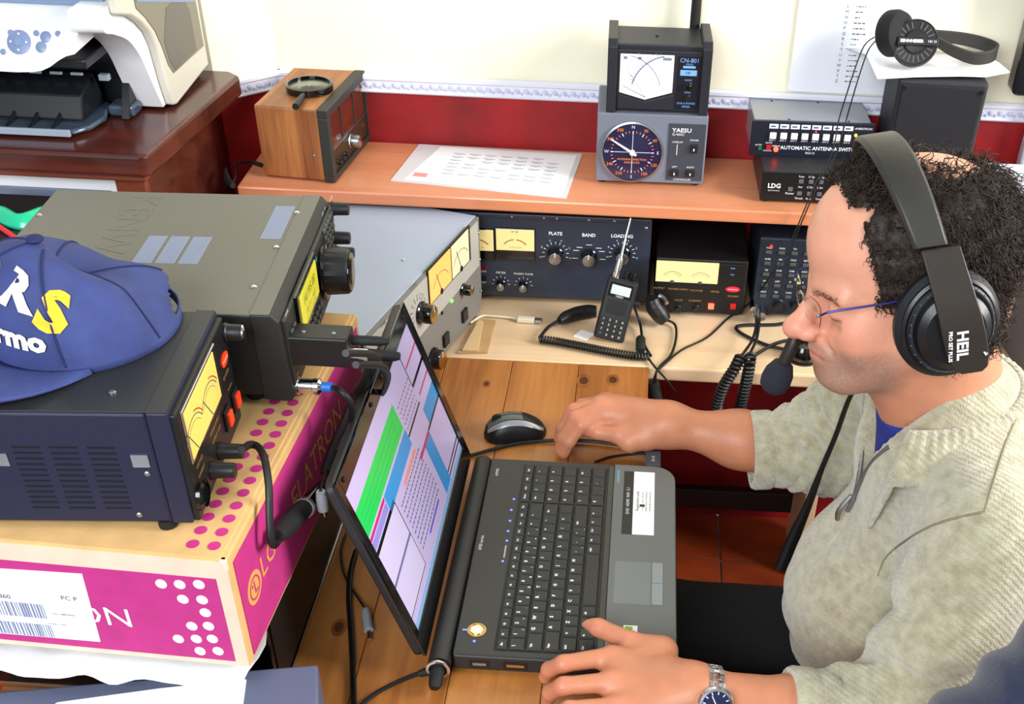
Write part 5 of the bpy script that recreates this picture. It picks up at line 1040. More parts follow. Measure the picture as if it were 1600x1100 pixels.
# ------------------------------------------------------------------ the seated man
# head frame: origin between the ears, F forward, L his left, U up
yh, ph_, rh, HS = math.radians(7), math.radians(9), math.radians(10), 1.02
f0 = Vector((-math.cos(yh), -math.sin(yh), 0)); l0 = Vector((math.sin(yh), -math.cos(yh), 0)); u0 = Vector((0, 0, 1))
HF = math.cos(ph_)*f0-math.sin(ph_)*u0; HU = math.sin(ph_)*f0+math.cos(ph_)*u0; HL = math.cos(rh)*l0+math.sin(rh)*HU; HU = -math.sin(rh)*l0+math.cos(rh)*HU
HO = Vector((.297, 1.118, .437))
HM = Matrix(((HF.x*HS, HL.x*HS, HU.x*HS, HO.x), (HF.y*HS, HL.y*HS, HU.y*HS, HO.y), (HF.z*HS, HL.z*HS, HU.z*HS, HO.z), (0, 0, 0, 1)))
HR = np.array([[HF.x, HL.x, HU.x], [HF.y, HL.y, HU.y], [HF.z, HL.z, HU.z]], np.float32)
def hw(f, l, u): return HM @ Vector((f, l, u))
NECK = (HM.inverted() @ Vector((.395, 1.13, .245)))
def head_sdf(P):
    """P in head coordinates (forward, left, up)"""
    A = P.copy(); A[..., 1] = np.abs(A[..., 1]); E = lambda c, r: s_ell(A, c, r); K = lambda a, b, ra, rb: s_cap(A, a, b, ra, rb)
    d = E((-.006, 0, .050), (.100, .0765, .084))
    d = smin(d, E((.030, 0, .052), (.068, .066, .066)), .03)            # forehead
    d = smin(d, E((.036, 0, -.032), (.058, .055, .072)), .035)          # mid face
    d = smin(d, K((.012, .052, -.052), (.070, .020, -.089), .019, .016), .03)   # jaw line
    d = smin(d, E((.082, 0, -.088), (.020, .026, .0165)), .020)          # chin
    d = smin(d, E((.060, .040, -.032), (.024, .020, .028)), .024)       # cheeks
    d = smin(d, E((.084, 0, -.056), (.022, .028, .024)), .02)           # muzzle
    d = smin(d, K((.090, .010, .013), (.079, .047, .012), .010, .0075), .016)    # brow
    d = smax(d, -E((.108, .034, -.007), (.024, .021, .0150)), .016)      # sockets
    d = smin(d, E((.0765, .033, -.007), (.0155, .0165, .0130)), .005)    # lids and eyeball
    d = smax(d, -smin(K((.0860, .021, -.0125), (.0912, .033, -.0130), .0010, .0012), K((.0912, .033, -.0130), (.0850, .0465, -.0125), .0012, .0010), .001), .003)   # closed lid line
    d = smin(d, K((.0865, .024, .0030), (.080, .045, .0015), .003, .003), .006)          # upper lid fold
    d = smax(d, -K((.0905, .024, -.0225), (.0845, .044, -.0215), .0010, .0006), .006)    # bag under the eye
    d = smax(d, -K((.0925, .022, .0055), (.0850, .046, .0045), .0008, .0006), .004)     # lid crease
    d = smin(d, K((.095, 0, .006), (.117, 0, -.027), .0085, .0112), .012)   # nose bridge
    d = smin(d, E((.1215, 0, -.0300), (.0135, .0130, .0120)), .009)
    d = smin(d, E((.1080, .0145, -.0335), (.0140, .0088, .0088)), .006)  # nose wings
    d = smax(d, -E((.110, .0075, -.0415), (.0065, .0038, .004)), .004)
    d = smin(d, K((.1035, 0, -.0540), (.0955, .020, -.0585), .0044, .0022), .006)  # upper lip
    d = smin(d, K((.1000, 0, -.0640), (.0945, .018, -.0632), .0056, .0026), .006)  # lower lip
    d = smax(d, -K((.110, 0, -.0588), (.0985, .0225, -.0615), .0013, .0012), .0026)
    d = smax(d, -K((.1005, .021, -.037), (.088, .030, -.052), .0006, .0002), .009)  # cheek fold
    d = smin(d, E((-.006, .077, .0), (.020, .010, .030)), .008)          # ears under the cups
    n = s_cap(P, (-.024, 0, -.045), tuple(NECK), .060, .064); d = smin(d, n, .03)
    n = s_cap(P, (.018, 0, -.085), (NECK.x+.035, NECK.y, NECK.z+.01), .034, .045); d = smin(d, n, .03)
    return d
hv, hq = surfnet(head_sdf, (-.15, -.12, -.235), (.15, .12, .16), .0021)
hv = (hv*HS) @ HR.T+V3(HO)
def tow(Vw): return ((Vw-V3(HO)) @ HR)/HS
def fingers(P, chains, palm, k=.008):
    d = None
    for c in palm:
        e = s_cap(P, c[0], c[1], c[2], c[3]); d = e if d is None else smin(d, e, .022)
    for ch in chains:
        e = None
        for (a, ra), (b, rb) in zip(ch[:-1], ch[1:]):
            s = s_cap(P, a, b, ra, rb); e = s if e is None else smin(e, s, .004)
        d = smin(d, e, k)
    return d
# left hand (near): back up, fingers over the laptop edge, thumb raised over the keys
LWr = at(1082, 1082, z=.064); LEl = Vector((.345, .864, .012)); LCu = LWr.lerp(LEl, .48)
Lc = []
for (mx, my, mz), (px_, py_, pz_), (dx_, dy_, dz_), (tx, ty, tz), r in (
    ((954, 1026), None, None, None, None) if False else ((954, 1026, .066), (880, 1037, .066), (858, 1046, .047), (852, 1058, .028), .0100),
    ((953, 1066, .070), (880, 1072, .068), (860, 1082, .046), (856, 1093, .026), .0102),
    ((958, 1105, .066), (888, 1109, .064), (868, 1118, .044), (864, 1128, .024), .0098),
    ((972, 1140, .058), (908, 1144, .056), (890, 1150, .040), (887, 1158, .024), .0086)):
    Lc.append([(LWr.lerp(at(mx, my, z=mz), .55), r*1.12), (at(mx, my, z=mz), r*1.13), (at(px_, py_, z=pz_), r), (at(dx_, dy_, z=dz_), r*.90), (at(tx, ty, z=tz), r*.80)])
Lth = [(at(1035, 1018, z=.060), .0150), (at(985, 1003, z=.062), .0125), (at(936, 981, z=.060), .0108), (at(906, 963, z=.052), .0086)]
Lpal = [(LWr, at(958, 1035, z=.060), .021, .0150), (LWr, at(956, 1066, z=.062), .022, .0155), (LWr, at(962, 1104, z=.058), .021, .0140), (LWr, at(976, 1134, z=.052), .020, .0125), (LWr, at(1020, 1030, z=.058), .020, .0175)]
def lhand(P):
    d = fingers(P, Lc+[Lth], Lpal, .007)
    d = smin(d, s_cap(P, Lth[0][0], at(968, 1035, z=.058), .012, .010), .02)       # web of the thumb
    a = s_cap(P, LWr+Vector((.005, 0, 0)), LCu, .0255, .036); a = smin(a, s_cap(P, LCu, LEl, .037, .045), .02); return smin(d, a, .02)
# right hand (far): bent, fingertips on the desk
RWr = Vector((.062, 1.366, .062)); REl = Vector((.300, 1.342, .035))
Rc = []
for m_, p_, d_, t_, r in (
    ((948, 648, .066), (909, 664, .060), (890, 690, .034), (881, 710, .010), .0098),
    ((938, 638, .072), (899, 652, .064), (880, 684, .034), (874, 703, .012), .0100),
    ((936, 631, .072), (896, 640, .062), (878, 668, .034), (873, 686, .012), .0096),
    ((945, 626, .066), (908, 632, .056), (890, 655, .032), (886, 672, .010), .0084)):
    Rc.append([(RWr.lerp(at(m_[0], m_[1], z=m_[2]), .55), r*1.12), (at(m_[0], m_[1], z=m_[2]), r*1.14), (at(p_[0], p_[1], z=p_[2]), r), (at(d_[0], d_[1], z=d_[2]), r*.9), (at(t_[0], t_[1], z=t_[2]), r*.8)])
Rth = [(at(1010, 686, z=.050), .0165), (at(968, 680, z=.052), .0130), (at(934, 675, z=.050), .0112), (at(917, 672, z=.047), .0092)]
Rpal = [(RWr, at(952, 652, z=.056), .023, .0165), (RWr, at(946, 642, z=.062), .023, .0165), (RWr, at(944, 636, z=.062), .023, .015), (RWr, at(952, 632, z=.056), .022, .013), (RWr, at(985, 690, z=.046), .022, .0175)]
def rhand(P):
    d = fingers(P, Rc+[Rth], Rpal, .007)
    a = s_cap(P, RWr, RWr.lerp(REl, .45), .0255, .037); a = smin(a, s_cap(P, RWr.lerp(REl, .45), REl, .038, .049), .03); return smin(d, a, .02)
lv = surfnet(lhand, (-.11, .75, .005), (.42, .96, .115), .0028); rv = surfnet(rhand, (-.12, 1.28, -.012), (.35, 1.46, .125), .0028)
def core(P):
    d = s_ell(P, (.42, 1.125, .12), (.10, .15, .15)); d = smin(d, s_ell(P, (.41, 1.12, -.05), (.12, .13, .15)), .05); d = smin(d, s_cap(P, (.39, 1.12, .2), (.40, .96, .2), .05, .045), .05); d = smin(d, s_cap(P, (.39, 1.12, .2), (.36, 1.29, .2), .05, .045), .05)
    d = smin(d, s_cap(P, (.40, .96, .2), (.37, .89, .02), .04, .035), .03); return smin(d, s_cap(P, (.36, 1.29, .2), (.31, 1.34, .04), .04, .035), .03)
cv = surfnet(core, (.2, .8, -.22), (.6, 1.42, .3), .012)
def skin_col(Vw):
    q = tow(Vw); f, l, u = q[:, 0], np.abs(q[:, 1]), q[:, 2]; n = len(Vw)
    base = np.tile(np.array([lin(226), lin(162), lin(134)], np.float32), (n, 1)); rosy = np.array([lin(226), lin(140), lin(118)]); tan = np.array([lin(188), lin(118), lin(80)])
    g = lambda c, s: np.exp(-(((q[:, 0]-c[0])/s[0])**2+((l-c[1])/s[1])**2+((u-c[2])/s[2])**2))
    nz = wob(Vw, 90)*.5+.5
    head = (u > -.3) & (np.abs(q).max(1) < .25)
    base = lrp(base, tan, np.where(head, np.clip((-u-.02)/.10, 0, .55), .75)); base = lrp(base, rosy, .5*g((.115, 0, -.03), (.03, .02, .022))+.35*g((.07, .045, -.03), (.03, .03, .03)))
    lips = np.maximum(g((.101, 0, -.0555), (.02, .020, .0032)), g((.099, 0, -.0640), (.02, .018, .0042))); base = lrp(base, np.array([lin(196), lin(112), lin(104)]), .75*lips*head)
    stub = np.clip((-.042-u)/.010, 0, 1)*np.clip((f-.012)/.03, 0, 1)*np.clip((u+.125)/.02, 0, 1)*(1-np.clip(lips*1.4, 0, 1)); base = lrp(base, np.array([lin(138), lin(118), lin(106)]), .8*stub*(.3+.4*nz+.5*np.random.RandomState(1).rand(n))*head)
    brow = np.exp(-((u-(.0120+.05*(.03-l)*(l > .03)-.1*np.clip(l-.04, 0, 1)))/.0042)**2)*(l > .010)*(l < .052)*(f > .06); base = lrp(base, np.array([lin(120), lin(92), lin(76)]), .5*brow*(.5+.5*nz)*head)
    seg = lambda a, b: (lambda d_, t_: np.sqrt(((np.stack([f, l, u], 1)-np.array(a)-np.clip(t_, 0, 1)[:, None]*d_)**2).sum(1)))(np.array(b)-np.array(a), ((np.stack([f, l, u], 1)-np.array(a)) @ (np.array(b)-np.array(a)))/((np.array(b)-np.array(a)) @ (np.array(b)-np.array(a))))
    lash = np.exp(-(np.minimum(seg((.0860, .020, -.0125), (.0905, .033, -.0130)), seg((.0905, .033, -.0130), (.0840, .047, -.0125)))/.0022)**2); base = lrp(base, np.array([lin(74), lin(50), lin(44)]), .8*lash*head)
    lid_shade = np.exp(-(seg((.0905, .022, .0050), (.0835, .047, .0040))/.0024)**2)+.7*np.exp(-(seg((.089, .024, -.0225), (.083, .044, -.0215))/.0028)**2); base = lrp(base, np.array([lin(168), lin(104), lin(84)]), .6*np.clip(lid_shade, 0, 1)*head)  # shade of lid crease and eye bag painted into the vertex colour
    mouth_shade = np.exp(-(seg((.1045, 0, -.0590), (.0965, .0225, -.0616))/.0020)**2); base = lrp(base, np.array([lin(112), lin(60), lin(56)]), .8*mouth_shade*head)  # shade between the lips painted into the vertex colour
    nost = np.exp(-(seg((.110, .0075, -.0405), (.111, .0080, -.0395))/.0036)**2); base = lrp(base, np.array([lin(90), lin(46), lin(40)]), .8*nost*head)
    scalp = hairmask(q); base = lrp(base, np.array([lin(40), lin(33), lin(30)]), .85*scalp*head)
    kn = np.zeros(n)
    for ch in Lc+Rc+[Lth, Rth]:
        for k in (1, 2, 4 if len(ch) > 4 else 3): p = V3(ch[k][0]); kn = np.maximum(kn, np.exp(-((Vw-p)**2).sum(1)/(.0125**2)))
    base = lrp(base, np.array([lin(222), lin(136), lin(112)]), .75*kn*(~head)); return base
def hairmask(q):
    f, l, u = q[:, 0], np.abs(q[:, 1]), q[:, 2]
    edge = .052+.012*np.clip((u-.02)/.06, 0, 1)-.022*np.clip((u-.085)/.03, 0, 1)
    side = np.clip((edge-f)/.010, 0, 1)*np.clip((u+.052-.048*np.clip((f-.005)/.012, 0, 1))/.012, 0, 1)*np.clip((l-.040)/.012, 0, 1)*(f > -.2)
    back = np.clip((-.012-f)/.012, 0, 1)*np.clip((u+.075)/.012, 0, 1)
    bald = np.exp(-(((f+.034)/.050)**2+(l/.050)**2)**2)*(u > .085); top = np.clip((u-.098)/.008, 0, 1)*np.clip((.072-f)/.010, 0, 1)
    return np.clip(np.maximum(np.maximum(side, back), top)*(1-.93*bald), 0, 1)
mat('skin', (220, 160, 130), .43, spec=.45, var=(38, .12), bump=(240, .22), attr='col', sss=.06)
man = skinmesh('person', [(hv, hq), lv, rv, cv], 'skin', None, skin_col, 1)
tag(man, 'seated man in beige sweater and headset working at the laptop', 'person')
def nail(c, tipdir, nrm_, w_):
    t = Vector(tipdir).normalized(); n_ = Vector(nrm_); n_ = (n_-t*n_.dot(t)).normalized(); M_ = FR(c, t.cross(n_)*-1 if False else t, n_.cross(t))
    return MB().ball((0, 0, 0), (w_*1.15, w_*.8, .0016), 12, 6, None).v, M_
mat('nail', (232, 178, 160), .25)
for ch, nrm_ in [(Rth, (-.1, -.75, .6)), (Rc[0], (-.9, -.3, .35)), (Rc[1], (-.95, 0, .3))]:
    a, b = Vector(ch[-2][0]), Vector(ch[-1][0]); t = (b-a).normalized(); n_ = Vector(nrm_); n_ = (n_-t*n_.dot(t)).normalized(); r = ch[-1][1]; M_ = FR(b+n_*r*.58-t*r*.1, t, n_.cross(t))
    mb = MB(); mb.ball((0, 0, 0), (r*.85, r*.62, .0014), 12, 6); mb.v = [tuple(M_ @ Vector(p)) for p in mb.v]; mb.build('fingernail', 'nail', man, smooth=True)
# hair: curly strands rooted on the scalp
mat('hair', (30, 25, 24), .58, spec=.3, var=(120, .5), col2=(66, 52, 44)); rnd = np.random.RandomState(5)
hvl = tow(hv); mk = hairmask(hvl); cand = np.nonzero((mk > .12))[0]
me_ = bpy.data.meshes.new('tmp'); me_.from_pydata(hvl.tolist(), [], hq.tolist()); me_.update(); nrm_a = np.zeros(len(hvl)*3, np.float32); me_.vertices.foreach_get('normal', nrm_a); nrm_a = nrm_a.reshape(-1, 3); bpy.data.meshes.remove(me_)
if (nrm_a*(hvl-np.array([0, 0, .03]))).sum(1).mean() < 0: nrm_a = -nrm_a
HV = []; HQ = []; sel = cand[rnd.rand(len(cand)) < np.clip(9000/max(mk[cand].sum(), 1)*mk[cand], 0, 1)]
for i in sel:
    p = hvl[i]; n_ = nrm_a[i]; back = max(0., min(1., (.02-p[0])/.08)); front_ = p[2] > .095 and p[0] > -.005
    L_ = rnd.uniform(.008, .013) if (p[0] > .01 and not front_) else rnd.uniform(.016, .028)*(1 if not front_ else .75)
    if p[2] < -.035: L_ *= .6
    g_ = np.array([-.35, np.sign(p[1])*.15, -.55 if not front_ else .1]); d = n_*(.75 if not front_ else .9)+g_*rnd.uniform(.3, 1.0)+rnd.normal(0, .28, 3); d /= np.linalg.norm(d)
    a_ = np.cross(d, [0, 0, 1.]); a_ /= np.linalg.norm(a_)+1e-6; b_ = np.cross(d, a_); R_ = rnd.uniform(.0015, .0048)*(.6+.6*back); k0 = rnd.uniform(0, 6.28); tw = rnd.uniform(1.2, 2.3)*rnd.choice([-1, 1]); N_ = 9; st0 = len(HV); w0 = rnd.uniform(.0007, .0013)
    ctr = p+n_*(-.001); ph0 = a_*math.cos(k0)+b_*math.sin(k0)
    for j in range(N_):
        t = j/(N_-1); an = k0+tw*2*PI*t; c = ctr+d*L_*t+(g_*L_*.5*t*t)+(a_*math.cos(an)+b_*math.sin(an)-ph0)*R_*min(1, t*3); wj = w0*(1-.75*t)
        tg = d*L_+(-a_*math.sin(an)+b_*math.cos(an))*R_*tw*6; tg /= np.linalg.norm(tg); e1 = np.cross(tg, n_+[.01, .02, 0]); e1 /= np.linalg.norm(e1)+1e-6; e2 = np.cross(tg, e1)
        for kk in range(3): aa = kk*2*PI/3; HV.append(c+(e1*math.cos(aa)+e2*math.sin(aa))*wj)
        if j:
            for kk in range(3): HQ.append((st0+(j-1)*3+kk, st0+(j-1)*3+(kk+1) % 3, st0+j*3+(kk+1) % 3, st0+j*3+kk))
for i in np.nonzero((np.abs(np.abs(hvl[:, 1])-.030) < .019) & (hvl[:, 0] > .07) & (np.abs(hvl[:, 2]-(.0115-.1*np.clip(np.abs(hvl[:, 1])-.04, 0, 1))) < .0040))[0]:
    if rnd.rand() > .30: continue                     # eyebrow hairs
    p = hvl[i]; n_ = nrm_a[i]; sg = np.sign(p[1]); d = np.array([-.35, sg*.9, .25+rnd.normal(0, .2)])+n_*.25; st0 = len(HV)
    for j in range(3):
        c = p+d*.0075*j/2+n_*.0004
        for kk in range(3): aa = kk*2*PI/3; HV.append(c+np.array([0, math.cos(aa), math.sin(aa)])*.00045*(1-.4*j))
        if j:
            for kk in range(3): HQ.append((st0+(j-1)*3+kk, st0+(j-1)*3+(kk+1) % 3, st0+j*3+(kk+1) % 3, st0+j*3+kk))
HVw = (np.array(HV)*HS) @ HR.T.astype(float)+np.array(HO)
hb_ = np.nonzero(mk > .45)[0]; keep = np.zeros(len(hvl), bool); keep[hb_] = True; kq = hq[keep[hq].all(1)]; ids = np.unique(kq); rm = -np.ones(len(hvl), int); rm[ids] = np.arange(len(ids))
lift = (.0035+.0045*np.clip((.03-hvl[ids, 0])/.06, 0, 1)+.0030*wob(hvl[ids], 170)+.0016*wob(hvl[ids], 310, 1.))*np.clip((mk[ids]-.4)/.5, .1, 1)
capv = ((hvl[ids]+nrm_a[ids]*lift[:, None])*HS) @ HR.T+V3(HO)
ho = skinmesh('hair', [(HVw, np.array(HQ)), (capv, rm[kq])], 'hair', man, None, 0); ho['kind'] = 'stuff'
# ------------------------------------------------------------------ clothing
SL, SR = (.396, .950, .232), (.372, 1.300, .228); EL, ER = (.338, .868, .022), (.318, 1.345, .052)
LCF = LWr.lerp(LEl, .50); RCF = Vector((.205, 1.338, .046))
def along(P, a, b): a, b = V3(a), V3(b); d = b-a; L_ = float(np.sqrt(d @ d)); return ((P-a) @ d)/L_, L_
def sweater(P):
    d = s_ell(P, (.425, 1.125, .135), (.128, .182, .170)); d = smin(d, s_ell(P, (.385, 1.115, -.030), (.160, .165, .150)), .07); d = smin(d, s_ell(P, (.45, 1.12, -.20), (.165, .180, .120)), .06)
    d = smin(d, s_cap(P, SL, SR, .070, .070), .06); d = smin(d, s_cap(P, (.392, 1.125, .20), (.362, 1.122, .285), .095, .078), .05)
    d = d+.0035*wob(P, 42, .3)*np.clip((P[..., 2]+.15)/.1, 0, 1)
    # hem and waist folds
    d = d-.004*np.sin((P[..., 2]*1.0+P[..., 1]*.25)*150)*np.exp(-((P[..., 2]+.09)/.05)**2)*np.clip((.38-P[..., 0])/.06, 0, 1)
    # near sleeve
    a = s_cap(P, SL, EL, .073, .066); s, L_ = along(P, SL, EL); fold = 2*np.abs(np.sin((s+.45*(P[..., 0]-.38)+.014*np.sin(P[..., 1]*45))*44))-1; a = a-.0080*fold*np.clip((s-.05)/.07, 0, 1)*np.clip((L_+.02-s)/.04, 0, 1)
    b = s_cap(P, EL, LCF, .060, .046); s, L_ = along(P, EL, LCF); fold = 2*np.abs(np.sin((s+.55*(P[..., 2]-.02)+.012*np.sin(P[..., 1]*60))*72))-1; b = b-.0095*fold*np.clip((s+.01)/.03, 0, 1)*np.clip((L_-.022-s)/.015, 0, 1); b = smax(b, s-L_+.0, .006)
    n = smin(a, b, .025); d = smin(d, n, .007)
    # far sleeve pushed up
    a = s_cap(P, SR, ER, .068, .066); s, L_ = along(P, SR, ER); a = a-.005*(2*np.abs(np.sin((s+.2*P[..., 0])*75))-1)*np.clip((s-.06)/.05, 0, 1)
    b = s_cap(P, ER, RCF, .064, .053); s, L_ = along(P, ER, RCF); b = b-.0070*(2*np.abs(np.sin((s+.30*(P[..., 2]-.05))*135))-1)*np.clip((s+.02)/.02, 0, 1)*np.clip((L_-.020-s)/.012, 0, 1); b = smax(b, s-L_, .006)
    c = s_cap(P, SR, (.27, 1.335, .07), .060, .055); s, L_ = along(P, SR, (.27, 1.335, .07)); c = c-.0075*(2*np.abs(np.sin((s+.1*P[..., 2])*115))-1)*np.clip((s-.05)/.05, 0, 1)
    n = smin(smin(a, b, .03), c, .03); d = smin(d, n, .025)
    w_ = P[..., 1]*.75+P[..., 2]*.55-P[..., 0]*.25; d = d-.0055*np.sin(w_*105+1.5*np.sin(P[..., 2]*22))*np.exp(-(((P[..., 2]-.09)/.09)**2+((P[..., 1]-1.02)/.10)**2))
    # armhole crease and the zip opening
    d = d+.006*np.exp(-(((P[..., 1]-1.015)/.012)**2+((P[..., 0]-.33)/.05)**2+((P[..., 2]-.08)/.07)**2))
    v = s_cap(P, (.300, 1.108, .325), (.296, 1.112, .165), .062, .003); d = smax(d, -v, .005)
    v = s_cap(P, tuple(HO+Vector((.02, 0, -.06))), (.355, 1.125, .29), .066, .056); d = smax(d, -v, .006)
    return d
sv = surfnet(sweater, (.12, .78, -.34), (.66, 1.46, .37), .0052)
m = mat('knit', (184, 178, 150), .9, var=(70, .16), sheen=.6, col2=(152, 144, 114))
nt = m.node_tree; N = nt.nodes; L = nt.links; tcn = N.new('ShaderNodeTexCoord'); wv = N.new('ShaderNodeTexWave'); wv.bands_direction = 'DIAGONAL'; wv.inputs['Scale'].default_value = 62; wv.inputs['Distortion'].default_value = 3.5; wv.inputs['Detail'].default_value = 2; wv.inputs['Detail Scale'].default_value = 6
L.new(tcn.outputs['Object'], wv.inputs[0]); n2 = N.new('ShaderNodeTexNoise'); n2.inputs['Scale'].default_value = 420; L.new(tcn.outputs['Object'], n2.inputs[0]); ad = N.new('ShaderNodeMath'); ad.operation = 'ADD'; L.new(wv.outputs['Fac'], ad.inputs[0]); L.new(n2.outputs['Fac'], ad.inputs[1]); bu = N.new('ShaderNodeBump'); bu.inputs['Strength'].default_value = .55; bu.inputs['Distance'].default_value = .0022; L.new(ad.outputs[0], bu.inputs['Height']); L.new(bu.outputs[0], N['Principled BSDF'].inputs['Normal'])
sw_ = skinmesh('sweater', [sv], 'knit', man, None, 2); sw_['label'] = 'beige knitted quarter zip sweater'
def hit(u, v, fn, t0=.6, t1=2.0, lift=.0):
    """where the view ray of a photo pixel meets a soft body"""
    d = fw+rt*((u-CXP)/FPX)-up*((v-CYP)/FPX); t = np.linspace(t0, t1, 900); P = np.array(CAM, np.float32)[None]+t[:, None].astype(np.float32)*np.array(d, np.float32)[None]; D = fn(P); k = np.nonzero(D < 0)[0]
    return CAM+d*float(t[k[0]] if len(k) else t[-1])-d.normalized()*lift
mat('seam_olive', (132, 126, 100), .9)
for pth in (((1590, 648), (1572, 690), (1556, 740), (1538, 800)), ((1538, 800), (1500, 808), (1455, 822), (1415, 845), (1385, 870), (1372, 900))):
    MB().tube([hit(u, v, sweater, lift=.0006) for u, v in [(p.x, p.y) for p in spline([Vector((a_[0], a_[1], 0)) for a_ in pth], 8)]], .0014, 6).build('seam', 'seam_olive', sw_, smooth=True)
def cuff(c, ax_, r, w_):
    ax_ = Vector(ax_).normalized(); M_ = Matrix.Translation(Vector(c)) @ ax_.to_track_quat('Z', 'Y').to_matrix().to_4x4(); n = 72; V = []; pr = [(r-.004, -w_*.5), (r+.002, -w_*.5), (r+.004, -w_*.35), (r+.004, w_*.35), (r+.002, w_*.5), (r-.006, w_*.5), (r-.008, w_*.2)]
    for rr, h in pr:
        for k in range(n): a = 2*PI*k/n; q = rr*(1+.012*math.cos(k*PI)); V.append(M_ @ Vector((q*math.cos(a), q*math.sin(a), h)))
    return MB().add(V, [(i*n+k, i*n+(k+1) % n, (i+1)*n+(k+1) % n, (i+1)*n+k) for i in range(len(pr)-1) for k in range(n)]).build('cuff', 'knit', sw_, smooth=True, angle=60)
cuff(LCF+Vector((-.006, 0, 0)), LCF-Vector(EL), .0450, .030); cuff(RCF+Vector((-.006, 0, 0)), RCF-Vector(ER), .0530, .030)
# t-shirt under it
ts = surfnet(lambda P: smax(smin(s_ell(P, (.424, 1.125, .13), (.112, .165, .162)), s_cap(P, (.390, 1.125, .20), tuple(HM @ (NECK*.55)), .080, .0685), .04), ((P-V3((.300, 1.105, .272))) @ V3((-.42, -.05, .90))), .004), (.25, 1.0, .08), (.5, 1.25, .37), .0045)
to = skinmesh('t_shirt', [ts], mat('shirt_blue', (38, 52, 140), .85, var=(60, .1), bump=(300, .2)), man, None, 2); to['label'] = 'royal blue t-shirt showing in the open zip'
# ribbed collar, folded open
cn_ = Vector((.352, 1.124, .282)); V = []; nk, nj = 260, 13
def collar_row(w):
    """w -1 .. 1 round the neck (0 = nape, +1 = near lapel, -1 = far lapel) -> cross section points"""
    fr = abs(w); a = math.copysign(math.radians(114)*min(1, fr/.62), w); ex_ = Vector((math.cos(a), -math.sin(a), 0)); near = w > 0
    lp_ = max(0, fr-.62)/.38; sx = .086; sy = .080
    drop = .020*min(1, fr/.62)**2+.105*lp_; lay = (.016 if near else .004)*min(1, max(0, fr-.35)/.3); o_ = cn_+Vector((-.010*lp_, (.026 if near else -.040)*lp_, -drop)); sh = 1-.45*lp_
    P_ = [(.014, -.034), (.004, -.006), (.002, .022), (.010+lay*.4, .041), (.022+lay, .036), (.030+lay*1.3, .014), (.034+lay*1.4, -.012)]
    return [o_+Vector((ex_.x*(sx+r_*sh), ex_.y*(sy+r_*sh), h_*sh)) for r_, h_ in P_], ex_
for i in range(nk+1):
    w = -1+2*i/nk; q, ex_ = collar_row(w); q = spline(q, 2)
    for j, p in enumerate(q):
        t = j/(len(q)-1); amp = .0019*math.sin(PI*min(1, t*1.15)) if t > .25 else 0; V.append(p+(ex_*.8+Vector((0, 0, .6*math.sin(PI*t)))).normalized()*amp*math.cos(i*PI/2))
nq = len(q)
cl = MB().add(V, [(i*nq+j, i*nq+j+1, (i+1)*nq+j+1, (i+1)*nq+j) for i in range(nk) for j in range(nq-1)]).build('collar', 'knit', sw_, smooth=True, angle=180)
s_ = cl.modifiers.new('t', 'SOLIDIFY'); s_.thickness = .005; s_.offset = -1
# zip edges and puller
mat('zip_grey', (112, 110, 106), .5, .3)
for sgn in (-1, 1):
    z_ = [Vector((.301, 1.110+sgn*.050, .262)), Vector((.293, 1.110+sgn*.036, .235)), Vector((.290, 1.110+sgn*.020, .205)), Vector((.289, 1.110+sgn*.007, .178)), Vector((.287, 1.110, .150)), Vector((.282, 1.110, .125))]
    MB().tube(z_, .003, 8, 6).build('zip_edge', 'zip_grey', sw_, smooth=True)
MB().tube([(.283, 1.110, .150), (.272, 1.108, .128), (.272, 1.108, .112)], [.0025, .004, .003], 8, 3).build('zip_puller', 'steel', sw_, smooth=True)
# trousers and shoes
def trousers(P):
    d = s_ell(P, (.46, 1.12, -.235), (.165, .175, .09))
    for y, kx in ((1.02, .02), (1.225, .055)):
        d = smin(d, s_cap(P, (.44, y, -.235), (kx, y, -.205), .088, .068), .04); d = smin(d, s_cap(P, (kx, y, -.205), (kx+.03, y, -.555), .064, .052), .03)
    return d+.002*wob(P, 60)
tr = skinmesh('trousers', [surfnet(trousers, (-.07, .9, -.64), (.66, 1.34, -.1), .009)], mat('trouser_black', (17, 17, 20), .85, var=(40, .2), bump=(200, .2)), man, None, 2)
for y, kx in ((1.02, .05), (1.225, .085)):
    mb = MB(); mb.ball((kx-.06, y, FLOOR+.035), (.13, .045, .035), 20, 10); mb.build('shoe', 'black_plastic', man, smooth=True)
# ------------------------------------------------------------------ watch
wt = thing('wrist_watch', 'steel bracelet watch with dark dial on the near wrist', 'watch', tuple(LWr+Vector((.018, 0, 0))))
wa = (LEl-LWr).normalized(); wy = Vector((0, 0, 1)); wy = (wy-wa*wy.dot(wa)).normalized(); wx = wy.cross(wa)
for k in range(22):
    a = 2*PI*k/22; n_ = wx*math.cos(a)+wy*math.sin(a); t_ = -wx*math.sin(a)+wy*math.cos(a); c = n_*.0305
    lk = MB().box(-.0036, .0036, -.0085, -.0035, -.0014, .0014, FR(c, t_, wa)); lk.box(-.0036, .0036, .0035, .0085, -.0014, .0014, FR(c, t_, wa)); lk.build('link', 'steel', wt, .0005)
    MB().box(-.0026, .0026, -.0034, .0034, -.0017, .0019, FR(c, t_, wa)).build('centre_link', 'chrome', wt, .0006)
sg_ = -1 if wx.y > 0 else 1; n_ = wx*sg_*.86+wy*.5; n_.normalize(); t_ = wa.cross(n_)
Mw = FR(n_*.032, wa, n_.cross(wa)); MB().lathe([(.019, -.003), (.020, .003), (.018, .006), (.0155, .0065), (.015, .005)], Mw, 32, False).build('watch_case', 'chrome', wt, smooth=True); MB().lathe([(.0155, .002), (.0155, .0052)], Mw, 32).build('dial', 'dial_blue', wt)
mb = MB()
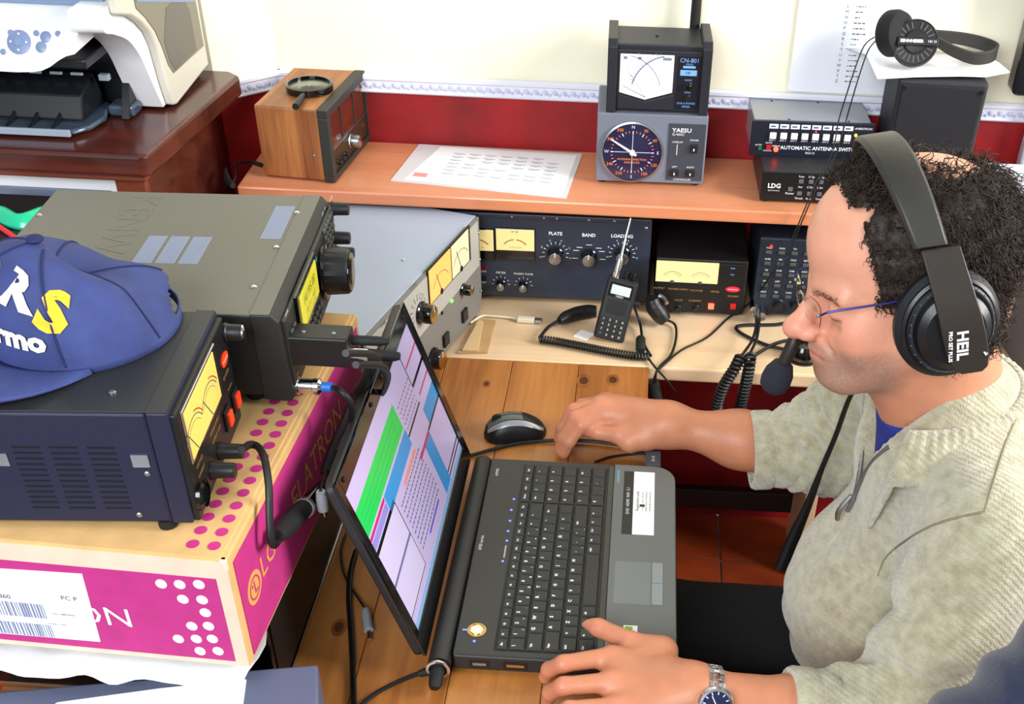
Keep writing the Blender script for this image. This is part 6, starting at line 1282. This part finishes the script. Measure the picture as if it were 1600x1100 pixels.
for k in range(12): mb.box(-.0005, .0005, .0115, .0145, .0053, .0058, Mw @ Matrix.Rotation(k*PI/6, 4, 'Z'))
mb.box(-.0005, .0005, 0, .011, .0056, .006, Mw @ Matrix.Rotation(.6, 4, 'Z')); mb.box(-.0006, .0006, 0, .008, .0056, .006, Mw @ Matrix.Rotation(2.6, 4, 'Z')); mb.build('dial_marks', 'print_white', wt)
# ------------------------------------------------------------------ headset
hs = thing('headset', 'large black headset with boom microphone worn by the seated man', 'headset', tuple(HO)); hs.rotation_euler = HM.to_3x3().normalized().to_euler()
def hl(f, l, u): return Vector((f, l, u))*HS
mat('hs_black', (17, 17, 18), .35, bump=(300, .04)); mat('hs_pad', (24, 26, 32), .5, bump=(120, .1)); mat('hs_leather', (46, 44, 40), .45, bump=(260, .12)); mat('hs_brown', (40, 33, 27), .45)
for sgn in (1, -1):
    Mc = FR(hl(-.012, sgn*.079, -.012), (1, 0, 0), (0, 0, sgn)); Mc = Matrix(((1, 0, 0, hl(-.012, 0, 0).x), (0, 0, sgn, hl(0, sgn*.079, 0).y), (0, 1, 0, hl(0, 0, -.012).z), (0, 0, 0, 1)))
    sc2 = Matrix.Diagonal((1.0, 1.08, 1, 1))
    MB().lathe([(.034, .0), (.048, .001), (.0535, .007), (.0535, .014), (.049, .020), (.040, .021)], Mc @ sc2, 44).build('ear_cushion', 'hs_pad', hs, smooth=True)
    cp_ = MB().lathe([(.0485, .017), (.0490, .024), (.046, .026), (.0445, .0255), (.0435, .030), (.041, .0325), (.038, .032), (.037, .038), (.030, .043), (.001, .045)], Mc @ sc2, 44).build('ear_cup', 'hs_black', hs, smooth=True, angle=25)
    MB().lathe([(.0442, .0262), (.0442, .0285), (.0415, .0325), (.0405, .0325)], Mc @ sc2, 44, False).build('cup_ring', mat('hs_ring', (52, 54, 62), .3, .3), cp_, smooth=True)
    mb = MB()
    for k in range(26): a = 2*PI*k/26; mb.ball(Mc @ sc2 @ Vector((.0424*math.cos(a), .0424*math.sin(a), .0310)), .0010, 6, 4)
    mb.build('ring_dots', 'hp_vent', cp_)
    # yoke plate over the cup
    yk = MB(); V = []; rw_ = [(-.040, .010), (-.035, .0165), (-.022, .0205), (0, .0215), (.02, .021), (.04, .020), (.06, .0195), (.085, .019)]
    for y, hw2 in rw_:
        off = .0485-.022*max(0, (y-.02)/.065)**1.15 if y > .02 else .0485
        for x, d_ in ((-hw2, 0), (-hw2, .0055), (hw2, .0055), (hw2, 0)): V.append(Mc @ Vector((x-.005+.20*y, y, off+d_)))
    n = len(rw_); yk.add(V, [(i*4+k, i*4+(k+1) % 4, (i+1)*4+(k+1) % 4, (i+1)*4+k) for i in range(n-1) for k in range(4)]+[(0, 1, 2, 3), tuple(4*n-4+k for k in range(4))]).build('yoke', 'hs_brown', hs, .0012, smooth=True, angle=40)
    if sgn == 1:
        Mt = Mc @ Matrix.Translation((.006, -.006, .0505)) @ Matrix(((-1, 0, 0, 0), (0, 1, 0, 0), (0, 0, 1, 0), (0, 0, 0, 1))) if False else Mc @ Matrix.Translation((-.002, -.008, .0546))
        Mt = Mt @ Matrix(((0, -1, 0, 0), (-1, 0, 0, 0), (0, 0, -1, 0), (0, 0, 0, 1)))
        mb = MB(); mtext(mb, 'HEIL', .0155, Mt, bold=.03, lift=-.0004); mtext(mb, 'PRO SET PLUS', .0052, Mt @ Matrix.Translation((0, -.0115, 0)), bold=.03, lift=-.0004); mb.build('lettering', 'print_white', hs)
        MB().cyl(Mc @ Vector((-.020, -.014, .044)), Mc @ Vector((-.021, -.015, .051)), .0035, None, 12).build('switch_nut', 'chrome', hs, smooth=True); MB().cyl(Mc @ Vector((-.021, -.015, .05)), Mc @ Vector((-.027, -.022, .054)), .0014, .002, 10).build('toggle_lever', 'chrome', hs, smooth=True)
def band(rows_out, name, m_, w_, th_, drop=0):
    V = []; n = 34
    for i in range(n+1):
        a = math.radians(-71+142*i/n); wl_ = w_*(.78+.22*math.cos(a*1.15)); c = Vector((-.004+.030*math.cos(a), math.sin(a)*(.104-drop), .030+(.124-drop)*math.cos(a)))
        nr = Vector((0, math.sin(a), math.cos(a))).normalized()
        for s_, o_ in ((-1, 0), (-.8, th_), (.8, th_), (1, 0), (.8, -th_*.6), (-.8, -th_*.6)): V.append((c+Vector((s_*wl_*.5, 0, 0))+nr*o_)*HS)
    k = 6; return MB().add(V, [(i*k+j, i*k+(j+1) % k, (i+1)*k+(j+1) % k, (i+1)*k+j) for i in range(n) for j in range(k)]+[tuple(range(k)), tuple(n*k+j for j in range(k))]).build(name, m_, hs, .0012, smooth=True, angle=50)
band(None, 'headband', 'hs_leather', .043, .0045); band(None, 'headband_pad', 'hs_pad', .034, .004, .007)
# boom and microphone
Hi = HM.to_3x3().normalized().to_4x4(); Hi.translation = HO; Hi = Hi.inverted()
bc = Hi @ at(1214, 590, y=1.165); b1 = Hi @ at(1240, 535, y=1.172); b2 = Hi @ at(1252, 505, y=1.185)
MB().tube([hl(-.01, -.118, -.02), hl(.03, -.110, -.03), hl(.065, -.092, -.040), b2, b1, b1.lerp(bc, .7)], [.006, .0055, .0055, .007, .0085, .008], 12, 6).build('boom', 'hs_brown', hs, smooth=True)
ax_ = (bc-b1).normalized(); mb = MB(); Mq = Matrix.Translation(bc) @ ax_.to_track_quat('Z', 'Y').to_matrix().to_4x4()
mb.lathe([(.004, -.024), (.012, -.020), (.0175, -.008), (.0185, .004), (.0165, .013), (.010, .019), (.002, .021)], Mq, 24).build('windscreen', mat('foam_dark', (38, 40, 50), .95, bump=(420, .8)), hs, smooth=True)
# headset cable down the chest
hc3 = [at(1345, 592, y=1.190), at(1326, 625, y=1.195), at(1306, 680, y=1.215), at(1283, 735, y=1.225), at(1262, 790, y=1.23), at(1240, 840, y=1.23), at(1222, 885, y=1.225)]
cb_ = thing('headset_cable', 'black headset cable hanging from the collar past the zip sweater', 'cable', tuple(hc3[2])); MB().tube(rel(cb_, hc3), [.0035, .0042, .0045, .005, .008, .012, .014], 10, 6, flat=.7).build('lead', 'cable', cb_, smooth=True)
# ------------------------------------------------------------------ glasses
gl = thing('eyeglasses', 'rimless eyeglasses with thin blue metal temples on the man', 'glasses', tuple(HO)); gl.rotation_euler = hs.rotation_euler
mat('temple_blue', (48, 52, 120), .3, .6); mat('lens_clear', (250, 252, 255), .02, trans=1, ior=1.12)
for sgn in (1, -1):
    c = Vector((.1085, sgn*.034, -.002)); pl_ = []
    for k in range(28): a = 2*PI*k/28; pl_.append((.0250*(abs(math.cos(a))**.6)*math.copysign(1, math.cos(a)), .0140*(abs(math.sin(a))**.6)*math.copysign(1, math.sin(a))))
    Ml_ = FR(c*HS, Vector((-sgn*0-.12*sgn, 1, 0)), Vector((-.12, 0, 1))); MB().prism(pl_, -.0004, .0004, 'xy', Ml_).build('lens', 'lens_clear', gl)
    MB().tube([hl(.1075-.003, sgn*.057, .002), hl(.1035, sgn*.065, .006), hl(.096, sgn*.0695, .009), hl(.05, sgn*.0765, .012), hl(.0, sgn*.079, .014)], .0013, 8, 5).build('temple', 'temple_blue', gl, smooth=True)
    MB().ball(hl(.1075, sgn*.0565, .002), .0022, 10, 6).build('hinge_screw', 'steel', gl, smooth=True); MB().ball(hl(.101, sgn*.0095, -.008), (.0025, .0022, .0045), 10, 6).build('nose_pad', 'glass', gl, smooth=True)
MB().tube([hl(.1115, .0125, .003), hl(.1125, .006, .0075), hl(.1125, -.006, .0075), hl(.1115, -.0125, .003)], .0013, 8, 5).build('bridge', 'steel', gl, smooth=True)
# ------------------------------------------------------------------ chair
chm = mat('chair_black', (20, 20, 22), .8, var=(60, .2), bump=(250, .2))
ch = thing('office_chair', 'black office chair under the seated man', 'chair', (.52, 1.12, FLOOR))
ZS = -.345-FLOOR
box('seat', chm, ch, -.22, .20, -.21, .21, ZS-.03, ZS+.035, .02, bseg=4); MB().cyl((0, 0, .06), (0, 0, ZS-.03), .028).build('column', 'black_plastic', ch, smooth=True)
MB().prism([(.20, ZS+.02), (.235, ZS+.02), (.30, ZS+.55), (.265, ZS+.55)], -.2, .2, 'xz').build('backrest', chm, ch, .012, bseg=3)
for k in range(5):
    a = 2*PI*k/5+.3; d_ = Vector((math.cos(a), math.sin(a), 0)); MB().tube([d_*.02+Vector((0, 0, .07)), d_*.26+Vector((0, 0, .055))], [.022, .014], 10).build('foot_arm', 'black_plastic', ch, smooth=True); MB().ball(d_*.26+Vector((0, 0, .026)), .025, 12, 8).build('caster', 'rubber', ch, smooth=True)
for s in (-1, 1): MB().tube([(-.20, s*.20, ZS), (-.235, s*.235, ZS+.06), (-.19, s*.25, ZS+.17), (-.05, s*.25, ZS+.19), (.12, s*.25, ZS+.19)], [.022, .022, .02, .02, .018], 12, 6).build('armrest', 'black_plastic', ch, smooth=True)
# ------------------------------------------------------------------ second person's sleeve at the lower right
def sleeve2(P):
    a, b, c = (.347, .70, .180), (.432, .735, .230), (.65, .75, .295)
    d = smin(s_cap(P, a, b, .055, .068), s_cap(P, b, c, .068, .085), .03); s, L_ = along(P, a, c); d = d-.006*np.sin((s+.2*P[..., 2]+.01*np.sin(P[..., 1]*50))*95); d = smin(d, s_cap(P, a, (.34, .62, .10), .052, .045), .03); return d+.002*wob(P, 60)
p2 = skinmesh('person', [surfnet(sleeve2, (.22, .5, .02), (.72, .88, .44), .007)], mat('navy_fleece', (26, 34, 66), .95, var=(60, .15), sheen=.3, bump=(260, .3)), None, None, 2)
tag(p2, 'navy fleece sleeve of a second person at the lower right corner', 'person')
# ------------------------------------------------------------------ printer on the cabinet
mat('prn_white', (232, 232, 234), .35, coat=.2); mat('prn_side', (206, 202, 188), .45); mat('prn_dark', (26, 27, 32), .3); mat('prn_smoke', (120, 114, 100), .3); mat('prn_blue', (120, 140, 172), .35); mat('prn_clear', (60, 74, 90), .12, coat=.5); mat('btn_blue', (120, 134, 170), .35)
pn = thing('inkjet_printer', 'white and grey multifunction inkjet printer on the dark cabinet', 'printer', (-.72, 1.72, TZ+.002))
def yz(pts): return [(y-1.72, z-TZ-.002) for y, z in pts]
S_ = [(1.722, .366), (1.713, .398), (1.707, .433), (1.702, .462), (1.690, .485), (1.668, .505), (1.640, .522)]
side = yz(S_+[(1.60, .535), (1.60, .60), (1.90, .60), (1.895, .372), (1.735, .363)])
MB().prism(side, -.014, 0, 'yz').build('side_panel', 'prn_side', pn, .003, smooth=True, angle=40)
win = yz([(1.742, .408), (1.728, .425), (1.718, .455), (1.704, .482), (1.680, .508), (1.655, .528), (1.655, .585), (1.885, .585), (1.885, .405)])
MB().prism(win, -.002, .0012, 'yz').build('side_window', 'prn_smoke', pn, .001, smooth=True, angle=40)
MB().prism(yz([(1.66, .535), (1.66, .575), (1.88, .53), (1.88, .475)]), .001, .002, 'yz').build('side_stripe', 'prn_blue', pn, .0005)
MB().prism(yz([(1.75, .410), (1.735, .428), (1.728, .46), (1.76, .50), (1.83, .50), (1.85, .47), (1.85, .410)]), .001, .0018, 'yz').build('side_hatch', mat('prn_smoke2', (98, 94, 88), .4), pn, .001)
def sweep(name, prof, x0, x1, m_, th=.012):
    pf = spline([Vector((0, y-1.72, z-TZ-.002)) for y, z in prof], 5); k = len(pf); V = []
    for x in (x0, x1):
        V += [Vector((x, p.y, p.z)) for p in pf]+[Vector((x, p.y+th*1.4, p.z+th*.0)) for p in pf[::-1]]
    n = 2*k; return MB().add(V, [(i, (i+1) % n, (i+1) % n+n, i+n) for i in range(n)]+[tuple(range(n)), tuple(range(n, 2*n))]).build(name, m_, pn, smooth=True, angle=45)
sweep('front_cheek', [(1.712, .366), (1.700, .39), (1.684, .425), (1.668, .458), (1.640, .488), (1.600, .508), (1.572, .520), (1.575, .545)], -.060, -.014, 'prn_white', .085)
# wavy control panel
V = []; nx = 30; rows_ = []
for i in range(nx+1):
    x = -.44+.385*i/nx; wx_ = .465+.030/(1+math.exp(-(x+.085)/.011)); V += [(x, 1.556-1.72, wx_-TZ-.002), (x, 1.560-1.72, wx_+.012-TZ-.002), (x, 1.585-1.72, .515-TZ-.002), (x, 1.625-1.72, .538-TZ-.002), (x, 1.66-1.72, .545-TZ-.002), (x, 1.66-1.72, wx_+.004-TZ-.002)]
cpn = MB().add(V, [(i*6+j, i*6+(j+1) % 6, (i+1)*6+(j+1) % 6, (i+1)*6+j) for i in range(nx) for j in range(6)]+[tuple(range(6)), tuple(nx*6+j for j in range(6))]).build('control_panel', 'prn_white', pn, smooth=True, angle=40)
pa, pb_ = Vector((0, 1.562-1.72, .481-TZ-.002)), Vector((0, 1.585-1.72, .515-TZ-.002)); py_ = (pb_-pa).normalized()
def onp(u, v):
    n_ = Vector((1, 0, 0)).cross(py_); Mi = Matrix.Translation(pn.location); c = CAM-pn.location; d = fw+rt*((u-CXP)/FPX)-up*((v-CYP)/FPX); t = (pa-c).dot(n_)/d.dot(n_); return c+d*t
for u, v, r_, m_, nm in ((30, 66, .0165, 'btn_blue', 'dial_pad'), (72, 58, .0078, 'btn_blue', 'button'), (65, 74, .0078, 'prn_blue', 'button'), (57, 52, .004, 'btn_blue', 'button'), (91, 53, .004, 'btn_blue', 'button'), (5, 81, .004, 'btn_blue', 'button'), (17, 51, .004, 'btn_blue', 'button')):
    p = onp(u, v); Mb = FR(p, (1, 0, 0), py_); k = MB().lathe([(r_, -.002), (r_, .0012), (r_*.85, .002)], Mb, 24).build(nm, m_, pn, smooth=True)
    if r_ > .01:
        MB().lathe([(r_*.36, .0018), (r_*.36, .003)], Mb, 16).build('button', 'prn_blue', k)
        for a in range(4): MB().lathe([(.0014, .0018), (.0014, .0026)], Mb @ Matrix.Translation((r_*.66*math.cos(a*PI/2), r_*.66*math.sin(a*PI/2), 0)), 8).build('button_mark', 'white', k)
box('scanner_lid', 'prn_white', pn, -.44, -.03, -.105, .19, .186, .205, .006, bseg=3); box('lid_gap', 'prn_blue', pn, -.44, -.028, -.10, .185, .176, .187, .002)
box('rear_body', 'prn_dark', pn, -.44, -.014, .0, .17, .004, .178, .004)
box('cavity_roof', 'prn_dark', pn, -.44, -.06, -.13, .0, .098, .112, .003)
MB().prism([(.0, .0), (-.055, .0), (-.02, .06), (.0, .095)], -.062, -.050, 'yz').build('cavity_wall', 'prn_dark', pn, .001)
# output tray, half open with ribs
tr_ = MB().prism([(-.44, -.135), (-.105, -.132), (-.085, -.11), (-.078, -.07), (-.095, -.01), (-.44, -.01)], .002, .010, 'xy').build('output_tray', 'prn_clear', pn, .003, smooth=True, angle=40)
MB().prism([(-.012, .012), (-.10, .012), (-.085, .045), (-.03, .06)], -.44, -.10, 'yz').build('tray_insert', 'prn_dark', pn, .003)
box('tray_lip', mat('tray_pale', (150, 162, 176), .2, coat=.5), pn, -.44, -.105, -.138, -.133, .002, .012, .001)
for i in range(9): MB().prism([(-.005, 0), (.004, 0), (.022, .0), (.014, 0)] if False else [(-.130, .010), (-.075, .010), (-.082, .026)], -.135-.034*i, -.131-.034*i, 'yz').build('tray_rib', 'prn_dark', pn, .0006)
for i in range(10): box('paper_guide', 'tray_pale', pn, -.125-.031*i, -.107-.031*i, -.052, -.048, .062, .066, .0008)
box('paper_stop', 'tray_pale', pn, -.085, -.070, -.050, -.040, .055, .064, .001); box('foot_front', 'prn_clear', pn, -.085, -.045, -.045, -.01, .0, .016, .004)
for x in (-.40, -.04): MB().cyl((x, .15, -.002), (x, .15, .006), .012).build('foot', 'rubber', pn)
pq = [(-.40, -.07), (-.15, -.075), (-.135, .10), (-.40, .11)]
ps_ = MB().prism(pq, 0, .004).build('paper_stack', 'paper_bright', None, .0008); ps_.location = (pn.location.x, pn.location.y, pn.location.z+.2052); tag(ps_, 'white papers lying on top of the printer lid', 'paper sheet')
# pale computer front in the cabinet niche
pc = thing('white_computer', 'white fronted computer with grey drive panel inside the cabinet', 'computer', (-.905, 1.575, .051))
p = at(182, 276, y=1.575); zt = p.z-.051
box('housing', 'prn_white', pc, -.2, p.x+.905, 0, .25, 0, zt, .003); box('drive_panel', mat('drive_grey', (110, 118, 140), .4), pc, -.19, p.x+.905-.012, -.004, .001, .03, zt-.022, .002)
for x0 in (-.10, -.02, .045): box('drive_door', mat('drive_grey2', (92, 99, 122), .4), pc, x0, x0+.055, -.0065, -.003, zt-.052, zt-.034, .001)
MB().lathe([(.014, 0), (.014, .004), (.01, .006)], front(-.06, -.004, zt-.062), 20).build('power_button', 'black_gloss', pc, smooth=True)
# green and red leads left of the transceiver
gr = thing('green_plastic_strap', 'shiny green plastic strap behind the big transceiver', 'strap', tuple(at(30, 345, z=.309)))
MB().tube(rel(gr, [at(-30, 330, z=.309), at(0, 336, z=.309), at(22, 345, z=.309), at(45, 345, z=.309), at(70, 335, z=.309), at(95, 328, z=.309)]), [.012, .013, .011, .013, .012, .008], 10, 5, flat=.45).build('strap', mat('strap_green', (30, 190, 140), .25, coat=.4), gr, smooth=True)
rr_ = thing('red_lead', 'red lead crossing below the green strap', 'cable', tuple(at(15, 365, z=.3045))); MB().tube(rel(rr_, [at(-30, 335, z=.3045), at(0, 355, z=.3045), at(25, 372, z=.3045), at(60, 395, z=.3045)]), .0035, 8, 5).build('lead', mat('lead_red', (225, 40, 60), .4), rr_, smooth=True)
dk_ = thing('dark_storage_box', 'dark box standing behind the transceiver below the green strap', 'box', (-.83, 1.42, 0)); box('body', 'prn_dark', dk_, -.10, .083, -.115, .10, 0, .288, .003); box('lid', 'black_plastic', dk_, -.102, .085, -.117, .102, .288, .30, .002)
# ------------------------------------------------------------------ baseball cap on the power supply
mat('cap_blue', (56, 68, 124), .8, var=(40, .12), bump=(340, .22)); mat('cap_dark', (30, 36, 84), .85, bump=(340, .2)); mat('cap_yellow', (240, 180, 40), .7); mat('cap_white', (245, 240, 225), .7)
CZ = BT+.0045+.1348+.001; cc_ = Vector((-.542, .968, CZ)); PHF = math.radians(-136); RC = .092
cp_ = thing('baseball_cap', 'navy blue baseball cap with yellow and white letters on the power supply', 'cap', tuple(cc_))
def cap_pt(a, t, off=0):
    """a azimuth, t 0 rim .. 1 crown button"""
    b = math.cos(a-PHF); H_ = .089+.010*b-.026*max(0, -b); r = RC*(1-.02*b)*(math.cos(t*PI/2)**.62)*(1+.05*math.sin(t*PI))
    z = H_*math.sin(t*PI/2)**.95
    dent = .010*math.exp(-((a-math.radians(-52))/.30)**2)*math.sin(t*PI)*1.2+.006*math.sin(5*a+1)*math.sin(t*PI)*max(0, .4-b)+.012*math.exp(-((a-math.radians(-12))/.22)**2)*math.sin(min(1, t*1.6)*PI)
    r = r-dent+off; lean = Vector((math.cos(PHF), math.sin(PHF), 0))*(.012*t)
    return Vector((r*math.cos(a), r*math.sin(a), z+off*t*.8))+lean
na, nt_ = 96, 22; V = []; Fs = []
for j in range(nt_+1):
    for i in range(na): V.append(cap_pt(2*PI*i/na+PHF, min(j/nt_, .985)))
for j in range(nt_):
    for i in range(na):
        a = (2*PI*(i+.5)/na) % (2*PI); bk = abs(a-PI)
        if bk < .62 and (j/nt_) < .36*math.sqrt(max(0, 1-(bk/.62)**2)) and j/nt_ > .085: continue
        Fs.append((j*na+i, j*na+(i+1) % na, (j+1)*na+(i+1) % na, (j+1)*na+i))
Fs.append(tuple(nt_*na+i for i in range(na))); cr = MB().add(V, Fs).build('crown', 'cap_blue', cp_, smooth=True, angle=180); s_ = cr.modifiers.new('t', 'SOLIDIFY'); s_.thickness = .0022; s_.offset = -1
for k in range(6):
    a = PHF+math.radians(60*k+(0 if k else 0)); pts_ = [cap_pt(a, t, .0006) for t in np.linspace(.06 if abs(((a-PHF) % (2*PI))-PI) > .62 else .42, .97, 16)]; MB().tube(pts_, .0011, 6).build('seam', 'cap_dark', cp_, smooth=True)
MB().ball(cap_pt(PHF, .985)+Vector((0, 0, .002)), (.008, .008, .004), 14, 8).build('button', 'cap_dark', cp_, smooth=True)
# visor
V = []; nv_, nr_ = 40, 10
for i in range(nv_+1):
    s = -1+2*i/nv_; a = PHF+s*math.radians(72); p0_ = cap_pt(a, .0); L_ = .098*(1-abs(s)**2.6)**.7+.001
    for j in range(nr_+1):
        q = j/nr_; d_ = Vector((math.cos(PHF+s*math.radians(30)), math.sin(PHF+s*math.radians(30)), 0)); V.append(p0_+d_*L_*q+Vector((0, 0, .003+.020*(1-s*s)*math.sin(q*PI*.55)*.5+.010*q*(1-s*s)-.004*q)))
vz = MB().add(V, [(i*(nr_+1)+j, (i+1)*(nr_+1)+j, (i+1)*(nr_+1)+j+1, i*(nr_+1)+j+1) for i in range(nv_) for j in range(nr_)]).build('visor', 'cap_blue', cp_, smooth=True, angle=180); s_ = vz.modifiers.new('t', 'SOLIDIFY'); s_.thickness = .003; s_.offset = 1
def cap_text(txt, size, a0, t0, rot, m_):
    V, Fs = textmesh(txt, size, size*.05); out = []
    for x, y, z in V:
        xx = x*math.cos(rot)-y*math.sin(rot); yy = x*math.sin(rot)+y*math.cos(rot); out.append(cap_pt(a0+xx/RC, t0+yy/.15, .0016))
    MB().add(out, Fs).build('lettering', m_, cp_)
cap_text('A', .060, math.radians(-124), .60, .10, 'cap_white'); cap_text('R', .060, math.radians(-96), .60, -.25, 'cap_white'); cap_text('S', .062, math.radians(-73), .44, -.5, 'cap_yellow'); cap_text('Palermo', .029, math.radians(-112), .27, -.12, 'cap_white')
